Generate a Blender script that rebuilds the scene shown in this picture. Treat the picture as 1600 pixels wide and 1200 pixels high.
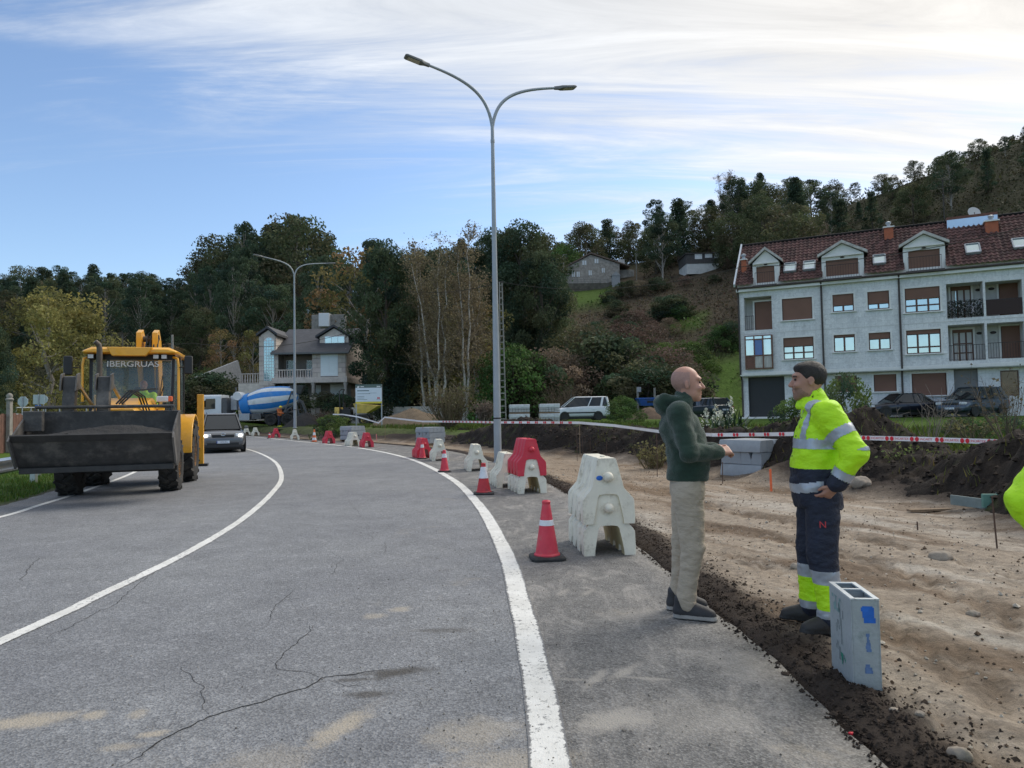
import bpy, bmesh, math, random
import numpy as np
from mathutils import Vector, Matrix, Euler
for o in list(bpy.data.objects): bpy.data.objects.remove(o, do_unlink=True)
random.seed(7); RNG = np.random.default_rng(7)
rad = math.radians
SC = bpy.context.scene
COL = SC.collection
FPX = 1110.0; PITCH = rad(2.35); ROLL = rad(1.0); CAMH = 1.45
cam = bpy.data.cameras.new("camera"); camo = bpy.data.objects.new("camera", cam); COL.objects.link(camo)
cam.sensor_width = 36.0; cam.lens = 36.0 * FPX / 1600.0; cam.clip_end = 6000; cam.clip_start = 0.05
camo.matrix_world = Matrix.Translation((0, 0, CAMH)) @ Euler((rad(90) + PITCH, 0, 0)).to_matrix().to_4x4() @ Matrix.Rotation(-ROLL, 4, 'Z')
SC.camera = camo
SC.render.resolution_x = 1024; SC.render.resolution_y = 768
SC.view_settings.view_transform = 'Standard'; SC.view_settings.look = 'None'
SC.view_settings.exposure = 1.16; SC.view_settings.gamma = 1.0
SUN_AZ = rad(52); SUN_EL = rad(41)          # azimuth from the view direction (+Y) towards the right (+X)
SUNDIR = Vector((math.sin(SUN_AZ) * math.cos(SUN_EL), math.cos(SUN_AZ) * math.cos(SUN_EL), math.sin(SUN_EL)))
W = bpy.data.worlds.new("World"); SC.world = W; W.use_nodes = True
def build_world():
    nt = W.node_tree; N = nt.nodes; L = nt.links; N.clear()
    def nd(t, **k):
        n = N.new(t)
        for a, b in k.items(): setattr(n, a, b)
        return n
    def mth(op, a, b=None, clamp=False):
        n = nd('ShaderNodeMath', operation=op, use_clamp=clamp)
        for i, v in enumerate((a, b)):
            if v is None: continue
            if isinstance(v, (int, float)): n.inputs[i].default_value = v
            else: L.new(v, n.inputs[i])
        return n.outputs[0]
    out = nd('ShaderNodeOutputWorld'); bg = nd('ShaderNodeBackground')
    sky = nd('ShaderNodeTexSky', sky_type='NISHITA', sun_disc=False)
    sky.sun_elevation = SUN_EL; sky.sun_rotation = SUN_AZ
    sky.air_density = 1.0; sky.dust_density = 0.8; sky.ozone_density = 3.0; sky.altitude = 150
    tc = nd('ShaderNodeTexCoord'); sep = nd('ShaderNodeSeparateXYZ'); L.new(tc.outputs['Generated'], sep.inputs[0])
    zc = mth('MAXIMUM', sep.outputs[2], 0.0)
    den = mth('ADD', zc, 0.16)
    px = mth('DIVIDE', sep.outputs[0], den); py = mth('DIVIDE', sep.outputs[1], den)
    cmb = nd('ShaderNodeCombineXYZ'); L.new(px, cmb.inputs[0]); L.new(py, cmb.inputs[1])
    def fbm(scale, rot, det, dist, rough, off=0.0):
        mp = nd('ShaderNodeMapping'); mp.inputs['Scale'].default_value = scale; mp.inputs['Rotation'].default_value = (0, 0, rot)
        mp.inputs['Location'].default_value = (off, off * .37, 0)
        L.new(cmb.outputs[0], mp.inputs[0])
        n = nd('ShaderNodeTexNoise'); n.inputs['Scale'].default_value = 1.0; n.inputs['Detail'].default_value = det
        n.inputs['Roughness'].default_value = rough; n.inputs['Distortion'].default_value = dist
        L.new(mp.outputs[0], n.inputs['Vector']); return n.outputs[0]
    n1 = fbm((0.30, 1.15, 1), rad(12), 9, 0.7, 0.58, 3.1)          # large streaks
    n2 = fbm((0.8, 5.0, 1), rad(14), 9, 1.5, 0.66, 7.7)         # fine streaks
    n3 = fbm((1.3, 2.2, 1), rad(-20), 7, 0.6, 0.6, 1.2)          # mottling
    cov = mth('ADD', mth('MULTIPLY', n1, 0.95), mth('MULTIPLY', n2, 0.80))
    cov = mth('ADD', cov, mth('MULTIPLY', n3, 0.24))
    dt = nd('ShaderNodeVectorMath', operation='DOT_PRODUCT'); L.new(tc.outputs['Generated'], dt.inputs[0]); dt.inputs[1].default_value = SUNDIR
    sd = mth('MAXIMUM', dt.outputs['Value'], 0.0)
    cov = mth('ADD', cov, mth('MULTIPLY', zc, 0.90))
    cov = mth('ADD', cov, mth('MULTIPLY', mth('POWER', sd, 2.2), 0.62))
    mr = nd('ShaderNodeMapRange', interpolation_type='SMOOTHSTEP'); mr.inputs['From Min'].default_value = 1.27; mr.inputs['From Max'].default_value = 1.86
    L.new(cov, mr.inputs['Value'])
    mask = mth('MULTIPLY', mr.outputs[0], 0.93)
    glow = mth('POWER', sd, 5.0)
    cr = nd('ShaderNodeMix', data_type='RGBA'); cr.inputs[6].default_value = (4.1, 4.35, 4.7, 1); cr.inputs[7].default_value = (5.9, 5.45, 4.7, 1)
    L.new(glow, cr.inputs[0])
    sh = nd('ShaderNodeMix', data_type='RGBA', blend_type='MULTIPLY'); sh.inputs[0].default_value = 1.0
    g = mth('ADD', mth('MULTIPLY', n2, 0.9), 0.52); gc = nd('ShaderNodeCombineColor')
    for i in range(3): L.new(g, gc.inputs[i])
    L.new(cr.outputs[2], sh.inputs[6]); L.new(gc.outputs[0], sh.inputs[7])
    mx = nd('ShaderNodeMix', data_type='RGBA'); L.new(mask, mx.inputs[0]); L.new(sky.outputs[0], mx.inputs[6]); L.new(sh.outputs[2], mx.inputs[7])
    L.new(mx.outputs[2], bg.inputs[0]); bg.inputs[1].default_value = 0.086
    L.new(bg.outputs[0], out.inputs[0])
build_world()
sun = bpy.data.lights.new("sun", 'SUN'); suno = bpy.data.objects.new("sun", sun); COL.objects.link(suno)
sun.energy = 1.05; sun.angle = rad(32); sun.color = (1.0, 0.94, 0.85)
suno.rotation_euler = SUNDIR.to_track_quat('Z', 'Y').to_euler()
suno.location = (20, 20, 40)
SC.render.engine = 'CYCLES'
SC.cycles.max_bounces = 6; SC.cycles.transparent_max_bounces = 8
def ray(px, py):
    x = (px - 800) / FPX; y = (600 - py) / FPX
    c, s = math.cos(ROLL), math.sin(ROLL)
    xr = c * x + s * y; yr = -s * x + c * y
    return np.array([xr, math.cos(PITCH) - yr * math.sin(PITCH), math.sin(PITCH) + yr * math.cos(PITCH)])
def G(px, py, z=0.0):            # photo pixel -> point on the level z
    d = ray(px, py); t = (z - CAMH) / d[2]; return Vector((t * d[0], t * d[1], CAMH + t * d[2]))
def D(px, py, y):                # photo pixel -> point at the depth y
    d = ray(px, py); t = y / d[1]; return Vector((t * d[0], t * d[1], CAMH + t * d[2]))
def tag(o, label=None, cat=None, group=None, kind=None):
    if label: o["label"] = label
    if cat: o["category"] = cat
    if group: o["group"] = group
    if kind: o["kind"] = kind
    return o
def empty(name, loc=(0, 0, 0), rz=0.0, label=None, cat=None, group=None):
    o = bpy.data.objects.new(name, None); COL.objects.link(o); o.empty_display_size = 0.2
    o.location = loc; o.rotation_euler = (0, 0, rz)
    return tag(o, label, cat, group)
def kids(o): return [c for c in bpy.data.objects if c.parent == o]
def copy_tree(o, parent=None, cm=None):
    if cm is None:
        cm = {}
        for c in bpy.data.objects:
            if c.parent: cm.setdefault(c.parent.name, []).append(c)
    c = o.copy(); COL.objects.link(c); c.parent = parent
    for ch in cm.get(o.name, []): copy_tree(ch, c, cm)
    return c
def mesh_np(name, V, F, mats, parent=None, smooth=False, mi=None, ang=None, colors=None, uv=None):
    """V (n,3), F list of arrays (each (m,k)) or one array"""
    V = np.asarray(V, dtype=np.float32)
    if not isinstance(F, (list, tuple)): F = [F]
    F = [np.asarray(f, dtype=np.int32) for f in F if len(f)]
    me = bpy.data.meshes.new(name)
    nl = sum(f.size for f in F); nf = sum(len(f) for f in F)
    me.vertices.add(len(V)); me.vertices.foreach_set("co", V.ravel())
    me.loops.add(nl); me.polygons.add(nf)
    me.loops.foreach_set("vertex_index", np.concatenate([f.ravel() for f in F]))
    tot = np.concatenate([np.full(len(f), f.shape[1], dtype=np.int32) for f in F])
    st = np.concatenate([[0], np.cumsum(tot)[:-1]]).astype(np.int32)
    me.polygons.foreach_set("loop_start", st)
    if mi is not None: me.polygons.foreach_set("material_index", np.asarray(mi, dtype=np.int32))
    if smooth: me.polygons.foreach_set("use_smooth", np.ones(nf, dtype=bool))
    me.update(calc_edges=True); me.validate()
    if colors is not None:
        ca = me.color_attributes.new("Col", 'FLOAT_COLOR', 'POINT')
        c4 = np.ones((len(V), 4), dtype=np.float32); c4[:, :3] = colors
        ca.data.foreach_set("color", c4.ravel())
    if uv is not None:
        ul = me.uv_layers.new(name="UVMap"); vi = np.concatenate([f.ravel() for f in F])
        ul.data.foreach_set("uv", np.asarray(uv, dtype=np.float32)[vi].ravel())
    if smooth and ang: me.set_sharp_from_angle(angle=rad(ang))
    for m in (mats if isinstance(mats, (list, tuple)) else [mats]): me.materials.append(m)
    o = bpy.data.objects.new(name, me); COL.objects.link(o)
    if parent: o.parent = parent
    return o
class MB:
    def __init__(s): s.v = []; s.f = []; s.m = []
    def add(s, V, F, mi=0, M=None):
        b = len(s.v)
        for p in V:
            p = Vector(p); s.v.append(tuple(M @ p) if M is not None else tuple(p))
        for f in F: s.f.append([b + i for i in f]); s.m.append(mi)
        return s
    def box(s, c, d, M=None, mi=0, tap=(1, 1), rz=0.0):
        x, y, z = d[0] / 2, d[1] / 2, d[2] / 2
        R = Matrix.Rotation(rz, 3, 'Z'); c = Vector(c)
        V = []
        for k, q in ((-1, (1, 1)), (1, tap)):
            for (i, j) in ((-1, -1), (1, -1), (1, 1), (-1, 1)):
                V.append(R @ Vector((i * x * q[0], j * y * q[1], k * z)) + c)
        return s.add(V, [(3, 2, 1, 0), (4, 5, 6, 7), (0, 1, 5, 4), (1, 2, 6, 5), (2, 3, 7, 6), (3, 0, 4, 7)], mi, M)
    def bar(s, a, b, w, h=None, mi=0, up=(0, 0, 1)):
        """box from a to b with cross-section w x h"""
        a = Vector(a); b = Vector(b); h = h or w; d = (b - a); L = d.length; d.normalize(); u = Vector(up)
        if abs(d.dot(u)) > .98: u = Vector((0, 1, 0))
        sx = d.cross(u).normalized(); u = sx.cross(d)
        V = [a + sx * i * w / 2 + u * j * h / 2 for i, j in ((-1, -1), (1, -1), (1, 1), (-1, 1))] + [b + sx * i * w / 2 + u * j * h / 2 for i, j in ((-1, -1), (1, -1), (1, 1), (-1, 1))]
        return s.add(V, [(3, 2, 1, 0), (4, 5, 6, 7), (0, 1, 5, 4), (1, 2, 6, 5), (2, 3, 7, 6), (3, 0, 4, 7)], mi)
    def prism(s, poly, a, b, axis='y', mi=0, M=None):
        """polygon (2D) extruded from a to b; axis y: poly=(x,z); axis x: poly=(y,z); axis z: poly=(x,y)"""
        n = len(poly)
        def P(p, t):
            return {'y': (p[0], t, p[1]), 'x': (t, p[0], p[1]), 'z': (p[0], p[1], t)}[axis]
        V = [P(p, a) for p in poly] + [P(p, b) for p in poly]
        F = [tuple(range(n))[::-1], tuple(range(n, 2 * n))] + [(i, (i + 1) % n, n + (i + 1) % n, n + i) for i in range(n)]
        return s.add(V, F, mi, M)
    def tube(s, pts, r, n=8, cap=True, mi=0):
        pts = [Vector(p) for p in pts]; m = len(pts)
        rr = r if isinstance(r, (list, tuple)) else [r] * m
        t0 = (pts[1] - pts[0]).normalized()
        u = t0.orthogonal().normalized(); V = []
        for i in range(m):
            t = (pts[min(i + 1, m - 1)] - pts[max(i - 1, 0)]).normalized()
            u = (u - t * u.dot(t))
            u = u.normalized() if u.length > 1e-6 else t.orthogonal().normalized()
            w = t.cross(u)
            for k in range(n):
                a = 2 * math.pi * k / n; V.append(pts[i] + (u * math.cos(a) + w * math.sin(a)) * rr[i])
        F = [(i * n + k, i * n + (k + 1) % n, (i + 1) * n + (k + 1) % n, (i + 1) * n + k) for i in range(m - 1) for k in range(n)]
        if cap: F += [tuple(range(n))[::-1], tuple(range((m - 1) * n, m * n))]
        return s.add(V, F, mi)
    def lathe(s, prof, n=16, M=None, mi=0, axis='z'):
        V = []
        for (r, z) in prof:
            for k in range(n):
                a = 2 * math.pi * k / n; c, q = r * math.cos(a), r * math.sin(a)
                V.append({'z': (c, q, z), 'x': (z, c, q), 'y': (q, z, c)}[axis])
        m = len(prof)
        F = [(i * n + k, i * n + (k + 1) % n, (i + 1) * n + (k + 1) % n, (i + 1) * n + k) for i in range(m - 1) for k in range(n)]
        if prof[0][0] > 1e-6: F.append(tuple(range(n))[::-1])
        if prof[-1][0] > 1e-6: F.append(tuple(range((m - 1) * n, m * n)))
        return s.add(V, F, mi, M)
    def loft(s, rings, closed=True, cap=True, mi=0, M=None):
        n = len(rings[0]); V = [p for r in rings for p in r]; m = len(rings)
        kk = n if closed else n - 1
        F = [(i * n + k, i * n + (k + 1) % n, (i + 1) * n + (k + 1) % n, (i + 1) * n + k) for i in range(m - 1) for k in range(kk)]
        if cap and closed: F += [tuple(range(n))[::-1], tuple(range((m - 1) * n, m * n))]
        return s.add(V, F, mi, M)
    def build(s, name, mats, parent=None, smooth=None, bevel=0.0, seg=2, loc=None, rz=None, recalc=True):
        me = bpy.data.meshes.new(name); me.from_pydata(s.v, [], s.f)
        for m in (mats if isinstance(mats, (list, tuple)) else [mats]): me.materials.append(m)
        me.polygons.foreach_set("material_index", s.m)
        if recalc:
            bm = bmesh.new(); bm.from_mesh(me); bmesh.ops.recalc_face_normals(bm, faces=bm.faces); bm.to_mesh(me); bm.free()
        if smooth:
            me.polygons.foreach_set("use_smooth", [True] * len(me.polygons)); me.set_sharp_from_angle(angle=rad(smooth))
        me.update()
        o = bpy.data.objects.new(name, me); COL.objects.link(o)
        if parent: o.parent = parent
        if loc is not None: o.location = loc
        if rz is not None: o.rotation_euler = (0, 0, rz)
        if bevel:
            b = o.modifiers.new("bevel", 'BEVEL'); b.width = bevel; b.segments = seg; b.limit_method = 'ANGLE'; b.angle_limit = rad(35)
            if smooth is None:
                me.polygons.foreach_set("use_smooth", [True] * len(me.polygons)); b.harden_normals = True
        return o
def text_mesh(name, txt, size, mat, parent=None, M=None, extrude=0.0, bold=0.0, align='CENTER', sx=1.0):
    cu = bpy.data.curves.new(name, 'FONT'); cu.body = txt; cu.size = size; cu.extrude = extrude; cu.offset = bold; cu.align_x = align; cu.align_y = 'CENTER'
    t = bpy.data.objects.new(name + "_src", cu); COL.objects.link(t)
    me = bpy.data.meshes.new_from_object(t.evaluated_get(bpy.context.evaluated_depsgraph_get()))
    bpy.data.objects.remove(t, do_unlink=True); bpy.data.curves.remove(cu)
    me.materials.clear(); me.materials.append(mat)
    me.transform(Matrix.Diagonal((sx, 1, 1, 1)))
    if M is not None: me.transform(M)
    me.name = name
    o = bpy.data.objects.new(name, me); COL.objects.link(o)
    if parent: o.parent = parent
    return o
_perm = np.random.default_rng(11).permutation(256).astype(np.int32); _perm = np.concatenate([_perm, _perm])
_grad = np.random.default_rng(12).normal(size=(256, 3)).astype(np.float32); _grad /= np.linalg.norm(_grad, axis=1)[:, None]
def pn(x, y, z=0.0):
    x, y, z = np.broadcast_arrays(np.asarray(x, np.float32), np.asarray(y, np.float32), np.asarray(z, np.float32))
    xi = np.floor(x).astype(np.int32); yi = np.floor(y).astype(np.int32); zi = np.floor(z).astype(np.int32)
    xf = x - xi; yf = y - yi; zf = z - zi
    u = xf * xf * xf * (xf * (xf * 6 - 15) + 10); v = yf * yf * yf * (yf * (yf * 6 - 15) + 10); w = zf * zf * zf * (zf * (zf * 6 - 15) + 10)
    r = 0
    for dx in (0, 1):
        for dy in (0, 1):
            for dz in (0, 1):
                h = _perm[(_perm[(_perm[(xi + dx) & 255] + yi + dy) & 255] + zi + dz) & 255]
                g = _grad[h]
                d = g[..., 0] * (xf - dx) + g[..., 1] * (yf - dy) + g[..., 2] * (zf - dz)
                r = r + d * (u if dx else 1 - u) * (v if dy else 1 - v) * (w if dz else 1 - w)
    return r
def fbm(x, y, z=0.0, oct=4, gain=.5):
    a = 1.0; r = 0; f = 1.0
    for i in range(oct): r = r + a * pn(np.asarray(x) * f + 17.3 * i, np.asarray(y) * f - 9.1 * i, np.asarray(z) * f + 3.7 * i); a *= gain; f *= 2.03
    return r
def sstep(a, b, x): t = np.clip((np.asarray(x, float) - a) / (b - a), 0, 1); return t * t * (3 - 2 * t)
def resample(P, step):
    P = np.asarray(P, float); d = np.concatenate([[0], np.cumsum(np.linalg.norm(np.diff(P, axis=0), axis=1))])
    n = max(2, int(d[-1] / step) + 1); t = np.linspace(0, d[-1], n)
    return np.stack([np.interp(t, d, P[:, k]) for k in range(P.shape[1])], 1)
def spline(P, n=400):
    """Catmull-Rom through points, resampled evenly"""
    P = np.asarray(P, float); Q = np.vstack([2 * P[0] - P[1], P, 2 * P[-1] - P[-2]]); out = []
    for i in range(len(P) - 1):
        p0, p1, p2, p3 = Q[i:i + 4]; t = np.linspace(0, 1, 24, endpoint=False)[:, None]
        out.append(.5 * (2 * p1 + (p2 - p0) * t + (2 * p0 - 5 * p1 + 4 * p2 - p3) * t ** 2 + (3 * p1 - p0 - 3 * p2 + p3) * t ** 3))
    out = np.vstack(out + [P[-1:]])
    d = np.concatenate([[0], np.cumsum(np.linalg.norm(np.diff(out, axis=0), axis=1))]); t = np.linspace(0, d[-1], n)
    return np.stack([np.interp(t, d, out[:, k]) for k in range(P.shape[1])], 1)
MATS = {}
def nodes(name):
    m = bpy.data.materials.new(name); m.use_nodes = True; nt = m.node_tree; b = nt.nodes["Principled BSDF"]; return m, nt, b
def mat(name, col, rough=.6, var=.12, scale=6.0, bump=0.0, bscale=40.0, metal=0.0, spec=.5, coat=0.0, dirt=None, dscale=3.0, damt=.5, attr=False, objvar=0.0, trans=0.0, sss=0.0, emit=None, stretch=None, sheen=0.0):
    if name in MATS: return MATS[name]
    m, nt, b = nodes(name); N = nt.nodes; L = nt.links
    tc = N.new('ShaderNodeTexCoord'); src = tc.outputs['Object']
    if stretch:
        mp = N.new('ShaderNodeMapping'); mp.inputs['Scale'].default_value = stretch; L.new(src, mp.inputs[0]); src = mp.outputs[0]
    nz = N.new('ShaderNodeTexNoise'); nz.inputs['Scale'].default_value = scale; nz.inputs['Detail'].default_value = 6; nz.inputs['Roughness'].default_value = .65
    L.new(src, nz.inputs['Vector'])
    mr = N.new('ShaderNodeMapRange'); mr.inputs['From Min'].default_value = .3; mr.inputs['From Max'].default_value = .7
    mr.inputs['To Min'].default_value = 1 - var; mr.inputs['To Max'].default_value = 1 + var; L.new(nz.outputs[0], mr.inputs[0])
    mul = N.new('ShaderNodeMix'); mul.data_type = 'RGBA'; mul.blend_type = 'MULTIPLY'; mul.inputs[0].default_value = 1.0
    mul.inputs[6].default_value = (*col, 1); L.new(mr.outputs[0], mul.inputs[7]); last = mul.outputs[2]
    if attr:
        at = N.new('ShaderNodeAttribute'); at.attribute_name = "Col"
        m2 = N.new('ShaderNodeMix'); m2.data_type = 'RGBA'; m2.blend_type = 'MULTIPLY'; m2.inputs[0].default_value = 1.0
        L.new(last, m2.inputs[6]); L.new(at.outputs[0], m2.inputs[7]); last = m2.outputs[2]
    if objvar:
        oi = N.new('ShaderNodeObjectInfo'); hs = N.new('ShaderNodeHueSaturation')
        a = N.new('ShaderNodeMapRange'); a.inputs['To Min'].default_value = .5 - objvar * .08; a.inputs['To Max'].default_value = .5 + objvar * .05; L.new(oi.outputs['Random'], a.inputs[0]); L.new(a.outputs[0], hs.inputs['Hue'])
        mm = N.new('ShaderNodeMath'); mm.operation = 'MULTIPLY'; mm.inputs[1].default_value = 7.31; L.new(oi.outputs['Random'], mm.inputs[0])
        fr = N.new('ShaderNodeMath'); fr.operation = 'FRACT'; L.new(mm.outputs[0], fr.inputs[0])
        v = N.new('ShaderNodeMapRange'); v.inputs['To Min'].default_value = 1 - objvar * .45; v.inputs['To Max'].default_value = 1 + objvar * .45; L.new(fr.outputs[0], v.inputs[0]); L.new(v.outputs[0], hs.inputs['Value'])
        L.new(last, hs.inputs['Color']); last = hs.outputs[0]
    if dirt:
        dn = N.new('ShaderNodeTexNoise'); dn.inputs['Scale'].default_value = dscale; dn.inputs['Detail'].default_value = 8; dn.inputs['Roughness'].default_value = .7; L.new(src, dn.inputs['Vector'])
        dr = N.new('ShaderNodeMapRange'); dr.interpolation_type = 'SMOOTHSTEP'; dr.inputs['From Min'].default_value = .48; dr.inputs['From Max'].default_value = .72; dr.inputs['To Max'].default_value = damt; L.new(dn.outputs[0], dr.inputs[0])
        dm = N.new('ShaderNodeMix'); dm.data_type = 'RGBA'; dm.inputs[7].default_value = (*dirt, 1); L.new(dr.outputs[0], dm.inputs[0]); L.new(last, dm.inputs[6]); last = dm.outputs[2]
    L.new(last, b.inputs['Base Color'])
    b.inputs['Roughness'].default_value = rough; b.inputs['Metallic'].default_value = metal; b.inputs['Specular IOR Level'].default_value = spec
    b.inputs['Coat Weight'].default_value = coat; b.inputs['Transmission Weight'].default_value = trans
    if sheen: b.inputs['Sheen Weight'].default_value = sheen
    if sss: b.inputs['Subsurface Weight'].default_value = sss; b.inputs['Subsurface Scale'].default_value = .01
    if emit: b.inputs['Emission Color'].default_value = (*emit[0], 1); b.inputs['Emission Strength'].default_value = emit[1]
    if bump:
        bn = N.new('ShaderNodeTexNoise'); bn.inputs['Scale'].default_value = bscale; bn.inputs['Detail'].default_value = 5; L.new(src, bn.inputs['Vector'])
        bu = N.new('ShaderNodeBump'); bu.inputs['Strength'].default_value = min(1, bump); bu.inputs['Distance'].default_value = .012 * max(1, bump); L.new(bn.outputs[0], bu.inputs['Height']); L.new(bu.outputs[0], b.inputs['Normal'])
    MATS[name] = m; return m
def glass(name, col=(.02, .03, .035), rough=.04, alpha=1.0):
    if name in MATS: return MATS[name]
    m, nt, b = nodes(name); b.inputs['Base Color'].default_value = (*col, 1); b.inputs['Roughness'].default_value = rough; b.inputs['Specular IOR Level'].default_value = .9
    b.inputs['Alpha'].default_value = alpha; b.inputs['IOR'].default_value = 1.6
    N = nt.nodes; L = nt.links; tc = N.new('ShaderNodeTexCoord'); nz = N.new('ShaderNodeTexNoise'); nz.inputs['Scale'].default_value = 1.5; L.new(tc.outputs['Object'], nz.inputs['Vector'])
    bu = N.new('ShaderNodeBump'); bu.inputs['Strength'].default_value = .06; L.new(nz.outputs[0], bu.inputs['Height']); L.new(bu.outputs[0], b.inputs['Normal'])
    MATS[name] = m; return m
class SDF:
    def __init__(s, lo, hi, h):
        s.lo = np.array(lo, np.float32); s.h = h; s.n = np.ceil((np.array(hi) - s.lo) / h).astype(int) + 1
        s.d = np.full(s.n, 1.0, np.float32); s.ax = [s.lo[i] + h * np.arange(s.n[i], dtype=np.float32) for i in range(3)]
    def win(s, lo, hi):
        a = np.maximum(0, np.floor((np.array(lo) - s.lo) / s.h).astype(int)); b = np.minimum(s.n, np.ceil((np.array(hi) - s.lo) / s.h).astype(int) + 1)
        sl = tuple(slice(a[i], max(a[i], b[i])) for i in range(3))
        X = s.ax[0][sl[0]][:, None, None]; Y = s.ax[1][sl[1]][None, :, None]; Z = s.ax[2][sl[2]][None, None, :]
        return sl, X, Y, Z
    def put(s, sl, d, k, op='u'):
        a = s.d[sl]
        if a.size == 0: return s
        if op == 's': d = -d; h = np.clip(.5 - .5 * (d - a) / k, 0, 1) if k else None
        if op == 'u':
            if k: h = np.clip(.5 + .5 * (a - d) / k, 0, 1); r = a * (1 - h) + d * h - k * h * (1 - h)
            else: r = np.minimum(a, d)
        else:   # smooth subtraction: max(a, -d)
            if k: h = np.clip(.5 - .5 * (a - d) / k, 0, 1); r = a * (1 - h) + d * h + k * h * (1 - h)
            else: r = np.maximum(a, d)
        s.d[sl] = r; return s
    def cap(s, a, b, ra, rb=None, k=.02, op='u', fx=1.0):
        rb = ra if rb is None else rb; a = np.array(a, np.float32); b = np.array(b, np.float32); m = max(ra, rb) + k + 3 * s.h
        sl, X, Y, Z = s.win(np.minimum(a, b) - m, np.maximum(a, b) + m); ba = b - a; L2 = float(ba @ ba) + 1e-9
        t = np.clip(((X - a[0]) * ba[0] + (Y - a[1]) * ba[1] + (Z - a[2]) * ba[2]) / L2, 0, 1)
        d = np.sqrt((X - a[0] - t * ba[0]) ** 2 + (Y - a[1] - t * ba[1]) ** 2 + (Z - a[2] - t * ba[2]) ** 2) - (ra + (rb - ra) * t)
        return s.put(sl, d, k, op)
    def ell(s, c, r, k=.02, op='u', R=None):
        c = np.array(c, np.float32); r = np.array(r, np.float32); m = r.max() + k + 3 * s.h; sl, X, Y, Z = s.win(c - m, c + m)
        X = X - c[0]; Y = Y - c[1]; Z = Z - c[2]
        if R is not None:
            R = np.array(R.inverted()); X, Y, Z = (R[i][0] * X + R[i][1] * Y + R[i][2] * Z for i in range(3))
        q = np.sqrt((X / r[0]) ** 2 + (Y / r[1]) ** 2 + (Z / r[2]) ** 2); q2 = np.sqrt((X / r[0] ** 2) ** 2 + (Y / r[1] ** 2) ** 2 + (Z / r[2] ** 2) ** 2) + 1e-6
        return s.put(sl, np.where(q < .3, (q - 1) * r.min(), q * (q - 1) / q2), k, op)
    def ring(s, secs, k=.02, op='u'):
        """vertical loft of elliptical sections (cx,cy,z,rx,ry) -- a torso; approx distance"""
        A = np.array(secs, np.float32); zs = A[:, 2]; m = max(A[:, 3].max(), A[:, 4].max()) + k + 3 * s.h
        sl, X, Y, Z = s.win((A[:, 0].min() - m, A[:, 1].min() - m, zs.min() - m), (A[:, 0].max() + m, A[:, 1].max() + m, zs.max() + m))
        zf = np.clip(Z, zs.min(), zs.max()).ravel()
        cx, cy, rx, ry = (np.interp(zf, zs, A[:, i]).astype(np.float32)[None, None, :] for i in (0, 1, 3, 4))
        q = ((np.abs(X - cx) / rx) ** 2.4 + (np.abs(Y - cy) / ry) ** 2.4) ** (1 / 2.4); d = (q - 1) * np.minimum(rx, ry)
        dz = np.maximum(zs.min() - Z, Z - zs.max()); d = np.where(dz > 0, np.sqrt(np.maximum(d, 0) ** 2 + dz ** 2), np.maximum(d, dz))
        return s.put(sl, d, k, op)
    def warp(s, f):
        X, Y, Z = np.meshgrid(*s.ax, indexing='ij'); msk = np.abs(s.d) < .05
        s.d[msk] += f(X[msk], Y[msk], Z[msk]).astype(np.float32); return s
    def mesh(s, relax=1):
        d = s.d; ins = d < 0; n = s.n
        c = np.zeros(n - 1, np.int8)
        for i in (0, 1):
            for j in (0, 1):
                for k in (0, 1): c += ins[i:n[0] - 1 + i, j:n[1] - 1 + j, k:n[2] - 1 + k]
        act = (c > 0) & (c < 8); idx = np.full(n - 1, -1, np.int64); ii = np.argwhere(act); idx[act] = np.arange(len(ii))
        P = np.zeros((len(ii), 3)); cnt = np.zeros(len(ii))
        for ax in range(3):
            o = [a for a in range(3) if a != ax]
            for u in (0, 1):
                for v in (0, 1):
                    a = ii.copy(); a[:, o[0]] += u; a[:, o[1]] += v; b = a.copy(); b[:, ax] += 1
                    da = d[a[:, 0], a[:, 1], a[:, 2]]; db = d[b[:, 0], b[:, 1], b[:, 2]]; cr = (da < 0) != (db < 0)
                    t = np.where(cr, da / np.where(cr, da - db, 1), 0); p = a.astype(float); p[:, ax] += t
                    P[cr] += p[cr]; cnt[cr] += 1
        P /= cnt[:, None]; F = []
        for ax in range(3):
            o = [a for a in range(3) if a != ax]
            sa = [slice(1, n[k] - 1) for k in range(3)]; sa[ax] = slice(0, n[ax] - 1); sb = list(sa); sb[ax] = slice(1, n[ax])
            A = ins[tuple(sa)]; B = ins[tuple(sb)]
            for flip in (0, 1):
                e = np.argwhere((A & ~B) if not flip else (~A & B))
                if not len(e): continue
                for k in range(3):
                    if k != ax: e[:, k] += 1
                q = []
                for (u, v) in ((-1, -1), (0, -1), (0, 0), (-1, 0)):
                    w = e.copy(); w[:, o[0]] += u; w[:, o[1]] += v; q.append(idx[w[:, 0], w[:, 1], w[:, 2]])
                q = np.stack(q, 1); odd = (ax == 1)
                if (flip ^ odd): q = q[:, ::-1]
                F.append(q)
        F = np.vstack(F); F = F[(F >= 0).all(1)]; V = s.lo + P * s.h
        for _ in range(relax):
            S = np.zeros_like(V); C = np.zeros(len(V))
            for a, b in ((0, 1), (1, 2), (2, 3), (3, 0)):
                np.add.at(S, F[:, a], V[F[:, b]]); np.add.at(S, F[:, b], V[F[:, a]]); np.add.at(C, F[:, a], 1); np.add.at(C, F[:, b], 1)
            V = .4 * V + .6 * S / np.maximum(C, 1)[:, None]
        return V.astype(np.float32), F
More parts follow.
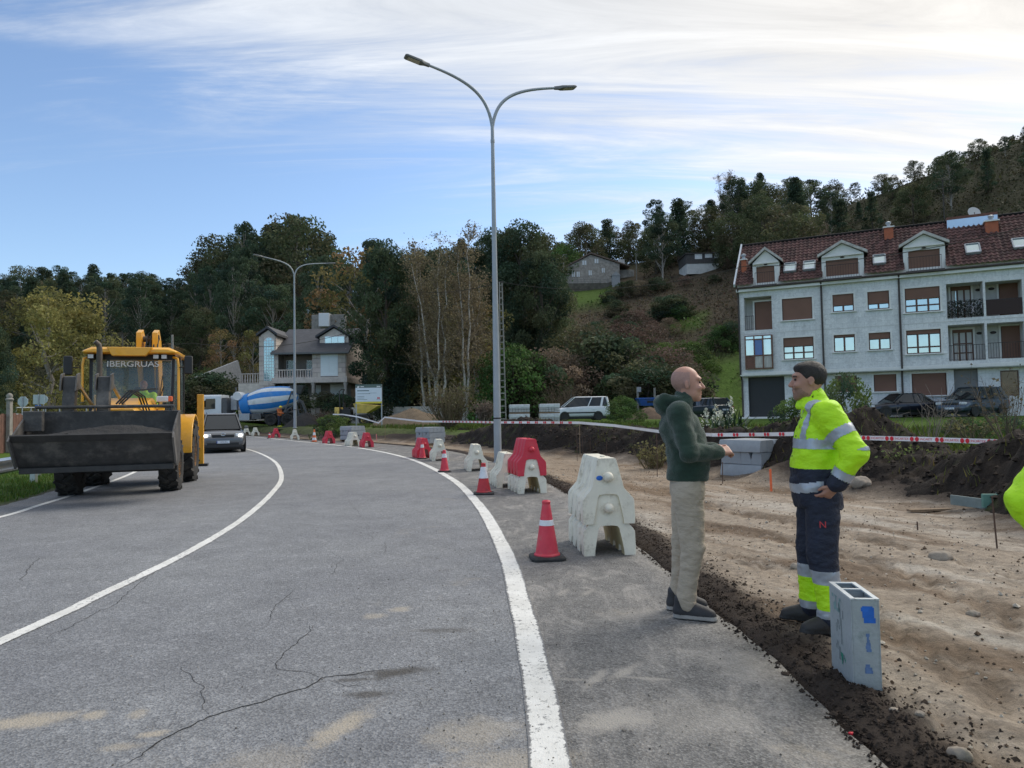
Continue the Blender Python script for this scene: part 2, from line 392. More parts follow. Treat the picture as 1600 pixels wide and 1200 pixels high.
def vnormals(V, F):
    fn = np.cross(V[F[:, 2]] - V[F[:, 0]], V[F[:, 3]] - V[F[:, 1]]); N = np.zeros_like(V)
    for k in range(4): np.add.at(N, F[:, k], fn)
    return N / (np.linalg.norm(N, axis=1)[:, None] + 1e-9)
def submesh(V, F, mask, off=0.0):
    f = F[mask]; u, inv = np.unique(f.ravel(), return_inverse=True); N = vnormals(V, F)
    return V[u] + N[u] * off, inv.reshape(f.shape)
LINE_R = spline([(.2, -9), (.17, -3), (.13, 2.99), (.10, 4.14), (.03, 5.53), (-.13, 7.77), (-.61, 11.7), (-1.52, 16.56), (-3.43, 23.55), (-6.01, 30.14), (-9.17, 36.25), (-13.22, 43.05), (-16.87, 49.2), (-20.7, 55.3), (-27, 62.5), (-36, 69), (-50, 75), (-75, 80)], 900)
LINE_C = spline([(-3.4, -9), (-3.4, -2), (-3.41, 4.75), (-3.45, 5.9), (-3.56, 7.82), (-3.91, 10.32), (-4.65, 13.74), (-5.65, 17.37), (-7.72, 23.1), (-10.37, 29.09), (-13.06, 34.3), (-17, 41), (-21, 47.5), (-26, 54), (-33, 60.5), (-42, 66), (-55, 71), (-78, 75.5)], 900)
LINE_L = spline([(-7.5, -9), (-7.45, -2), (-7.5, 5), (-7.62, 8.4), (-7.85, 10.92), (-8.2, 12.32), (-8.82, 14.62), (-10.31, 19.24), (-12.6, 24.9), (-15.2, 30), (-18.5, 36), (-22.5, 42.5), (-27, 49), (-32, 55), (-39, 60.5), (-48, 65.5), (-60, 69.5), (-80, 72.5)], 900)
EDGE_R = spline([(1.45, -9), (1.47, -3), (1.49, 2.91), (1.51, 3.47), (1.51, 4.12), (1.44, 5.02), (1.40, 6.17), (1.33, 7.63), (1.17, 10.35), (.74, 14.39), (-.41, 20.45), (-2.7, 28.6), (-7.4, 37.4), (-12.3, 43.7), (-16.1, 49.7), (-19.9, 55.8), (-26.3, 63.1), (-35.4, 69.8), (-49.6, 76), (-75, 81)], 900)
EDGE_L = LINE_L + np.array([-.62, -.12])
BANK = spline([(8.5, -9), (6.6, -3), (5.7, 4), (5.6, 7.8), (5.95, 9.9), (5.6, 11.4), (5.05, 12.9), (4.5, 15.2), (3.7, 17.2), (2.1, 21.5), (0.1, 25.3), (-2.0, 30.6), (-5.6, 37.8), (-11.3, 44.3), (-15.4, 50.3), (-19.2, 56.4), (-25.7, 63.8), (-35, 70.5), (-49.2, 76.8), (-75, 82)], 900)
def sdist(P, x, y):
    """signed distance of points to a polyline running away from the camera; positive on its right"""
    x = np.asarray(x, float).ravel(); y = np.asarray(y, float).ravel(); Q = P[::6]
    best = np.full(x.shape, 1e18); sg = np.zeros(x.shape)
    for i in range(len(Q) - 1):
        a = Q[i]; d = Q[i + 1] - a; l2 = d @ d
        t = np.clip(((x - a[0]) * d[0] + (y - a[1]) * d[1]) / l2, 0, 1)
        ex = x - a[0] - t * d[0]; ey = y - a[1] - t * d[1]; q = ex * ex + ey * ey; cr = d[1] * ex - d[0] * ey
        m = q < best; best[m] = q[m]; sg[m] = np.sign(cr[m])
    return np.sqrt(best) * sg
HP = np.array([-1500, -400, 0, 280, 340, 420, 560, 650, 780, 900, 1000, 1150, 1300, 1600, 2000, 3200], float)
HR0 = np.array([110, 100, 100, 98, 92, 88, 84, 78, 72, 70, 66, 66, 64, 64, 64, 64], float)
HR1 = np.array([240, 240, 240, 235, 205, 190, 180, 172, 170, 170, 170, 170, 170, 170, 170, 170], float)
HH = np.array([26, 33, 36, 34, 29, 27, 25, 28, 32, 34, 36, 41, 44, 53, 56, 50], float)
def terrain(x, y, low=True):
    sh = np.shape(x); x = np.asarray(x, float).ravel(); y = np.asarray(y, float).ravel()
    r = np.hypot(x, y); px = np.where(y > .2 * np.abs(x), 800 + FPX * x / np.maximum(y, 1e-3), np.where(x > 0, 3200, -1500))
    fade = np.where(y > 0, sstep(.1, .35, y / np.maximum(r, 1e-6)), 0)
    r0 = np.interp(px, HP, HR0); r1 = np.interp(px, HP, HR1); h = np.interp(px, HP, HH)
    t = np.clip((r - r0) / (r1 - r0), 0, 1.6); prof = np.where(t < 1, t * (1 - .12 * (1 - t)), 1 + .10 * (t - 1)); prof = prof * sstep(-.02, .16, t)
    z = h * prof * fade * (1 - .5 * sstep(400, 1400, r)) + 1.3 * fbm(x / 23, y / 23, 1.1, 4) * sstep(75, 120, r)
    z = z + 6.5 * np.exp(-((px - 325) / 75) ** 2) * np.exp(-((r - 92) / 12.0) ** 2)
    s = sdist(BANK, x, y); l = sdist(EDGE_L, x, y); near = r < 260
    zb = .52 * sstep(-.2, 2.6, s) + .30 * sstep(6, 32, s)
    fy = sstep(36, 44, y); zb = zb * (1 - fy) + fy * (.68 * sstep(-.1, .75, s) + .12 * sstep(4, 20, s))
    z = z + np.where(near, zb, .8 * (x > -20))
    z = z + .05 * fbm(x / 1.9, y / 1.9, 0, 3) * sstep(1, 4, s) - .06 * sstep(.2, 2, -l)
    if low: z = z - .30 * sstep(-.6, .2, l) * sstep(-1.2, .2, -s + .4) * (r < 140)
    return z.reshape(sh)
def TZ(x, y): return float(terrain(np.array([x]), np.array([y]))[0])
def ground_material():
    m, nt, b = nodes("ground_cover"); N = nt.nodes; L = nt.links
    at = N.new('ShaderNodeAttribute'); at.attribute_name = "Col"; ge = N.new('ShaderNodeNewGeometry')
    n1 = N.new('ShaderNodeTexNoise'); n1.inputs['Scale'].default_value = 1.7; n1.inputs['Detail'].default_value = 9; n1.inputs['Roughness'].default_value = .75; L.new(ge.outputs['Position'], n1.inputs['Vector'])
    r = N.new('ShaderNodeMapRange'); r.inputs['From Min'].default_value = .3; r.inputs['From Max'].default_value = .7; r.inputs['To Min'].default_value = .55; r.inputs['To Max'].default_value = 1.45; L.new(n1.outputs[0], r.inputs[0])
    x = N.new('ShaderNodeMix'); x.data_type = 'RGBA'; x.blend_type = 'MULTIPLY'; x.inputs[0].default_value = 1; L.new(at.outputs[0], x.inputs[6]); L.new(r.outputs[0], x.inputs[7]); L.new(x.outputs[2], b.inputs['Base Color'])
    bu = N.new('ShaderNodeBump'); bu.inputs['Strength'].default_value = .8; bu.inputs['Distance'].default_value = .12; n2 = N.new('ShaderNodeTexNoise'); n2.inputs['Scale'].default_value = 6; n2.inputs['Detail'].default_value = 6; L.new(ge.outputs['Position'], n2.inputs['Vector']); L.new(n2.outputs[0], bu.inputs['Height']); L.new(bu.outputs[0], b.inputs['Normal'])
    b.inputs['Roughness'].default_value = .95; b.inputs['Specular IOR Level'].default_value = .1
    return m
GRASS = np.array([.075, .125, .022]); BRACK = np.array([.086, .068, .046]); FLOOR = np.array([.040, .040, .022]); LAWN = np.array([.075, .125, .026]); OLIVE = np.array([.085, .085, .035])
def patch(px, r, p0, p1, r0, r1, f=20, fr=6): return sstep(p0 - f, p0 + f, px) * sstep(-p1 - f, -p1 + f, -px) * sstep(r0 - fr, r0 + fr, r) * sstep(-r1 - fr, -r1 + fr, -r)
def ground_colour(x, y):
    r = np.hypot(x, y); px = np.where(y > 0, 800 + FPX * x / np.maximum(y, 1e-3), 3000) + 18 * fbm(x / 9, y / 9, 2, 3); rr = r + 5 * fbm(x / 7, y / 7, 5, 3)
    c = np.tile(GRASS, (x.size, 1))
    def mixin(c, col, w): return c * (1 - w[:, None]) + col * w[:, None]
    c = mixin(c, FLOOR, sstep(76, 96, rr)); c = mixin(c, BRACK, patch(px, rr, 700, 1170, 72, 138))
    c = mixin(c, OLIVE, patch(px, rr, 765, 900, 96, 116)); c = mixin(c, BRACK * .9, patch(px, rr, 960, 1300, 90, 160))
    c = mixin(c, LAWN, patch(px, rr, 856, 958, 126, 150)); c = mixin(c, LAWN, patch(px, rr, 1088, 1165, 70, 86, 10, 3)); c = mixin(c, LAWN * .85, patch(px, rr, 1050, 1105, 100, 106, 10, 2))
    c = mixin(c, np.array([.11, .10, .05]), patch(px, rr, 330, 420, 84, 120))
    c = mixin(c, np.array([.10, .085, .065]), sstep(.9, .2, np.abs(sdist(BANK, x, y)) / 4) * (r < 90) * .6)
    return c
def build_terrain():
    az = np.concatenate([np.linspace(-180, -46, 40, endpoint=False), np.linspace(-46, 46, 310, endpoint=False), np.linspace(46, 180, 40, endpoint=False)])
    rr = np.concatenate([[.5, 1.2], 2 * (3500 / 2) ** (np.linspace(0, 1, 170))])
    A, R = np.meshgrid(np.radians(az), rr, indexing='ij'); X = (R * np.sin(A)); Y = (R * np.cos(A)); Z = terrain(X, Y)
    n, m = X.shape; V = np.stack([X.ravel(), Y.ravel(), Z.ravel()], 1); i, j = np.meshgrid(np.arange(n), np.arange(m - 1), indexing='ij'); k = (i + 1) % n
    F = np.stack([i * m + j, k * m + j, k * m + j + 1, i * m + j + 1], -1).reshape(-1, 4)[:, ::-1]
    V = np.vstack([V, [[0, 0, Z[:, 0].mean()]]]); c = len(V) - 1; ii = np.arange(n); T = np.stack([ii * m, ((ii + 1) % n) * m, np.full(n, c)], 1)
    o = mesh_np("terrain", V, [F, T], ground_material(), smooth=True, colors=ground_colour(V[:, 0].astype(float), V[:, 1].astype(float)))
    tag(o, kind="structure")
build_terrain()
def at_y(P, n):          # resample by parameter so the lines pair up station by station
    return P[np.linspace(0, len(P) - 1, n).astype(int)]
def asphalt_material():
    m, nt, b = nodes("asphalt"); N = nt.nodes; L = nt.links
    ge = N.new('ShaderNodeNewGeometry'); pos = ge.outputs['Position']; uv = N.new('ShaderNodeUVMap'); su = N.new('ShaderNodeSeparateXYZ'); L.new(uv.outputs[0], su.inputs[0])
    def noise(sc, det=6, ro=.6, dist=0, st=None):
        n = N.new('ShaderNodeTexNoise'); n.inputs['Scale'].default_value = sc; n.inputs['Detail'].default_value = det; n.inputs['Roughness'].default_value = ro; n.inputs['Distortion'].default_value = dist
        if st: mp = N.new('ShaderNodeMapping'); mp.inputs['Scale'].default_value = st; L.new(pos, mp.inputs[0]); L.new(mp.outputs[0], n.inputs['Vector'])
        else: L.new(pos, n.inputs['Vector'])
        return n.outputs[0]
    def rng(v, a, b_, c, d, sm=False):
        r = N.new('ShaderNodeMapRange'); r.interpolation_type = 'SMOOTHSTEP' if sm else 'LINEAR'
        for i, q in enumerate((a, b_, c, d)): r.inputs[i + 1].default_value = q
        L.new(v, r.inputs[0]); return r.outputs[0]
    def mixc(f, a, b_, mode='MIX'):
        x = N.new('ShaderNodeMix'); x.data_type = 'RGBA'; x.blend_type = mode
        for i, q in ((0, f), (6, a), (7, b_)):
            if isinstance(q, (int, float)): x.inputs[i].default_value = q
            elif isinstance(q, tuple): x.inputs[i].default_value = (*q, 1)
            else: L.new(q, x.inputs[i])
        return x.outputs[2]
    def mul(a, b_):
        x = N.new('ShaderNodeMath'); x.operation = 'MULTIPLY'
        for i, q in ((0, a), (1, b_)):
            if isinstance(q, (int, float)): x.inputs[i].default_value = q
            else: L.new(q, x.inputs[i])
        return x.outputs[0]
    vo = N.new('ShaderNodeTexVoronoi'); vo.inputs['Scale'].default_value = 95; L.new(pos, vo.inputs['Vector'])
    vs = N.new('ShaderNodeSeparateColor'); L.new(vo.outputs['Color'], vs.inputs[0])
    vo2 = N.new('ShaderNodeTexVoronoi'); vo2.inputs['Scale'].default_value = 42; L.new(pos, vo2.inputs['Vector']); vs2 = N.new('ShaderNodeSeparateColor'); L.new(vo2.outputs['Color'], vs2.inputs[0])
    agg = mixc(rng(vs.outputs[0], 0, 1, 0, 1), (.134, .137, .144), (.280, .286, .297))
    agg = mixc(rng(vs2.outputs[1], .90, .99, 0, .35, True), agg, (.44, .442, .446))
    big = noise(.35, 5, .6); agg = mixc(1.0, agg, mixc(rng(big, .3, .7, 0, 1), (.84, .84, .86), (1.14, 1.14, 1.12)), 'MULTIPLY')
    med = noise(2.3, 7, .7); agg = mixc(1.0, agg, mixc(rng(med, .3, .7, 0, 1), (.82, .82, .82), (1.14, 1.14, 1.14)), 'MULTIPLY')
    dust = noise(1.1, 9, .72, .6); sm = noise(5.5, 8, .7)
    sh = rng(su.outputs[0], .985, 1.03, 0, 1, True)
    shc = mixc(rng(sm, .3, .7, 0, 1), (.070, .069, .068), (.190, .184, .177))
    shc = mixc(rng(noise(2.0, 9, .75, .8, (1.6, .7, 1)), .46, .72, 0, .85, True), shc, (.38, .355, .325))
    shc = mixc(rng(vs.outputs[0], .35, 1, .0, .55), shc, (.30, .295, .285)); shc = mixc(1.0, shc, mixc(rng(noise(48, 4, .8), .35, .65, 0, 1), (.66, .66, .66), (1.32, 1.32, 1.32)), 'MULTIPLY')
    col = mixc(sh, agg, shc)
    near_r = rng(su.outputs[0], .70, 1.0, 0, 1, True)
    col = mixc(mul(rng(dust, .57, .72, 0, .55, True), near_r), col, (.34, .30, .24))
    sp = N.new('ShaderNodeSeparateXYZ'); L.new(pos, sp.inputs[0])
    BN = mul(noise(9, 6, .7), 1.5)
    def blob(cx, cy, rx, ry, rot, colr, amt):
        nonlocal col
        mp = N.new('ShaderNodeMapping'); mp.vector_type = 'TEXTURE'; mp.inputs['Location'].default_value = (cx, cy, 0); mp.inputs['Rotation'].default_value = (0, 0, rot); mp.inputs['Scale'].default_value = (rx, ry, 1000)
        L.new(pos, mp.inputs[0]); ln = N.new('ShaderNodeVectorMath'); ln.operation = 'LENGTH'; L.new(mp.outputs[0], ln.inputs[0])
        a = N.new('ShaderNodeMath'); a.operation = 'ADD'; L.new(ln.outputs['Value'], a.inputs[0]); L.new(BN, a.inputs[1])
        col = mixc(rng(a.outputs[0], 1.0, 1.75, amt, 0, True), col, colr)
    for (qx, qy, rx, ry, rot, amt) in ((40, 1128, .34, .12, .25, .95), (145, 1118, .08, .09, 0, .8), (215, 1115, .07, .1, .2, .6), (238, 1147, .09, .05, .2, .9), (190, 1167, .12, .06, .1, .6), (532, 1137, .10, .30, -.5, .95), (625, 952, .12, .1, .3, .7), (585, 962, .12, .1, .4, .6), (740, 1145, .32, .22, .2, .55), (800, 1195, .4, .2, 0, .6), (420, 1190, .3, .2, 0, .35)):
        g = G(qx, qy); blob(g.x, g.y, rx, ry, rot, (.43, .375, .295), amt * .8)
    for (qx, qy, rx, ry, rot, amt) in ((955, 1125, .27, .16, .4, .9), (1090, 1120, .4, .35, .1, .4), (930, 1060, .05, .22, -.5, .7), (975, 1050, .05, .22, -.7, .75), (1010, 1060, .2, .03, -.2, .6), (905, 1062, .2, .03, -.15, .5), (880, 925, .05, .2, -.4, .5), (920, 925, .05, .2, -.5, .5), (990, 960, .3, .2, .4, .35), (1160, 1040, .3, .4, .2, .4)):
        g = G(qx, qy); blob(g.x, g.y, rx, ry, rot, (.36, .335, .30), amt)
    for (qx, qy, rx, ry, rot, amt) in ((620, 1050, .28, .09, .15, .8), (575, 1085, .18, .07, 0, .7), (700, 985, .25, .08, 0, .5), (560, 1062, .25, .04, .1, .6)):
        g = G(qx, qy); blob(g.x, g.y, rx, ry, rot, (.06, .052, .042), amt)
    L.new(col, b.inputs['Base Color']); b.inputs['Roughness'].default_value = .78; b.inputs['Specular IOR Level'].default_value = .32
    bu = N.new('ShaderNodeBump'); bu.inputs['Strength'].default_value = .75; bu.inputs['Distance'].default_value = .006; L.new(vo.outputs['Distance'], bu.inputs['Height'])
    bu2 = N.new('ShaderNodeBump'); bu2.inputs['Strength'].default_value = .3; bu2.inputs['Distance'].default_value = .03; L.new(med, bu2.inputs['Height']); L.new(bu.outputs[0], bu2.inputs['Normal']); L.new(bu2.outputs[0], b.inputs['Normal'])
    return m
ST = 640
def build_road():
    t = np.linspace(0, len(LINE_R) - 1, ST); pick = lambda P: np.stack([np.interp(t, np.arange(len(P)), P[:, k]) for k in (0, 1)], 1)
    R = pick(LINE_R); T = np.gradient(R, axis=0); T /= np.linalg.norm(T, axis=1)[:, None]; Nn = np.stack([T[:, 1], -T[:, 0]], 1)
    def hit(P, lo, hi):
        s = np.linspace(lo, hi, 240); out = np.zeros(ST)
        pts = R[:, None, :] + Nn[:, None, :] * s[None, :, None]; d = sdist(P, pts[..., 0], pts[..., 1]).reshape(ST, -1)
        for i in range(ST):
            c = np.where((d[i, :-1] < 0) & (d[i, 1:] >= 0))[0]
            out[i] = s[c[np.argmin(np.abs(s[c]))]] if len(c) else out[i - 1]
        return out
    a = hit(EDGE_L, -16, -3); b = hit(EDGE_R, .3, 4)
    b = b + .05 * fbm(t * .21, 0 * t, 3, 3) + .03 * fbm(t * .9, 0 * t, 8, 2)
    cols = np.concatenate([np.linspace(0, 1, 16), 1 + np.linspace(0, 1, 7)[1:]])
    V = []; UV = []
    for u in cols:
        off = a * (1 - u) if u <= 1 else b * (u - 1)
        p = R + Nn * off[:, None]; V.append(np.column_stack([p, .012 * fbm(p[:, 0] / 1.7, p[:, 1] / 1.7, 0, 2) * 0])); UV.append(np.column_stack([np.full(ST, u), t * .1]))
    p = R + Nn * (b + .02)[:, None]; V.append(np.column_stack([p, np.full(ST, -.12)])); UV.append(np.column_stack([np.full(ST, 2.), t * .1]))
    m = len(V); V = np.stack(V, 1).reshape(-1, 3); UV = np.stack(UV, 1).reshape(-1, 2)
    i, j = np.meshgrid(np.arange(ST - 1), np.arange(m - 1), indexing='ij'); F = np.stack([i * m + j, i * m + j + 1, (i + 1) * m + j + 1, (i + 1) * m + j], -1).reshape(-1, 4)
    o = mesh_np("road", V, F, asphalt_material(), uv=UV); tag(o, kind="structure"); return o, R, Nn, a, b, t
ROAD, RR_, RN_, RA_, RB_, RT_ = build_road()
def paint_material():
    m, nt, b = nodes("road_paint"); N = nt.nodes; L = nt.links; ge = N.new('ShaderNodeNewGeometry'); uv = N.new('ShaderNodeUVMap'); su = N.new('ShaderNodeSeparateXYZ'); L.new(uv.outputs[0], su.inputs[0])
    def noise(sc, det, ro): n = N.new('ShaderNodeTexNoise'); n.inputs['Scale'].default_value = sc; n.inputs['Detail'].default_value = det; n.inputs['Roughness'].default_value = ro; L.new(ge.outputs['Position'], n.inputs['Vector']); return n.outputs[0]
    def mth(op, a, c):
        x = N.new('ShaderNodeMath'); x.operation = op
        for i, q in ((0, a), (1, c)):
            if isinstance(q, (int, float)): x.inputs[i].default_value = q
            else: L.new(q, x.inputs[i])
        return x.outputs[0]
    def rng(v, a, c, d, e): r = N.new('ShaderNodeMapRange'); r.interpolation_type = 'SMOOTHSTEP'; [setattr(r.inputs[i + 1], 'default_value', q) for i, q in enumerate((a, c, d, e))]; L.new(v, r.inputs[0]); return r.outputs[0]
    def mixc(f, a, c):
        x = N.new('ShaderNodeMix'); x.data_type = 'RGBA'
        for i, q in ((0, f), (6, a), (7, c)):
            if isinstance(q, tuple): x.inputs[i].default_value = (*q, 1)
            elif isinstance(q, float): x.inputs[i].default_value = q
            else: L.new(q, x.inputs[i])
        return x.outputs[2]
    col = mixc(rng(noise(3, 8, .7), .3, .7, 0, 1), (.62, .61, .57), (.80, .79, .75))
    col = mixc(rng(noise(1.3, 9, .75), .55, .75, 0, .55), col, (.42, .38, .31))
    edge = mth('ABSOLUTE', mth('SUBTRACT', su.outputs[0], .5), 0.0)
    wear = mth('ADD', mth('MULTIPLY', noise(26, 8, .8), 1.0), mth('MULTIPLY', rng(edge, .36, .5, 0, 1), .20))
    wear = mth('ADD', wear, mth('MULTIPLY', noise(1.9, 3, .5), .22))
    col = mixc(rng(wear, .66, .75, 0, .95), col, (.13, .13, .135))
    L.new(col, b.inputs['Base Color']); b.inputs['Roughness'].default_value = .7
    vo = N.new('ShaderNodeTexVoronoi'); vo.inputs['Scale'].default_value = 110; L.new(ge.outputs['Position'], vo.inputs['Vector']); bu = N.new('ShaderNodeBump'); bu.inputs['Strength'].default_value = .5; bu.inputs['Distance'].default_value = .004; L.new(vo.outputs['Distance'], bu.inputs['Height']); L.new(bu.outputs[0], b.inputs['Normal'])
    return m
PAINT = paint_material()
def ribbon(name, P, w, z, material, parent=None, jit=0.0, n=None):
    P = np.asarray(P, float); T = np.gradient(P, axis=0); T /= np.linalg.norm(T, axis=1)[:, None] + 1e-9; Nn = np.stack([T[:, 1], -T[:, 0]], 1)
    w = np.asarray(w, float) * np.ones(len(P)); k = np.arange(len(P)); cols = 5; V = []; UV = []
    for q, u in enumerate(np.linspace(-.5, .5, cols)):
        jj = jit * fbm(k * .35 + 40 * u, k * 0, q, 2) if q in (0, cols - 1) else 0
        V.append(np.column_stack([P + Nn * (w * u + jj)[:, None], np.full(len(P), z)])); UV.append(np.column_stack([np.full(len(P), u + .5), k * .1]))
    m = cols; V = np.stack(V, 1).reshape(-1, 3); UV = np.stack(UV, 1).reshape(-1, 2)
    i, j = np.meshgrid(np.arange(len(P) - 1), np.arange(m - 1), indexing='ij'); F = np.stack([i * m + j, i * m + j + 1, (i + 1) * m + j + 1, (i + 1) * m + j], -1).reshape(-1, 4)
    return mesh_np(name, V, F, material, parent, uv=UV)
ribbon("edge_line", LINE_R, .175, .004, PAINT, ROAD, .012)
ribbon("centre_line", LINE_C, .125, .004, PAINT, ROAD, .010)
ribbon("edge_line", LINE_L, .13, .004, PAINT, ROAD, .010)
CRACK = mat("crack_filler", (.018, .017, .016), .95, .2)
def crack(pts, w):
    P = np.array([[*G(*q)[:2]] for q in pts]); P = resample(P, .025)
    k = np.arange(len(P)); n1 = fbm(k * .13, k * 0, len(P) * .37, 4); n2 = fbm(k * .13, k * 0 + 9, len(P) * .71, 4); P = P + np.stack([n1, n2], 1) * .045 + np.stack([fbm(k * .6, k * 0, 3, 2), fbm(k * .6, k * 0, 5, 2)], 1) * .012
    ww = w * .8 * (.45 + 1.1 * np.abs(fbm(k * .2, k * 0, 4, 3))) * np.minimum(1, np.minimum(k, len(P) - 1 - k) / 8 + .15)
    ribbon("crack", P, ww, .0025, CRACK, ROAD)
for pts, w in (([(190, 1200), (255, 1155), (320, 1122), (365, 1108), (420, 1094), (465, 1078), (505, 1060), (560, 1052), (605, 1046)], .016), ([(505, 1060), (470, 1050), (436, 1042), (434, 1032), (455, 1012), (490, 985), (478, 975)], .009), ([(420, 975), (432, 945), (462, 920)], .008), ([(515, 905), (522, 890), (535, 875), (515, 862), (480, 861)], .006), ([(600, 866), (604, 852), (598, 845)], .006), ([(580, 848), (584, 838), (545, 828)], .005), ([(320, 1122), (315, 1090), (322, 1070), (305, 1062), (270, 1040)], .006), ([(275, 1040), (312, 1050)], .006), ([(28, 912), (45, 890), (62, 871)], .011), ([(20, 902), (32, 903)], .008), ([(115, 912), (160, 905), (205, 900)], .010), ([(240, 1000), (300, 992), (345, 1002)], .004), ([(505, 1060), (545, 1072), (600, 1070)], .007), ([(70, 1000), (130, 968), (185, 942), (200, 925), (250, 888), (330, 845), (385, 812)], .009), ([(120, 822), (140, 824), (150, 820)], .009), ([(540, 780), (560, 800), (585, 838)], .004), ([(430, 1042), (405, 1040), (380, 1046)], .005)):
    crack(pts, w)
def strip(name, left, right, step_fn, ncol, zfun, material, colfun=None, smooth=True):
    """sheet between two world polylines (arrays with equal length)"""
    n = len(left); u = np.linspace(0, 1, ncol); V = (left[:, None, :] * (1 - u)[None, :, None] + right[:, None, :] * u[None, :, None]).reshape(-1, 2)
    z = zfun(V[:, 0], V[:, 1]); V3 = np.column_stack([V, z]); m = ncol
    i, j = np.meshgrid(np.arange(n - 1), np.arange(m - 1), indexing='ij'); F = np.stack([i * m + j, i * m + j + 1, (i + 1) * m + j + 1, (i + 1) * m + j], -1).reshape(-1, 4)
    return mesh_np(name, V3, F, material, smooth=smooth, colors=None if colfun is None else colfun(V3))
DEN = np.concatenate([np.arange(0.6, 9, .045), np.arange(9, 16, .08), np.arange(16, 30, .16), np.arange(30, 62, .35), np.arange(62, 80, 1.0)])  # stations by depth
def by_y(P, y): k = np.argsort(P[:, 1]); return np.column_stack([np.interp(y, P[k, 1], P[k, 0]), y])
TRACKS = [[G(*q)[:2] for q in t] for t in ([(1110, 862), (1180, 880), (1250, 905), (1400, 985), (1600, 1110)], [(1080, 815), (1250, 850), (1420, 900), (1600, 985)], [(960, 745), (1150, 800), (1330, 840), (1600, 905)], [(1240, 1010), (1400, 1080), (1560, 1190)])]
TRACKS = [spline(np.array(t), 200) for t in TRACKS]
def dirt_z(x, y):
    e = sdist(EDGE_R, x, y); b = sdist(BANK, x, y)
    z = .035 * fbm(x / 2.1, y / 2.1, 0, 3) + .022 * fbm(x / .42, y / .42, 3, 4) + .012 * fbm(x / .11, y / .11, 6, 3)
    z = z - .005 + .03 * sstep(.8, 2.5, e)
    rim = sstep(-.05, .12, e) * sstep(-.52, -.22, -e - .12 * fbm(x / .5, y / .5, 2, 2)); z = z + rim * (.030 + .030 * fbm(x / .12, y / .12, 9, 4) + .02 * fbm(x / .045, y / .045, 19, 2)) - .02 * sstep(.1, -.1, e)
    for k, T in enumerate(TRACKS):
        d = sdist(T, x, y); rut = np.exp(-(d / .16) ** 2); z = z - .026 * rut + .013 * np.exp(-((np.abs(d) - .26) / .08) ** 2)
        along = x * .8 - y * .6; z = z + .016 * rut * np.sign(np.sin(along * 2 * np.pi / .19 + 9 * np.abs(d)))
    z = z + .40 * sstep(-.5, 1.4, b) - .18 * sstep(.05, -.25, e)
    g = G(1228, 760); z = z + .24 * np.exp(-(((x - g.x) / .75) ** 2 + ((y - g.y - .3) / .6) ** 2)) * (1 + .3 * fbm(x / .3, y / .3, 1, 3))
    g = G(1000, 722); z = z + .12 * np.exp(-(((x - g.x) / 1.1) ** 2 + ((y - g.y) / 1.2) ** 2)); g = G(920, 712); z = z + .10 * np.exp(-(((x - g.x) / 1.4) ** 2 + ((y - g.y) / 1.2) ** 2))
    return z
def dirt_col(V):
    x, y = V[:, 0].astype(float), V[:, 1].astype(float); e = sdist(EDGE_R, x, y); b = sdist(BANK, x, y)
    sand = np.array([.325, .268, .208]); pale = np.array([.43, .39, .335]); brown = np.array([.165, .118, .080]); dark = np.array([.040, .030, .024])
    def mixin(c, col, w): return c * (1 - w[:, None]) + col * w[:, None]
    a = -.5                                     # streaks run along the works
    u = x * math.cos(a) - y * math.sin(a); v = x * math.sin(a) + y * math.cos(a)
    c = np.tile(sand, (len(x), 1)); c = mixin(c, pale, sstep(.0, .5, fbm(u / 1.3, v / 3.4, 4, 4)) * .8); c = mixin(c, brown, sstep(-.02, .32, fbm(u / .8 + 7, v / 2.6, 9, 5)) * .95)
    c = mixin(c, brown * .8, sstep(.12, .5, fbm(u / .25 + 3, v / 1.1, 2, 4)) * .75); c = mixin(c, pale * 1.12, sstep(.16, .5, fbm(u / .35 + 31, v / 1.4, 12, 4)) * .65); c = mixin(c, np.array([.24, .16, .09]), sstep(9, 14, y) * .35)
    for T in TRACKS:
        d = sdist(T, x, y); c = mixin(c, brown * .62, np.exp(-((np.abs(d) - .05 + .12 * fbm(x / .15, y / .15, 3, 2)) / .11) ** 2) * sstep(-.1, .25, fbm(x / .6, y / .6, 7, 3)) * .75)
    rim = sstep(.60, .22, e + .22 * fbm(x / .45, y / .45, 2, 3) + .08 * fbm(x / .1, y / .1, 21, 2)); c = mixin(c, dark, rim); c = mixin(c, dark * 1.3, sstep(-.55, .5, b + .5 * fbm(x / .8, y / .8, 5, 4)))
    return c
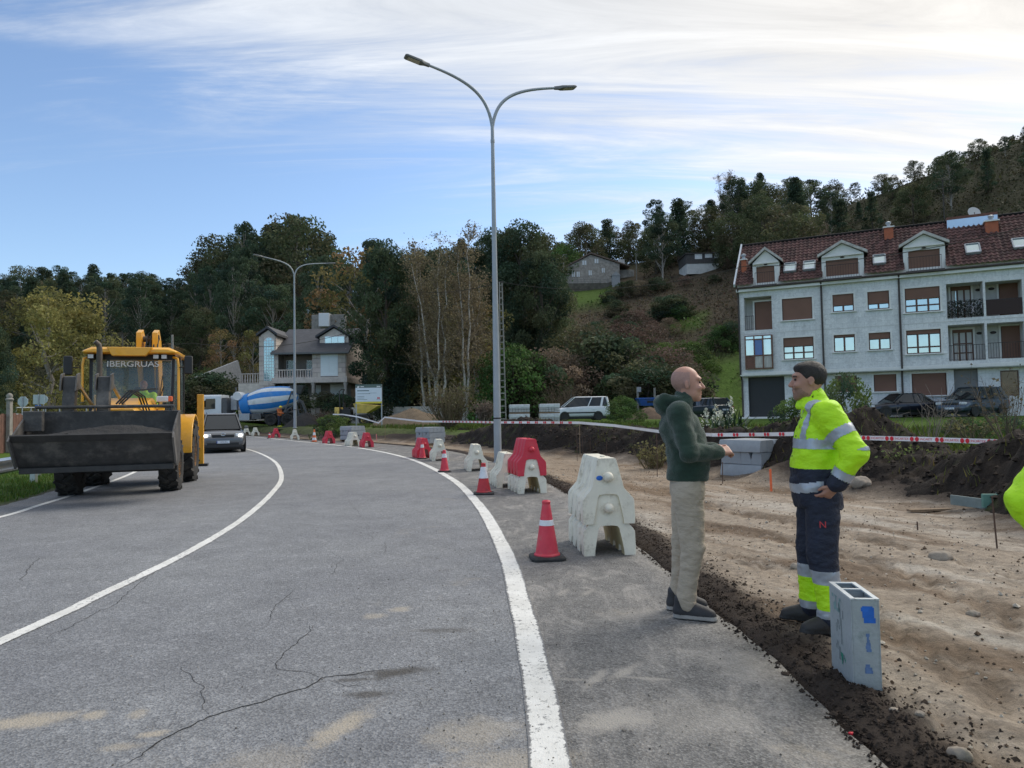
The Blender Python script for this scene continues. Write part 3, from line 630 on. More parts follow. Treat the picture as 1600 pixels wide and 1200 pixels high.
def soil_material():
    m, nt, b = nodes("bare_earth"); N = nt.nodes; L = nt.links; at = N.new('ShaderNodeAttribute'); at.attribute_name = "Col"; ge = N.new('ShaderNodeNewGeometry')
    n1 = N.new('ShaderNodeTexNoise'); n1.inputs['Scale'].default_value = 11; n1.inputs['Detail'].default_value = 10; n1.inputs['Roughness'].default_value = .78; L.new(ge.outputs['Position'], n1.inputs['Vector'])
    r = N.new('ShaderNodeMapRange'); r.inputs['From Min'].default_value = .3; r.inputs['From Max'].default_value = .7; r.inputs['To Min'].default_value = .50; r.inputs['To Max'].default_value = 1.45; L.new(n1.outputs[0], r.inputs[0])
    x = N.new('ShaderNodeMix'); x.data_type = 'RGBA'; x.blend_type = 'MULTIPLY'; x.inputs[0].default_value = 1; L.new(at.outputs[0], x.inputs[6]); L.new(r.outputs[0], x.inputs[7]); L.new(x.outputs[2], b.inputs['Base Color'])
    bu = N.new('ShaderNodeBump'); bu.inputs['Strength'].default_value = .9; bu.inputs['Distance'].default_value = .03; n2 = N.new('ShaderNodeTexNoise'); n2.inputs['Scale'].default_value = 22; n2.inputs['Detail'].default_value = 9; n2.inputs['Roughness'].default_value = .7; L.new(ge.outputs['Position'], n2.inputs['Vector']); L.new(n2.outputs[0], bu.inputs['Height']); L.new(bu.outputs[0], b.inputs['Normal'])
    b.inputs['Roughness'].default_value = .92; b.inputs['Specular IOR Level'].default_value = .2
    return m
SOIL = soil_material()
def build_dirt():
    L_ = by_y(EDGE_R, DEN) - np.array([.25, 0]); R_ = by_y(BANK, DEN) + np.array([1.4, 0])
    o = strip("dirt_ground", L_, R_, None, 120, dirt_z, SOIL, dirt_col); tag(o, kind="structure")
build_dirt()
HEAP_Y = np.array([-6, 2, 6.5, 8.8, 10.2, 11.4, 12.5, 13.5, 15, 17, 19.5, 21.5, 23, 24.5, 26.5, 29, 31, 33, 35, 37, 40, 80])
HEAP_H = np.array([.8, .9, 1.0, 1.10, .98, .52, .62, 1.40, 1.10, .85, .90, .95, .85, .95, 1.12, 1.15, .95, .70, .35, .15, .1, .1])
def heap_z(x, y):
    b = sdist(BANK, x, y); h = np.interp(y, HEAP_Y, HEAP_H); h = h * (1 + .28 * fbm(x / 1.4, y / 1.4, 8, 3))
    w = 1.25; prof = sstep(-.15, w, b) * sstep(3.3, 1.6, b); base = terrain(x, y, False)
    z = dirt_z_edge(b) + np.maximum(base, 0) * sstep(0, 3, b) * (1 - prof) + h * prof
    ro = sstep(-.2, .5, b) * sstep(5.2, 4.2, b)
    z = z + ro * (.21 * fbm(x / .55, y / .55, 1, 4) + .11 * np.abs(fbm(x / .2, y / .2, 4, 3)) + .035 * fbm(x / .06, y / .06, 7, 2))
    return z - .25 * sstep(4.2, 5.2, b)
def dirt_z_edge(b): return -.06 + .05 * sstep(-.3, .2, b)
def heap_col(V):
    x, y, z = (V[:, k].astype(float) for k in range(3)); b = sdist(BANK, x, y); c = np.tile(np.array([.021, .016, .013]), (len(x), 1))
    def mixin(c, col, w): return c * (1 - w[:, None]) + col * w[:, None]
    c = mixin(c, np.array([.045, .032, .022]), sstep(.05, .5, fbm(x / .7, y / .7, 3, 4)) * .8)
    c = mixin(c, np.array([.060, .075, .022]), sstep(.22, .5, fbm(x / .9 + 4, y / .9, z / .5, 4)) * .6)
    return mixin(c, GRASS * .8, sstep(3.6, 4.6, b))
def build_heaps():
    den = np.concatenate([np.arange(1.5, 20, .06), np.arange(20, 46, .14)])
    o = strip("soil_bank", by_y(BANK, den) - np.array([.45, 0]), by_y(BANK, den) + np.array([5.6, 0]), None, 110, heap_z, SOIL, heap_col); tag(o, kind="structure")
build_heaps()
def build_verge():
    d = np.concatenate([np.arange(1, 40, .3), np.arange(40, 70, 1.)]); R_ = by_y(EDGE_L, d) + np.array([.12, 0]); L_ = R_ - np.array([5.5, 0])
    def zf(x, y): l = sdist(EDGE_L, x, y); return -.03 + .045 * sstep(.0, -.5, l) + .03 * fbm(x / .6, y / .6, 3, 3) * sstep(-.1, -.6, l) - .25 * sstep(-4.6, -5.4, l)
    def cf(V): x, y = V[:, 0].astype(float), V[:, 1].astype(float); l = sdist(EDGE_L, x, y) + .2 * fbm(x / .5, y / .5, 1, 3); w = sstep(-.25, -.05, l)[:, None]; g = sstep(-1.15, -.95, l)[:, None] * 0; return (GRASS * .8) * (1 - w) + np.array([.12, .11, .10]) * w
    o = strip("grass_verge", L_, R_, None, 26, zf, SOIL, cf); tag(o, kind="structure")
build_verge()
PL_W = mat("plastic_white", (.78, .735, .61), .5, .08, 5, .15, 60, dirt=(.36, .31, .22), dscale=6, damt=.8)
PL_R = mat("plastic_red", (.62, .030, .055), .45, .10, 5, .15, 60, dirt=(.45, .12, .12), dscale=5, damt=.4)
PL_IN = mat("plastic_inner", (.62, .52, .30), .6, .1, 5)
RUB = mat("black_rubber", (.022, .022, .023), .75, .2, 14, .25, 60, dirt=(.10, .095, .085), dscale=9, damt=.5)
STEEL = mat("galvanised_steel", (.36, .39, .42), .55, .10, 6, metal=.35, dirt=(.22, .22, .22), dscale=3, damt=.4)
STEELD = mat("dark_steel", (.06, .055, .05), .6, .25, 12, metal=.5, dirt=(.15, .08, .04), dscale=8, damt=.6)
REFW = mat("reflective_white", (.72, .73, .76), .35, .1, 20, dirt=(.4, .38, .35), dscale=12, damt=.4)
CONC = mat("concrete", (.33, .34, .35), .85, .16, 5, .5, 60, dirt=(.22, .21, .19), dscale=3, damt=.5)
CONCD = mat("old_concrete", (.27, .255, .23), .9, .22, 4, .5, 40, dirt=(.12, .11, .09), dscale=2.5, damt=.6)
WOOD = mat("weathered_wood", (.23, .16, .10), .85, .25, 6, .4, 30, stretch=(6, 6, 1))
BLUEP = mat("blue_paint", (.02, .14, .55), .5, .2, 20)
GREENP = mat("green_paint", (.02, .22, .15), .6, .3, 20)
ORANGE = mat("orange_paint", (.80, .15, .05), .55, .15, 20)
WHITEP = mat("white_print", (.80, .80, .80), .5, .05)
REDP = mat("red_print", (.68, .02, .04), .5, .08)
BH, BL = .66, .92
def barrier_meshes():
    prof = [(.262, 0), (.268, .05), (.265, .235), (.250, .262), (.170, .352), (.162, .372), (.098, .635), (.084, .66)]
    inn = [(.150, 0), (.148, .05), (.128, .16), (.112, .235), (.105, .268), (.088, .290), (.04, .297), (.0, .298)]
    xs = np.array([-.46, -.44, -.34, -.32, -.22, -.20, -.07, -.05, .05, .07, .20, .22, .32, .34, .44, .46]); n = len(xs)
    gro = np.array([0, 0, 0, 1, 1, 0, 0, 1, 1, 0, 0, 1, 1, 0, 0, 0]) * .026
    notch = np.array([0, 0, 0, 1, 1, 0, 0, 1, 1, 0, 0, 1, 1, 0, 0, 0]) * .075
    out = MB(); rings = []
    for i, x in enumerate(xs):
        ring = []
        for sgn in (1, -1):
            pp = prof if sgn == 1 else prof[::-1]
            for (y, z) in pp:
                g = gro[i] * (1 if .04 < z < .6 else .3); zz = z + (notch[i] if z == 0 else 0); zz = max(zz, notch[i] if z <= .05 else zz)
                xx = x * (1 - .10 * z / BH)
                ring.append((xx, sgn * (y - g), zz))
        rings.append(ring)
    m = len(rings[0]); V = [p for r in rings for p in r]; F = [(i * m + k, i * m + k + 1, (i + 1) * m + k + 1, (i + 1) * m + k) for i in range(n - 1) for k in range(m - 1)]
    b = len(V); ir = []
    for i, x in enumerate(xs):
        for (y, z) in inn[:-1] + [(0, .298)] + [(-y, z) for (y, z) in inn[:-1][::-1]]:
            zz = max(z, notch[i] if z <= .05 else z); V.append((x * (1 - .10 * zz / BH), y, zz))
    mi = 2 * len(inn) - 1
    F2 = [(b + i * mi + k, b + (i + 1) * mi + k, b + (i + 1) * mi + k + 1, b + i * mi + k + 1) for i in range(n - 1) for k in range(mi - 1)]
    Fb = []
    for i in range(n - 1):
        Fb += [(i * m, (i + 1) * m, b + (i + 1) * mi, b + i * mi), (i * m + m - 1, b + i * mi + mi - 1, b + (i + 1) * mi + mi - 1, (i + 1) * m + m - 1)]
    h = m // 2; hi = len(inn)
    Fe = []
    for e in (0, n - 1):
        o = e * m; q = b + e * mi
        for k in range(hi - 1): Fe.append((o + k, o + k + 1, q + k + 1, q + k)); Fe.append((o + m - 1 - k, q + mi - 1 - k, q + mi - 2 - k, o + m - 2 - k))
        Fe.append((o + h - 1, o + h, q + hi - 1))
    out.add(V, F + Fb + Fe, 0); out.f += [list(f) for f in F2]; out.m += [1] * len(F2)
    return out
_bar = None
def barrier(mname, M, label, group, parent_loc, rz, z=0.0, tilt=0.0):
    global _bar
    root = empty("water_filled_barrier", (parent_loc[0], parent_loc[1], z), rz, label, "traffic barrier", group)
    if _bar is None: _bar = {}
    if mname not in _bar:
        sh = barrier_meshes().build("shell", [M, PL_IN if mname == 'w' else M], root, bevel=.005, seg=1)
        k = MB(); k.lathe([(.0, .052), (.030, .045), (.048, .022), (.052, -.01), (.052, -.03)], 14, axis='x'); kn = k.build("knob", M, root, smooth=40); kn.location = (.462, 0, .475)
        c = MB(); c.lathe([(.028, 0), (.026, .014), (.0, .014)], 12); ca = c.build("filler_cap", M, root, smooth=40); ca.location = (.2, 0, BH)
        _bar[mname] = (sh, kn, ca)
    else:
        for p in _bar[mname]: c = p.copy(); COL.objects.link(c); c.parent = root
    root.rotation_euler = (0, tilt, rz); return root
def tang(P, y): k = np.argmin(np.abs(P[:, 1] - y)); d = P[min(k + 2, len(P) - 1)] - P[max(k - 2, 0)]; return math.atan2(d[1], d[0])
def put_barrier(px, py, mname, label, z=0.0, dz=0.0, drz=0.0, off=.45):
    g = G(px, py, 0); a = tang(LINE_R, g.y) + drz          # the near end face stands at the pixel
    c = g + Vector((math.cos(a), math.sin(a), 0)) * off
    return barrier(mname, PL_W if mname == 'w' else PL_R, label, "plastic barriers along the road edge", (c.x, c.y), a + math.pi, z)
b1 = put_barrier(953, 868, 'w', "dirty white plastic barrier, the lower of the nearest stacked pair")
b2 = put_barrier(953, 868, 'w', "white plastic barrier with blue paint spot, stacked on top of the nearest pair", z=.315)
sp = MB(); sp.lathe([(.0, .003), (.03, .002), (.034, 0)], 11, axis='x'); s_ = sp.build("paint_spot", BLUEP, b2, smooth=40); s_.location = (.431, -.085, .462); s_.scale = (1, 1, .75)
put_barrier(832, 771, 'w', "crumpled white plastic barrier carrying a red one stacked on it", drz=.05)
put_barrier(832, 771, 'r', "red plastic barrier stacked on a white one", z=.315, drz=.05)
put_barrier(797, 762, 'w', "white plastic barrier just left of the red-on-white stack")
put_barrier(746, 736, 'w', "lone white plastic barrier at the foot of the tall lamp post", drz=-.1)
put_barrier(688, 720, 'w', "white plastic barrier touching a red one beside two cones", drz=-.1)
put_barrier(664, 716, 'r', "red plastic barrier half hidden by a cone, left of a white one")
put_barrier(575, 699, 'r', "red plastic barrier overlapping the right end of a white one, near the kerb stacks", drz=-.12)
put_barrier(555, 697, 'w', "white plastic barrier overlapped by a red one, near the kerb stacks")
put_barrier(516, 693, 'r', "red plastic barrier just right of the orange striped cone", drz=-.1)
put_barrier(461, 687.5, 'w', "white plastic barrier in front of the far lamp post", drz=-.2)
put_barrier(432, 684, 'r', "farthest red plastic barrier, between two white ones", drz=-.1)
put_barrier(400, 681, 'w', "right one of two white barriers beside the grey car", drz=-.2)
put_barrier(386, 680.5, 'w', "left one of two white barriers, next to the grey car", drz=-.2)
def cone(px, py, label, H, bands, col, base=.17, rz=.2):
    g = G(px, py); root = empty("traffic_cone", (g.x, g.y, .002), rz, label, "cone", "traffic cones along the edge line")
    bm = MB(); w = base; c = .045; poly = [(w - c, -w), (w, -w + c), (w, w - c), (w - c, w), (-w + c, w), (-w, w - c), (-w, -w + c), (-w + c, -w)]
    bm.loft([[(x * q, y * q, z) for x, y in poly] for q, z in ((1, 0), (1.0, .022), (.93, .034), (.62, .040))]); bm.build("base", RUB, root, bevel=.004)
    r0, r1 = base * .70, .034; rr = lambda z: r0 + (r1 - r0) * (z - .036) / (H - .036)
    k = MB(); k.lathe([(r0 + .012, .036), (r0 + .010, .05), (rr(.06), .062)] + [(rr(z), z) for z in np.linspace(.08, H - .035, 10)] + [(r1 + .008, H - .032), (r1 + .010, H - .012), (r1, H), (.018, H), (.016, H - .05)], 24); k.build("body", col, root, smooth=35)
    for (a, b) in bands: q = MB(); q.lathe([(rr(a) + .0005, a), (rr(a) + .003, a + .002), (rr(b) + .003, b - .002), (rr(b) + .0005, b)], 24); q.build("reflective_band", REFW, root, smooth=35)
    return root
CR = mat("cone_red", (.66, .045, .075), .5, .12, 9, .1, 60, dirt=(.35, .15, .13), dscale=9, damt=.55); CRD = mat("cone_red_dirty", (.50, .03, .04), .55, .2, 9, dirt=(.08, .04, .035), dscale=6, damt=.85); CO = mat("cone_orange", (.70, .16, .05), .55, .15, 9)
cone(855, 873, "nearest red cone with one narrow white band", .575, [(.33, .385)], CR, rz=.1)
cone(756, 772, "red cone with wide white upper band and soot-blackened foot", .56, [(.285, .49)], CRD, .185, .05)
cone(694.5, 737.5, "slim red cone with a white band near its top, third from the camera", .55, [(.36, .46)], CR, .16)
cone(660, 717, "red cone with white tip band in front of red barrier", .52, [(.37, .47)], CR, .16)
cone(491, 691, "white and orange striped cone far along the edge line", .72, [(.12, .26), (.40, .56)], CO, .19)
cone(421, 685, "small dirty cone beside the farthest red barrier", .40, [(.25, .31)], CRD, .16)
def lamp(base, fork_z, tipL, tipR, label, r0=.115, r1=.05):
    root = empty("street_lamp", base, 0, label, "street lamp", "double-armed street lamps"); b = Vector(base); zz = fork_z - b.z
    p = MB(); p.tube([(0, 0, -.05), (0, 0, 1.2), (0, 0, zz * .5), (0, 0, zz)], [r0, r0 * .97, (r0 + r1) / 2, r1], 20); p.build("pole", STEEL, root, smooth=40)
    q = MB()
    q.lathe([(.03, 0), (.195, 0), (.195, .015), (.125, .02), (.118, .05), (.115, .05)], 16); q.build("base_plate", STEEL, root, smooth=35)
    bd = MB(); bd.lathe([(r0 * .93 + .002, 1.30), (r0 * .93 + .006, 1.305), (r0 * .93 + .006, 1.345), (r0 * .93 + .002, 1.35)], 20); bd.build("band", RUB, root, smooth=35)
    cl = MB(); cl.lathe([(r1 + .002, zz - .70), (r1 + .014, zz - .69), (r1 + .014, zz - .60), (r1 + .002, zz - .59)], 16); cl.build("collar", STEEL, root, smooth=35)
    for k, t in enumerate((tipL, tipR)):
        t = Vector(t) - b; t = Vector((t.x * .87, t.y * .87, zz + (t.z - zz) * .90)); h = Vector((t.x, t.y, 0)); L = h.length; h.normalize(); pts = []
        P0 = Vector((0, 0, zz - .25)); P1 = Vector((0, 0, zz + .72)) + h * .12; P2 = h * L * .30 + Vector((0, 0, zz + (t.z - zz) * .80)); P3 = t
        for i in range(19):
            s = i / 18; pts.append(P0 * (1 - s) ** 3 + P1 * 3 * s * (1 - s) ** 2 + P2 * 3 * s * s * (1 - s) + P3 * s ** 3)
        a = MB(); a.tube(pts, [r1 * .98] * 10 + [r1 * (.98 - .03 * j) for j in range(9)], 12); a.build("arm", STEEL, root, smooth=40)
        d = (pts[-1] - pts[-3]).normalized(); sd = d.cross(Vector((0, 0, 1))).normalized(); up = sd.cross(d)
        Mx = Matrix((( *d, 0), (*sd, 0), (*up, 0), (0, 0, 0, 1))).transposed(); Mx.translation = pts[-1]
        hd = MB(); hd.loft([[(x, w * y, z0 + hh * z) for y, z in ((-.5, 0), (.5, 0), (.5, .6), (.35, 1), (-.35, 1), (-.5, .6))] for x, w, z0, hh in ((-.10, .09, -.04, .09), (.05, .11, -.045, .10), (.16, .25, -.04, .09), (.60, .27, -.035, .075), (.66, .22, -.03, .05))], M=Mx)
        ho = hd.build("lamp_head", mat("lamp_housing", (.16, .165, .17), .5, .1, 8), root, bevel=.006)
        gl = MB(); gl.box((.38, 0, -.046), (.36, .19, .012), M=Mx); gl.build("lens", mat("lamp_lens", (.45, .42, .36), .25, .05), ho)
    return root
lamp((-.46, 21.26, -.02), 10.36, (-2.63, 20.3, 11.86), (1.9, 22.22, 11.86), "tall grey double-armed street lamp standing in front of the soil heaps")
_b = D(461, 668.5, 52); _k = 52 / 47.8
lamp((_b.x, 52, _b.z), 1.45 + 9.69 * _k, (-16.6 * _k, 46.43 * _k, 1.45 + 10.73 * _k), (-12.44 * _k, 49.17 * _k, 1.45 + 10.73 * _k), "farther grey double-armed street lamp in front of the cement mixer and house")
def box_mould():
    A = Vector((1.742, 3.67, 0)); B = Vector((1.868, 3.655, 0)); C = Vector((1.728, 4.02, 0)); H = .468
    ex = (B - A).normalized(); ey = Vector((-ex.y, ex.x, 0)); W_, L_ = .132, .36; t = .006
    root = empty("steel_mould", (*((A + (C - A) * .5 + ex * W_ * .5)[:2]), .0), math.atan2(ex.y, ex.x) - .02, "empty grey steel box mould with blue and green paint marks", "formwork box")
    g = mat("mould_metal", (.42, .46, .48), .5, .14, 7, .2, 50, metal=.25, dirt=(.20, .25, .25), dscale=14, damt=.6)
    for nm, c, d in (("side_panel", (-W_ / 2, 0, H / 2), (t, L_, H)), ("side_panel", (W_ / 2, 0, H / 2), (t, L_, H)), ("end_panel", (0, -L_ / 2 + t / 2, H / 2), (W_ - t - .001, t, H - .002)), ("end_panel", (0, L_ / 2 - t / 2, H / 2), (W_ - t - .001, t, H - .002)), ("divider", (0, .03, H / 2 + .01), (W_ - t - .002, t, H - .03)), ("bottom", (0, 0, .01), (W_ - t - .003, L_ - 2 * t - .003, .01))):
        m = MB(); m.box(c, d); m.build(nm, g, root, bevel=.0015)
    rim = MB()
    for c, d in (((-W_ / 2 + .008, 0, H + .004), (.024, L_ + .004, .008)), ((W_ / 2 - .008, 0, H + .004), (.024, L_ + .004, .008)), ((0, -L_ / 2 + .008, H + .0035), (W_ - .03, .02, .007)), ((0, L_ / 2 - .008, H + .0035), (W_ - .03, .02, .007)), ((0, .03, H + .0035), (W_ - .03, .018, .007))): rim.box(c, d)
    rim.build("rim", mat("bare_rim", (.62, .66, .68), .4, .1, 20, metal=.3), root)
    def smear(seed, cx, cz, w, h, mt, face, thr=0.0):
        m = MB(); rg = np.random.default_rng(seed); n = 13
        for i in range(n):
            for j in range(n):
                u = (i / n - .5) * w; v = (j / n - .5) * h
                if float(pn(u * 30 + seed, v * 14, seed)) + .25 - 1.1 * abs(i / n - .45) ** 2 * 2 > thr:
                    du, dv = w / n, h / n; q = [(u, v), (u + du, v), (u + du, v + dv), (u, v + dv)]
                    if face == 'e': m.add([(cx + a, -L_ / 2 - .0012, cz + b) for a, b in q], [(0, 1, 2, 3)])
                    else: m.add([(-W_ / 2 - t / 2 - .0012, cx + a, cz + b) for a, b in q], [(3, 2, 1, 0)])
        tag(m.build("paint_mark", mt, root, recalc=False), kind="stuff")
    smear(3, .014, .395, .082, .085, BLUEP, 'e', .0); smear(8, .008, .20, .045, .20, mat("faded_blue", (.12, .20, .38), .6, .3, 30), 'e', .17); smear(5, -.03, .11, .10, .075, GREENP, 's', .12); smear(11, .05, .39, .2, .08, mat("faded_green", (.20, .32, .32), .6, .3, 30), 's', .2); smear(15, 0, .25, .2, .3, mat("mould_scuff", (.22, .25, .26), .6, .3, 30), 's', .30)
box_mould()
KERB = mat("kerb_concrete", (.31, .335, .355), .85, .10, 6, .4, 70, dirt=(.22, .23, .235), dscale=4, damt=.4)
KP = [(-.122, 0), (.122, 0), (.122, .10), (.085, .225), (.068, .245), (-.122, .245)]
_kerb = {}
def kerb(root_loc, rz, flip, label, group):
    key = flip
    if key not in _kerb:
        m = MB(); m.prism([((-x if flip else x), z) for x, z in KP], -.5, .5, 'y'); _kerb[key] = m.build("kerb_stone", KERB, None, bevel=.006); o = _kerb[key]
    else: o = _kerb[key].copy(); COL.objects.link(o)
    o.location = root_loc; o.rotation_euler = (0, 0, rz); return tag(o, label, "kerb stone", group)
def kerb_stack(corner, ang, z0, layers, label, group, jit=1.0, first_ends_right=True):
    """corner: near bottom corner; ang: direction of the right-hand edge; the left-hand edge is ang+90"""
    e = Vector((math.cos(ang), math.sin(ang), 0)); f = Vector((-e.y, e.x, 0)); c = Vector((*corner, 0)) + (e + f) * .5
    for k in range(layers):
        ends_right = (k % 2 == 0) == first_ends_right; rj = jit * (.0, .05, -.02, .03)[k % 4]
        for i in range(4):
            o = (i - 1.5) * .2465
            loc = c + (e if ends_right else f) * o + Vector((0, 0, z0 + k * .252)) + e * rj; fl = i % 2 == 1
            kerb(loc, (ang if ends_right else ang + math.pi / 2) + jit * .02 * (k - 1), not fl if ends_right else fl, f"{('first', 'second', 'third', 'fourth')[i]} kerb from the {'near corner' if ends_right else 'right'}, {('bottom', 'middle', 'top')[k]} layer, {label}", group)
KL = "stack between the men"
pal = MB()
def pallet(corner, ang, z0, label):
    e = Vector((math.cos(ang), math.sin(ang), 0)); f = Vector((-e.y, e.x, 0)); c = Vector((*corner, 0)) + (e + f) * .5; r = empty("wooden_pallet", (c.x, c.y, z0), ang, label, "pallet", "pallets under stacked material")
    for i in range(5): m = MB(); m.box(((i - 2) * .225, 0, .105), (.12, 1.0, .02)); m.build("slat", WOOD, r)
    for i in range(3): m = MB(); m.box((0, (i - 1) * .42, .05), (1.0, .10, .09)); m.build("bearer", WOOD, r)
pallet((4.93, 14.25), rad(35), -.05, "low wooden pallet under the near kerb stack"); kerb_stack((4.93, 14.25), rad(35), .068, 3, KL, "kerb stones in the near stack")
for px_, py_, dep_, an_, lab_, grp_ in ((671, 691, 33.2, 48, "stack above the barrier pair", "kerb stones in the middle stack"), (549, 684, 39.5, 52, "stack under the sign", "kerb stones in the far stack")):
    c = D(px_, py_, dep_); z_ = float(dirt_z(np.array([c.x]), np.array([c.y + .5]))[0]) - .01; pallet((c.x, c.y), rad(an_), z_, "low wooden pallet under the " + lab_); kerb_stack((c.x, c.y), rad(an_), z_ + .118, 3, lab_, grp_, .4)
TAPE = mat("tape_white", (.82, .80, .80), .4, .06, 4)
TP = [(520, 647.5, 44), (535, 647.5, 43), (560, 651.5, 41.5), (591.5, 660.8, 40), (601, 651.8, 39.2), (660, 658.5, 33.5), (720, 659, 28.5), (781, 660, 24.7), (850, 660, 22.8), (905, 660.5, 21.4), (960, 665, 19.6), (1036, 675, 17.2), (1112, 679.5, 15.4), (1180, 679, 14.4), (1240, 678, 13.4), (1345, 684, 12.3), (1450, 686.5, 11.3), (1600, 692, 9.9), (1700, 697, 9.1)]
TW = [Vector(D(*p)) for p in TP]
def tape(idx, label, printed=False, lean=.0):
    P = [TW[i] for i in idx]; Q = []
    for a, b in zip(P[:-1], P[1:]):
        n = max(2, int((b - a).length / .25)); Q += [a.lerp(b, i / n) for i in range(n)]
    Q.append(P[-1]); r = empty("barrier_tape", (0, 0, 0), 0, label, "barrier tape", "barrier tape strung along the works"); m = MB(); h = .038
    ax = []
    for i, p in enumerate(Q): s = math.sin(i * .45 + idx[0]) * .25 + lean; ax.append(Vector((0, -math.sin(s), math.cos(s))))
    for i in range(len(Q) - 1): m.add([Q[i] - ax[i] * h, Q[i + 1] - ax[i + 1] * h, Q[i + 1] + ax[i + 1] * h, Q[i] + ax[i] * h], [(0, 1, 2, 3)])
    m.build("strip", TAPE, r, recalc=False)
    return r, Q, ax
def tape_print(r, Q, start, pitch, words=True, dots=True):
    L = [0]; 
    for a, b in zip(Q[:-1], Q[1:]): L.append(L[-1] + (b - a).length)
    s = start
    def at(s): i = int(np.clip(np.searchsorted(L, s) - 1, 0, len(Q) - 2)); f = (s - L[i]) / (L[i + 1] - L[i]); d = (Q[i + 1] - Q[i]).normalized(); return Q[i].lerp(Q[i + 1], f), d
    while s < L[-1] - pitch * .3:
        p, d = at(s); up = Vector((0, 0, 1)); nrm = d.cross(up).normalized(); up = nrm.cross(d)
        Mx = Matrix(((*d, 0), (*up, 0), (*nrm, 0), (0, 0, 0, 1))).transposed(); Mx.translation = p + nrm * .012
        if dots:
            m = MB()
            for o in (-.042, .042): m.add([(o + .032 * math.cos(a) * (1 if o > 0 else 1), .036 * math.sin(a), 0) for a in np.linspace(0, 2 * math.pi, 14, endpoint=False)], [tuple(range(14))], M=Mx)
            m.build("printed_mark", REDP, r, recalc=False)
        if words: text_mesh("printed_word", "INCARTEX", .052, REDP, r, Mx @ Matrix.Translation((pitch * .5, 0, 0)), bold=.0, sx=.92)
        s += pitch
r, Q, ax = tape([15, 16, 17, 18], "red and white printed barrier tape running off to the right edge", True); tape_print(r, Q, .1, .42)
r, Q, ax = tape([12, 13, 14, 15], "barrier tape stretch passing behind the man in yellow"); tape_print(r, Q, .25, .42, False)
r, Q, ax = tape([9, 10, 11, 12], "plain white barrier tape sagging towards the man in green", lean=.2)
r, Q, ax = tape([5, 6, 7, 8, 9], "barrier tape stretch crossing behind the tall lamp post"); tape_print(r, Q, 3.2, .42, False)
r, Q, ax = tape([0, 1, 2, 3, 4, 5], "far white barrier tape with a sharp dip below the works sign")
def ground_at(x, y): return max(float(dirt_z(np.array([x]), np.array([y]))[0]), float(terrain(np.array([x]), np.array([y]))[0]) if sdist(BANK, [x], [y])[0] > .5 else -9)
def stake(bot, top, r, M, label, cat="stake", group="stakes in the ground", name="stake", n=7):
    b = Vector(bot); t = Vector(top); m = MB(); d = (t - b); m.tube([d * -.08, d * .5, d], [r, r, r * .95], n); o = m.build(name, M, None, smooth=40, loc=b); tag(o, label, cat, group); return o
RUST = mat("rusty_bar", (.085, .05, .035), .8, .3, 20)
for (x0, y0, x1, y1, dep, lab) in ((1558, 856, 1550, 775, None, "rusty steel bar leaning in the dirt near the right edge"), (1129, 757, 1129, 722, None, "thin steel bar in front of the near kerb stack"), (1027, 745, 1026, 676, None, "thin steel bar holding the tape behind the man in green"), (911, 716, 910, 683, 21.6, "leftmost of four steel bars before the soil heap"), (914, 713, 914, 682, 22.4, "second of four steel bars before the soil heap"), (922.5, 716, 922, 683, 21.6, "third of four steel bars before the soil heap"), (926, 713, 925.5, 682, 22.4, "rightmost of four steel bars before the soil heap"), (902, 727, 901, 668, 20.5, "thin steel bar left of the four bars"), (1434, 828, 1433, 815, None, "short steel bar end poking from the dirt"), (947, 720, 948, 690, 20.6, "thin steel bar right of the four bars")):
    g = G(x0, y0, .03) if dep is None else D(x0, y0, dep); t = D(x1, y1, g.y); stake(g, t, .008, RUST, lab, "steel bar", "thin steel bars in the works")
g = G(1205, 765, .15); stake(g, D(1203.5, 733, g.y), .020, ORANGE, "orange painted wooden stake in front of the near kerb stack", n=4)
g = G(588.5, 688, .1); stake(g, D(588, 678, g.y), .028, mat("pink_paint", (.72, .25, .22), .6, .1), "pink painted stake right of the far barriers", n=4)
for (px, dep, lab) in ((905, 21.4, "wooden tape stake where the tape bends before the van"), (1345, 12.3, "wooden tape stake hidden behind the man in yellow"), (660, 33.5, "wooden tape stake by the middle kerb stack"), (601, 39.2, "wooden tape stake where the far tape peaks")):
    t = [w for w, p in zip(TW, TP) if p[0] == px][0]; stake((t.x + .01, t.y + .05, .2), (t.x + .01, t.y + .05, t.z + .06), .016, WOOD, lab, group="wooden stakes holding the tape", n=4)
FB = mat("form_board", (.20, .24, .23), .8, .25, 5, .3, 30)
def board(a, b, h, t, label, M=FB):
    a = Vector(a); b = Vector(b); m = MB(); c = (a + b) / 2; c.z = max(float(dirt_z(np.array([q.x]), np.array([q.y]))[0]) for q in (a, b, c)) - .02; m.box((0, 0, h / 2), ((b - a).length, t, h)); o = m.build("form_board", M, None, bevel=.004, loc=c, rz=math.atan2(b.y - a.y, b.x - a.x)); tag(o, label, "board", "form boards at the toe of the soil bank")
board(G(1487, 803), G(1545, 812), .13, .03, "grey form board standing at the toe of the soil bank"); board(G(1556, 808), G(1640, 832), .13, .03, "right-hand form board at the toe of the bank by the third worker"); board(G(1536, 812), G(1560, 812), .17, .05, "short green painted board joining two form boards", mat("green_board", (.13, .27, .22), .7, .2))
board(G(1420, 802, .02), G(1485, 800, .02), .03, .10, "flat plank lying in the dirt left of the form boards", WOOD)
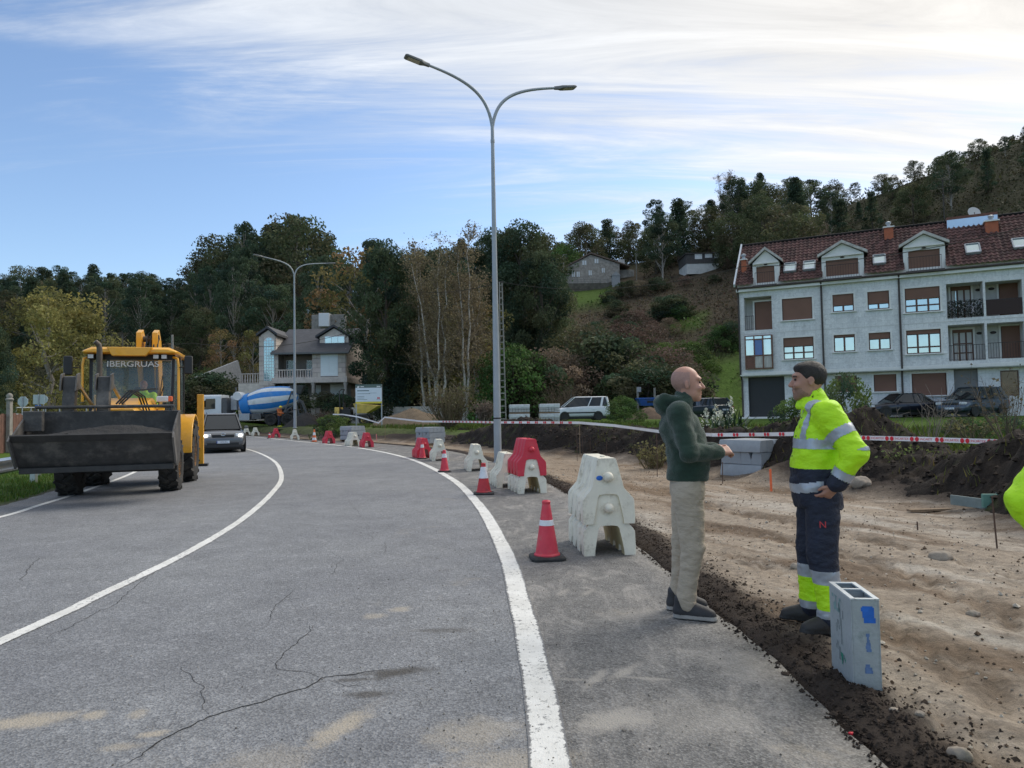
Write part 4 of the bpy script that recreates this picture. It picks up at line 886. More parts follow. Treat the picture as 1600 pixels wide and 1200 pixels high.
def guard_rail():
    pts = [Vector((-9.0, 6.0, 0)), Vector((-9.15, 8.0, 0)), Vector((-9.45, 11, 0)), Vector((-9.88, 13.7, 0)), Vector((-11.2, 16.8, 0)), Vector((-12.3, 18.6, 0))]
    root = empty("guard_rail", (-9.88, 13.7, 0), 0, "galvanised guard rail at the left edge beside the loader bucket", "guard rail"); o = pts[3]
    rail = mat("rail_steel", (.50, .54, .57), .35, .1, 5, metal=.75, dirt=(.3, .3, .3), dscale=3, damt=.3)
    Q = spline([p[:2] for p in pts], 40); prof = [(.0, .0), (.03, .01), (.075, .045), (.075, .085), (.012, .125), (.0, .155), (.012, .185), (.075, .225), (.075, .265), (.03, .30), (0, .31)]
    T = np.gradient(Q, axis=0); T /= np.linalg.norm(T, axis=1)[:, None]; N_ = np.stack([T[:, 1], -T[:, 0]], 1)
    rings = [[(Q[i][0] + N_[i][0] * d - o.x, Q[i][1] + N_[i][1] * d - o.y, .44 + z) for d, z in prof] for i in range(40)]
    m = MB(); m.loft(rings, closed=False, cap=False); m.build("beam", rail, root, smooth=30)
    for p in pts: m = MB(); m.box((p.x - o.x - .10, p.y - o.y, .34), (.12, .14, .80), rz=.2); m.build("post", rail, root, bevel=.01)
guard_rail()
def left_edge():
    BR = mat("brick_panel", (.165, .085, .062), .85, .3, 3, .6, 20, dirt=(.10, .09, .06), dscale=2, damt=.6)
    a = D(-90, 705, 30.5); b = D(46, 703, 36.5); z0 = -.05; root = empty("boundary_fence", (a.x, a.y, z0), math.atan2(b.y - a.y, b.x - a.x), "reddish boarded fence with concrete posts at the far left", "fence"); L = (Vector((b.x - a.x, b.y - a.y, 0))).length
    n = int(L / .22)
    for i in range(n): m = MB(); m.box((i * L / n + .1, 0, .95 + .03 * math.sin(i * 7)), (.20, .03, 1.9 + .06 * math.sin(i * 3.1))); m.build("plank", BR, root)
    for x, h, w in ((L * .70, 2.55, .26), (L * .985, 2.05, .09), (L * .30, 2.4, .2)):
        m = MB(); m.box((x, -.12, h / 2), (w, .2, h), tap=(.9, .9)); p = m.build("post", CONCD, root, bevel=.02)
        if w > .2: q = MB(); q.lathe([(.17, h), (.19, h + .06), (.12, h + .12), (.15, h + .22), (.10, h + .32), (.02, h + .36)], 9); q.build("finial", CONCD, p, smooth=50).location = (x, -.12, 0)
    def sign(px, py, dep, shape, label, sz, blue=False):
        c = D(px, py, dep); z0 = TZ(c.x, c.y); r = empty("traffic_sign", (c.x, c.y, z0), 0, label, "road sign", "backs of road signs beyond the fence"); h = c.z - z0
        m = MB(); m.tube([(0, 0, -.1), (0, 0, h + sz * .45)], .03, 8); m.build("post", STEEL, r, smooth=40); p = MB()
        if shape == 8: p.prism([(sz * .54 * math.cos(rad(22.5 + 45 * i)), h + sz * .54 * math.sin(rad(22.5 + 45 * i))) for i in range(8)], .035, .055, 'y')
        elif shape == 0: p.prism([(sz * .5 * math.cos(rad(15 * i)), h + sz * .5 * math.sin(rad(15 * i))) for i in range(24)], .035, .055, 'y')
        else: p.box((0, .045, h), (sz, .02, sz * .82))
        p.build("plate", mat("sign_back", (.42, .47, .48), .5, .1, 5, metal=.2), r)
        if blue: q = MB(); q.box((-.05, .045, h - sz * .62), (sz * .5, .02, sz * .28)); q.build("blue_plate", BLUEP, r)
    sign(35, 627.5, 39, 8, "grey back of an octagonal sign beside the fence", .56); sign(60, 624, 43, 4, "grey back of a square sign with a small blue plate", .70, True); sign(68, 624, 44, 0, "grey back of a round sign behind the square one", .5)
    rl = D(25, 637, 48); rr = D(135, 638, 52); r = empty("metal_railing", (rl.x, rl.y, 0), math.atan2(rr.y - rl.y, rr.x - rl.x), "pale metal railing behind the loader bucket", "railing"); L = Vector((rr.x - rl.x, rr.y - rl.y, 0)).length
    for z in (rl.z, rl.z - .45): m = MB(); m.tube([(0, 0, z), (L, 0, z)], .045, 8); m.build("rail", STEEL, r, smooth=40)
    for i in range(6): m = MB(); m.tube([(i * L / 5, 0, -.2), (i * L / 5, 0, rl.z)], .04, 8); m.build("post", STEEL, r, smooth=40)
    w = D(20, 655, 55); q = D(140, 655, 57); m = MB(); m.box((0, 0, .35), ((q - w).length, .4, 1.3)); o = m.build("low_wall", CONC, None, bevel=.02, loc=((w.x + q.x) / 2, (w.y + q.y) / 2, 0)); tag(o, "pale low wall seen behind the railing at the left", "wall")
left_edge()
def cladding():
    m, nt, b = nodes("pale_stone_cladding"); N = nt.nodes; L = nt.links; tc = N.new('ShaderNodeTexCoord')
    sw = N.new('ShaderNodeMapping'); sw.inputs['Rotation'].default_value = (rad(90), 0, 0); L.new(tc.outputs['Object'], sw.inputs[0])
    br = N.new('ShaderNodeTexBrick'); br.inputs['Scale'].default_value = 1.0; br.inputs['Brick Width'].default_value = .62; br.inputs['Row Height'].default_value = .31; br.inputs['Mortar Size'].default_value = .006; br.inputs['Bias'].default_value = .1
    br.inputs['Color1'].default_value = (.80, .80, .79, 1); br.inputs['Color2'].default_value = (.73, .735, .735, 1); br.inputs['Mortar'].default_value = (.55, .55, .55, 1); L.new(sw.outputs[0], br.inputs['Vector'])
    n = N.new('ShaderNodeTexNoise'); n.inputs['Scale'].default_value = 5.5; n.inputs['Detail'].default_value = 8; n.inputs['Roughness'].default_value = .7; n.inputs['Distortion'].default_value = 1.2; L.new(tc.outputs['Object'], n.inputs['Vector'])
    r = N.new('ShaderNodeMapRange'); r.inputs[1].default_value = .38; r.inputs[2].default_value = .66; r.inputs[3].default_value = 1.06; r.inputs[4].default_value = .80; L.new(n.outputs[0], r.inputs[0])
    n2 = N.new('ShaderNodeTexNoise'); n2.inputs['Scale'].default_value = .7; n2.inputs['Detail'].default_value = 5; st = N.new('ShaderNodeMapping'); st.inputs['Scale'].default_value = (3, 3, .5); L.new(tc.outputs['Object'], st.inputs[0]); L.new(st.outputs[0], n2.inputs['Vector'])
    r2 = N.new('ShaderNodeMapRange'); r2.inputs[1].default_value = .35; r2.inputs[2].default_value = .75; r2.inputs[3].default_value = 1.0; r2.inputs[4].default_value = .84; L.new(n2.outputs[0], r2.inputs[0])
    m1 = N.new('ShaderNodeMath'); m1.operation = 'MULTIPLY'; L.new(r.outputs[0], m1.inputs[0]); L.new(r2.outputs[0], m1.inputs[1])
    x = N.new('ShaderNodeMix'); x.data_type = 'RGBA'; x.blend_type = 'MULTIPLY'; x.inputs[0].default_value = 1; L.new(br.outputs[0], x.inputs[6]); L.new(m1.outputs[0], x.inputs[7]); L.new(x.outputs[2], b.inputs['Base Color']); b.inputs['Roughness'].default_value = .7
    return m
CLAD = cladding(); TRIM = mat("pale_trim", (.76, .75, .72), .75, .08, 3, dirt=(.35, .34, .32), dscale=1.5, damt=.4); REND = mat("grey_render", (.60, .59, .57), .85, .10, 3, dirt=(.33, .33, .32), dscale=1.2, damt=.4)
BROWN = mat("brown_frame", (.115, .048, .028), .5, .15, 8); IRON = mat("wrought_iron", (.035, .026, .024), .6, .2, 8); TERRA = mat("terracotta_render", (.42, .125, .062), .85, .15, 4, dirt=(.25, .12, .08), dscale=3, damt=.5)
PIPE = mat("brown_pipe", (.055, .040, .036), .5, .15, 3)
def shutter_mat():
    m, nt, b = nodes("brown_roller_shutter"); N = nt.nodes; L = nt.links; tc = N.new('ShaderNodeTexCoord'); w = N.new('ShaderNodeTexWave'); w.wave_type = 'BANDS'; w.bands_direction = 'Z'; w.inputs['Scale'].default_value = 7.0; w.inputs['Distortion'].default_value = 0; L.new(tc.outputs['Object'], w.inputs['Vector'])
    n = N.new('ShaderNodeTexNoise'); n.inputs['Scale'].default_value = 1.2; n.inputs['Detail'].default_value = 5; L.new(tc.outputs['Object'], n.inputs['Vector']); c = N.new('ShaderNodeMix'); c.data_type = 'RGBA'; c.inputs[6].default_value = (.170, .082, .054, 1); c.inputs[7].default_value = (.225, .115, .078, 1); L.new(n.outputs[0], c.inputs[0]); L.new(c.outputs[2], b.inputs['Base Color'])
    bu = N.new('ShaderNodeBump'); bu.inputs['Strength'].default_value = .6; bu.inputs['Distance'].default_value = .012; L.new(w.outputs[0], bu.inputs['Height']); L.new(bu.outputs[0], b.inputs['Normal']); b.inputs['Roughness'].default_value = .55; return m
SHUT = shutter_mat()
PANE = mat("window_glass", (.50, .60, .62), .06, .10, .7, metal=.72); PANED = mat("dark_window_glass", (.10, .13, .14), .06, .1, 1, metal=.35)
FA = np.array([15.16, 47.0]); FE = np.array([13.85, -7.0]); FE = FE / np.linalg.norm(FE); FN = np.array([FE[1], -FE[0]])       # along the facade, outward
if FN[1] > 0: FN = -FN
def fuv(px, py, set_back=0.0):
    d = ray(px, py); a = FA - FN * set_back; t = (a @ FN) / (d[:2] @ FN); p = d[:2] * t; return float((p - FA) @ FE), float(CAMH + t * d[2])
def z4(X, Y, sb=0.0): return fuv(1120 + X / 3.33333, 320 + Y / 3.33333, sb)
def apartment():
    gz = .80; root = empty("apartment_building", (FA[0], FA[1], gz), math.atan2(FE[1], FE[0]), "white stone-clad apartment building with brown shutters and tiled attic roof", "building")
    U1 = 23.0; SB = .55; DEP = 10.5; ez = 9.18 - gz; sl = 3.66 - gz
    def Z(X, Y, sb=0.0): u, z = z4(X, Y, sb); return u, z - gz
    def rect(x0, y0, x1, y1, sb=0.0):
        a = Z(x0, y0, sb); b = Z(x1, y1, sb); c = Z(x0, y1, sb); d = Z(x1, y0, sb); return [(a[0] + c[0]) / 2, (c[1] + b[1]) / 2, (b[0] + d[0]) / 2, (a[1] + d[1]) / 2]     # u0,z0,u1,z1
    def wall(name, u0, u1, z0, z1, y, ops, dp, M=CLAD):
        us = sorted(set([u0, u1] + [q for o in ops for q in (o[0], o[2]) if u0 < q < u1])); zs = sorted(set([z0, z1] + [q for o in ops for q in (o[1], o[3]) if z0 < q < z1])); m = MB()
        for a, b in zip(us[:-1], us[1:]):
            for c, d in zip(zs[:-1], zs[1:]):
                cu, cz = (a + b) / 2, (c + d) / 2
                if any(o[0] < cu < o[2] and o[1] < cz < o[3] for o in ops): continue
                m.add([(a, y, c), (b, y, c), (b, y, d), (a, y, d)], [(0, 1, 2, 3)])
        for o in ops:
            a, c, b, d = o; q = y + dp
            m.add([(a, y, c), (b, y, c), (b, q, c), (a, q, c)], [(0, 1, 2, 3)]); m.add([(a, y, d), (a, q, d), (b, q, d), (b, y, d)], [(0, 1, 2, 3)]); m.add([(a, y, c), (a, q, c), (a, q, d), (a, y, d)], [(0, 1, 2, 3)]); m.add([(b, y, c), (b, y, d), (b, q, d), (b, q, c)], [(0, 1, 2, 3)])
        return m.build(name, M, root, recalc=False)
    def window(r, y, frac, cols, rows=((0, 1),), sill=True, pane=PANE, frame=True, surround=True):
        u0, z0, u1, z1 = r; t = .06; w = MB(); zt = z1 - (z1 - z0) * frac
        for c, d in (((u0 + t / 2, 0), None), ((u1 - t / 2, 0), None)): w.box((c[0], y + .10, (z0 + z1) / 2), (t, .07, z1 - z0))
        w.box(((u0 + u1) / 2, y + .10, z0 + t / 2), (u1 - u0 - 2 * t - .002, .066, t)); w.box(((u0 + u1) / 2, y + .10, z1 - t / 2), (u1 - u0 - 2 * t - .002, .066, t))
        for k in range(1, cols): w.box((u0 + (u1 - u0) * k / cols, y + .10, (z0 + zt) / 2), (.09, .064, zt - z0 - .001))
        for (a, b) in rows[1:]: w.box(((u0 + u1) / 2, y + .10, z0 + (zt - z0) * a), (u1 - u0 - .12, .062, .07))
        o = w.build("window", BROWN, root)
        if frac < .99:
            for k in range(cols):
                for (a, b) in rows:
                    m = MB(); ua = u0 + (u1 - u0) * k / cols + .055; ub = u0 + (u1 - u0) * (k + 1) / cols - .055; za = z0 + (zt - z0) * a + .045; zb = z0 + (zt - z0) * b - .045; tl = .012 * math.sin(k * 5 + u0 * 3)
                    m.add([(ua, y + .11, za), (ub, y + .11 + tl, za), (ub, y + .11 + tl, zb), (ua, y + .11, zb)], [(0, 1, 2, 3)]); m.build("pane", pane, o, recalc=False)
        if frac > .02: m = MB(); m.box(((u0 + u1) / 2, y + .075, (z1 + zt) / 2), (u1 - u0 - .05, .02, z1 - zt - .004)); m.build("shutter", SHUT, o)
        if sill: m = MB(); m.box(((u0 + u1) / 2, y - .02, z0 - .045), (u1 - u0 + .26, .20, .07)); m.build("sill", TRIM, o, bevel=.01)
        if surround:
            m = MB(); q = .10
            for (a, b, c, d) in ((u0 - q, u0, z0, z1 + q), (u1, u1 + q, z0, z1 + q), (u0, u1, z1, z1 + q)): m.box(((a + b) / 2, y - .008, (c + d) / 2), (b - a - .002, .022, d - c))
            m.build("surround", TRIM, o)
        return o
    R2 = ((0, .42), (.42, 1.0))
    up = [(rect(340, 485, 497, 598), 1.0, 1, ((0, 1),)), (rect(603, 465, 713, 555), .64, 2, ((0, 1),)), (rect(785, 450, 898, 543), .68, 2, ((0, 1),)), (rect(980, 430, 1163, 557), .45, 3, ((0, .5), (.5, 1))), (rect(347, 690, 505, 803), .40, 3, ((0, .5), (.5, 1))), (rect(610, 676, 720, 764), .14, 2, ((0, 1),)), (rect(792, 665, 905, 754), .36, 2, ((0, 1),)), (rect(988, 650, 1168, 774), .17, 3, ((0, .33), (.33, 1)))]
    l2 = rect(150, 478, 287, 652); l1 = rect(157, 680, 293, 856); l2[0] = .35; l1[0] = .35; l1[2] = l2[2]
    b2a = rect(1197, 405, 1388, 588); b2b = rect(1400, 395, 1592, 575); b1a = rect(1203, 622, 1393, 812); b1b = rect(1405, 612, 1600, 800)
    sh_ = b2b[2] - b2b[0]; b1b[2] = b2b[2]; b1a[0] = b2a[0]; b1a[2] = b2a[2]; b1b[0] = b2b[0]
    far = [[b2b[2] + .9, b2b[1], b2b[2] + 2.8, b2b[3] - .5], [b2b[2] + .9, b1b[1] + .5, b2b[2] + 2.8, b1b[3] - .3]]
    ops = [w[0] for w in up] + [l2, l1, b2a, b2b, b1a, b1b] + far
    wall("upper_wall", 0, U1, sl, ez, 0, ops, .2)
    for r, f, c, rows in up: window(r, 0, f, c, rows)
    for r in far: window(r, 0, .5, 2)
    gops = [(rect(165, 893, 355, 1108, SB), 'garage'), (rect(403, 898, 470, 983, SB), 1.0), (rect(617, 890, 730, 975, SB), 1.0), (rect(818, 883, 936, 972, SB), 1.0), (rect(1016, 877, 1198, 992, SB), 1.0), (rect(1237, 850, 1363, 1040, SB), 'door'), (rect(1478, 862, 1575, 994, SB), 'dark')]
    gops[0][0][1] = .12; gops[5][0][1] = .02; gops[0][0][3] = min(gops[0][0][3], sl - .1); gops[5][0][3] = min(gops[5][0][3], sl - .08)
    wall("ground_floor_wall", 0.0, U1, -.3, sl, SB, [g[0] for g in gops], .25)
    for r, k in gops:
        if k == 'garage': m = MB(); m.box(((r[0] + r[2]) / 2, SB + .35, (r[1] + r[3]) / 2), (r[2] - r[0], .05, r[3] - r[1])); m.build("garage_shade_panel", mat("garage_opening_shade", (.018, .018, .02), .5, .1, 3), root); m = MB(); m.box(((r[0] + r[2]) / 2 - .1, SB - .3, .0), (r[2] - r[0] + .9, 1.2, .22)); m.build("step", TRIM, root, bevel=.01)  # near-black panel stands for the shade inside the garage opening
        elif k == 'door': m = MB(); m.box(((r[0] + r[2]) / 2, SB + .2, (r[1] + r[3]) / 2), (r[2] - r[0], .05, r[3] - r[1])); m.build("door", mat("grey_metal_door", (.19, .185, .18), .6, .08, 2), root)
        elif k == 'dark': window(r, SB, .02, 1, sill=False, pane=mat("brown_glass", (.09, .075, .06), .08, .3, 1.5, metal=.3), surround=False)
        else: window(r, SB, 1.0, 1)
    sof = MB(); sof.box((U1 / 2, SB / 2 + .05, sl - .03), (U1 - .01, SB + .1, .06)); sof.build("soffit", REND, root)
    bd = MB(); bd.box((U1 / 2, -.02, sl + .09), (U1 + .06, .06, .20)); bd.build("slab_band", TRIM, root)
    md = MB(); md.box((U1 / 2, -.004, Z(700, 640)[1]), (U1, .02, .035)); md.build("string_course", REND, root)
    def recess(r, dp, light=True):
        u0, z0, u1, z1 = r; m = MB(); m.add([(u0, dp, z0), (u1, dp, z0), (u1, dp, z1), (u0, dp, z1)], [(0, 1, 2, 3)])
        for a in (u0, u1): m.add([(a, .2, z0), (a, dp, z0), (a, dp, z1), (a, .2, z1)], [(0, 1, 2, 3)])
        m.add([(u0, .2, z0), (u1, .2, z0), (u1, dp, z0), (u0, dp, z0)], [(0, 1, 2, 3)]); m.add([(u0, .2, z1), (u0, dp, z1), (u1, dp, z1), (u1, .2, z1)], [(0, 1, 2, 3)]); m.build("loggia_wall", REND, root, recalc=False)
    def rail(r, h, y, bars=.13, panel=None):
        u0, z0, u1, _ = r; o = MB(); o.box(((u0 + u1) / 2, y, z0 + h), (u1 - u0 - .02, .04, .03)); ro = o.build("railing", IRON, root); o = MB(); o.box(((u0 + u1) / 2, y, z0 + .08), (u1 - u0 - .02, .03, .02)); o.build("bottom_rail", IRON, ro)
        n = max(2, int((u1 - u0) / bars))
        if panel is None:
            for k in range(n + 1): m = MB(); m.box((u0 + .02 + (u1 - u0 - .04) * k / n, y, z0 + h / 2 + .02), (.018, .018, h - .08)); m.build("baluster", IRON, ro)
        else: m = MB(); m.box(((u0 + u1) / 2, y - .012, z0 + h / 2 + .02), (u1 - u0 - .03, .016, h - .08)); m.build("screen", panel, ro)
        return ro
    for r in (b2a, b2b, b1a, b1b): recess(r, 1.3)
    recess(l2, 1.0)
    dr = rect(1218, 425, 1325, 600, 1.3); dr[1] = b2a[1] + .02; window(dr, 1.2, .12, 3, sill=False, pane=PANE); dr = rect(1468, 395, 1583, 575, 1.3); dr[1] = b2b[1] + .02; window(dr, 1.2, 1.0, 1, sill=False)
    dr = rect(1228, 650, 1335, 810, 1.3); dr[1] = b1a[1] + .02; window(dr, 1.2, .10, 3, ((0, .30), (.30, .62), (.62, 1)), sill=False, pane=mat("brown_pane", (.20, .17, .15), .08, .5, 1.2, metal=.5)); dr = rect(1480, 630, 1600, 795, 1.3); dr[1] = b1b[1] + .02; window(dr, 1.2, 1.0, 1, sill=False)
    cane = mat("brown_screen", (.042, .024, .022), .8, .35, 30, stretch=(4, 4, .3)); rail(b2a, .95, .06); rail(b2b, .95, .06, panel=cane); rail(b1a, .92, .06); rail(b1b, .92, .06)
    dr = list(l2); dr[0] = l2[0] + .55; dr[3] -= .25; window(dr, .7, 1.0, 1, sill=False); rail([l2[0] + .02, l2[1], l2[0] + .6, l2[3]], .95, -.03)
    for (a, b, sb) in ((1362, 443, 1.3), (1430, 437, 1.3), (1368, 669, 1.3), (1440, 665, 1.3)):
        u, z = Z(a, b, sb); m = MB(); m.lathe([(.0, -.07), (.10, -.06), (.14, 0)], 14, axis='y'); k = m.build("wall_lamp", IRON, root, smooth=50); k.location = (u, 1.29, z); k.scale = (1.15, 1, .62)
    rg = np.random.default_rng(5); pv = []; 
    for k in range(1500):
        u = rg.uniform(b2a[0] + .05, b2a[2] - .05); z = b2a[1] + rg.uniform(.05, 1.05) ** .9; pv.append((u, rg.uniform(-.06, .12), z))
    leaf_quads("balcony_plant", np.array(pv), .055, mat("balcony_leaf", (.028, .034, .022), .7, .4, 9), root, 3)
    fl = [(rg.uniform(b2a[0] + .1, b2a[2] - .1), -.08, b2a[1] + rg.uniform(.55, 1.0)) for _ in range(60)] + [(b2a[0] + 1.25 + rg.uniform(-.07, .07), -.09, b2a[1] + rg.uniform(.1, .85)) for _ in range(40)]
    leaf_quads("blossom", np.array(fl), .035, mat("pale_blossom", (.68, .62, .66), .7, .2, 9), root, 4)
    u0, z0, u1, z1 = l1; o = MB()
    for u in np.linspace(u0 + .02, u1 - .04, 4): o.box((u, -.16, (z0 + z1) / 2), (.07, .07, z1 - z0))
    for z in (z0 + .03, z0 + (z1 - z0) * .40, z0 + (z1 - z0) * .88, z1 - .03): o.box(((u0 + u1) / 2, -.16, z), (u1 - u0 - .002, .065, .06))
    for y in (0.0,):
        for z in (z0 + .03, z0 + (z1 - z0) * .40, z1 - .03): o.box((u0 + .02, -.06, z), (.05, .14, .06)); o.box((u1 - .04, -.06, z), (.05, .14, .06))
    g = o.build("glazed_gallery", mat("gallery_wood", (.17, .075, .040), .5, .2, 8), root)
    for k in range(3):
        a = u0 + .06 + (u1 - u0 - .1) * k / 3; b = a + (u1 - u0 - .1) / 3 - .07
        for (za, zb, mt) in ((.42, .87, (PANE, mat("blue_curtain", (.10, .18, .42), .3, .1, 2), PANE)[k]), (.90, .98, PANE), (.04, .38, (mat("wood_panel", (.15, .06, .035), .5, .2, 6), mat("striped_glass", (.42, .40, .36), .25, .5, 5, stretch=(6, 1, .3)), mat("striped_glass", (.42, .40, .36), .25, .5, 5))[k])):
            m = MB(); m.add([(a, -.15, z0 + (z1 - z0) * za), (b, -.15, z0 + (z1 - z0) * za), (b, -.15, z0 + (z1 - z0) * zb), (a, -.15, z0 + (z1 - z0) * zb)], [(0, 1, 2, 3)]); m.build("pane", mt, g, recalc=False)
    m = MB(); m.add([(u0, .1, z0), (u1, .1, z0), (u1, .1, z1), (u0, .1, z1)], [(0, 1, 2, 3)]); m.build("gallery_back", REND, root, recalc=False)
    m = MB(); m.add([(0, 0, sl), (0, DEP, sl), (0, DEP, ez), (0, 0, ez)], [(0, 1, 2, 3)]); m.add([(0, SB, -.3), (0, DEP, -.3), (0, DEP, sl), (0, SB, sl)], [(0, 1, 2, 3)]); m.add([(U1, 0, -.3), (U1, DEP, -.3), (U1, DEP, ez), (U1, 0, ez)], [(0, 1, 2, 3)]); m.add([(0, DEP, -.3), (U1, DEP, -.3), (U1, DEP, ez), (0, DEP, ez)], [(0, 1, 2, 3)])
    m.build("end_wall", REND, root, recalc=False)
    m = MB(); m.box((U1 / 2, -.10, ez + .10), (U1 + .2, .30, .20)); m.build("cornice", TRIM, root, bevel=.02)
    m = MB(); m.box((U1 / 2, .02, ez + .36), (U1 + .1, .10, .34)); m.build("attic_kerb", TRIM, root)
    m = MB(); m.tube([(0, -.30, ez + .24), (U1, -.30, ez + .24)], .07, 8); m.build("gutter", PIPE, root, smooth=40)
    for X in (118, 551, 957): u = Z(X, 650)[0]; m = MB(); m.tube([(u, -.28, ez + .2), (u, -.10, ez - .15), (u, -.07, ez - .4), (u, -.07, sl + .1), (u, SB - .07, sl - .25), (u, SB - .07, -.2)], .055, 8); m.build("downpipe", PIPE, root, smooth=40)
    RD = 3.2; rz0 = ez + .42; rz1 = 12.98 - gz; y0 = -.38
    cw, rows = .26, 15; n = int((U1 + .3) / cw); sub = 6; us = np.linspace(-.15, U1 + .15, n * sub + 1); ph = (us + .15) / cw * 2 * np.pi; bumpu = .045 * np.maximum(np.cos(ph), -.55)
    Vs = []; tts = []
    for r in range(rows):
        for e, lift in ((0, .035), (1, .0)): tts.append((r + e * .999) / rows + 0 * lift); 
    vv = []
    for r in range(rows):
        for e, lift in ((0.0, .040), (1.0, .0)):
            t = (r + e) / rows; y = y0 + (RD - y0) * t; z = rz0 + (rz1 - rz0) * t; jit = .012 * pn(np.floor((us + .15) / cw) * 3.7, r * 2.3, 1)
            vv.append(np.column_stack([us, np.full(len(us), y) - (bumpu + lift + jit) * .70, z + (bumpu + lift + jit) * .70]))
    vv = np.array(vv); k = len(us); i, j = np.meshgrid(np.arange(len(vv) - 1), np.arange(k - 1), indexing='ij'); F = np.stack([i * k + j, i * k + j + 1, (i + 1) * k + j + 1, (i + 1) * k + j], -1).reshape(-1, 4)
    cc = np.repeat(np.random.default_rng(3).uniform(.55, 1.45, (len(vv), n))[:, :, None], sub, 2).reshape(len(vv), -1); cc = np.concatenate([cc, cc[:, -1:]], 1); cc[1::2] = cc[0::2]
    TILE = mat("roof_tile", (.098, .046, .040), .85, .35, 6, .3, 30, attr=True, dirt=(.045, .032, .028), dscale=1.1, damt=.7)
    fc = vv.reshape(-1, 3)[F].mean(1); cut = np.zeros(len(F), bool)
    for (gx0, gx1, gy) in ((165, 340, 303), (523, 785, 262), (948, 1212, 212)):
        ua = Z(gx0, gy, -.1)[0]; ub = Z(gx1, gy - 15, -.1)[0]; zg = Z((gx0 + gx1) / 2, gy - 4, .0)[1]; cut |= (fc[:, 0] > ua + .25) & (fc[:, 0] < ub - .25) & (fc[:, 2] < zg - .05)
    F = F[~cut]
    rf = mesh_np("roof", vv.reshape(-1, 3), F, TILE, root, smooth=True, ang=50, colors=np.repeat(cc.reshape(-1, 1), 3, 1)); tag(rf, kind="stuff")
    m = MB(); m.add([(-.15, RD, rz1), (U1 + .15, RD, rz1), (U1 + .15, DEP + .4, ez + .35), (-.15, DEP + .4, ez + .35)], [(0, 1, 2, 3)]); m.add([(0, -.0, ez), (0, DEP, ez), (0, DEP, ez + .3), (0, RD, rz1 - .1), (0, 0, rz0)], [(0, 1, 2, 3, 4)]); m.build("roof_back", TILE, root, recalc=False)
    m = MB(); m.bar((-.17, y0 - .08, rz0 + .0), (-.17, RD, rz1 + .06), .10, .24); m.build("bargeboard", mat("white_metal_trim", (.66, .69, .72), .4, .06), root)
    m = MB(); m.tube([(-.1, RD, rz1 + .03), (U1, RD, rz1 + .03)], .10, 8); m.build("ridge_cap", TILE, root, smooth=60)
    def on_roof(X, Y):           # zoom pixel -> point on the roof slope
        px, py = 1120 + X / 3.33333, 320 + Y / 3.33333
        for s in np.linspace(-.3, 3.4, 300):
            u, z = fuv(px, py, s)
            if z - gz >= rz0 + (rz1 - rz0) * (s - y0) / (RD - y0) - 1e-3 and s > -.3:
                pass
            if abs((z - gz) - (rz0 + (rz1 - rz0) * (s - y0) / (RD - y0))) < .03: return u, s, z - gz
        return u, s, z - gz
    sy, sz = (RD - y0), (rz1 - rz0); nl = math.hypot(sy, sz); dY, dZ = sy / nl, sz / nl                        # up-slope direction
    for (x0, ya, x1, yb) in ((352, 310, 412, 352), (452, 297, 512, 345), (815, 265, 878, 315), (1295, 205, 1370, 262), (1540, 180, 1612, 232)):
        u, y, z = on_roof((x0 + x1) / 2, (ya + yb) / 2); w = Z(x1, yb)[0] - Z(x0, yb)[0]; h = .95; Mx = Matrix(((1, 0, 0, u), (0, dY, -dZ, y), (0, dZ, dY, z), (0, 0, 0, 1)))
        m = MB()
        for c, d in (((-w / 2, 0, .07), (.07, h, .16)), ((w / 2, 0, .07), (.07, h, .16)), ((0, -h / 2, .07), (w, .07, .158)), ((0, h / 2, .07), (w, .07, .158))): m.box(c, d, M=Mx)
        o = m.build("skylight", mat("skylight_frame", (.30, .32, .34), .5, .1, 5), root); m = MB(); m.box((0, .1, .085), (w - .08, h * .72, .02), M=Mx); m.build("pane", PANE, o); m = MB(); m.box((0, -h * .36, .10), (w - .08, h * .2, .03), M=Mx); m.build("blind", mat("white_blind", (.72, .74, .76), .6, .05), o)
    for (gx0, gx1, gy, ax_, ay, s0, sa, s1, sb_) in ((165, 340, 303, 250, 226, 205, 318, 300, 438), (523, 785, 262, 655, 190, 568, 281, 738, 413), (948, 1212, 212, 1080, 141, 999, 232, 1165, 376)):
        ua = Z(gx0, gy, -.1)[0]; ub = Z(gx1, gy - 15, -.1)[0]; uc = (ua + ub) / 2; zg = Z((gx0 + gx1) / 2, gy - 4, .0)[1]; za = Z(ax_, ay)[1]; r = rect(s0, sa, s1, sb_); r[1] = ez + .12; zt = r[3]; wa, wb = ua + .22, ub - .22; m = MB()
        back = 2.6
        for a, b in ((wa, r[0]), (r[2], wb)): m.box(((a + b) / 2, .12 + back / 2, (ez + .2 + zg) / 2), (b - a, back, zg - ez - .2))
        m.box(((r[0] + r[2]) / 2, .13 + back / 2, (zt + zg) / 2), (r[2] - r[0] - .002, back, zg - zt)); o = m.build("dormer", TRIM, root)
        m = MB(); m.prism([(wa, zg), (wb, zg), (uc, za - .12)], .10, back + .6, 'y'); m.build("gable", TRIM, o)
        m = MB(); m.prism([(ua, zg - .05), (uc, za - .10), (ub, zg - .05), (ub, zg + .12), (uc, za + .08), (ua, zg + .12)], -.12, .16, 'y'); m.build("gable_cornice", mat("dormer_stone", (.50, .48, .45), .85, .2, 5, dirt=(.25, .23, .2), dscale=3, damt=.5), o)
        m = MB(); m.prism([(ua, zg - .05), (uc, za - .10), (ub, zg - .05), (ub, zg + .10), (uc, za + .06), (ua, zg + .10)], .165, back + 1.2, 'y'); m.build("dormer_roof", TILE, o)
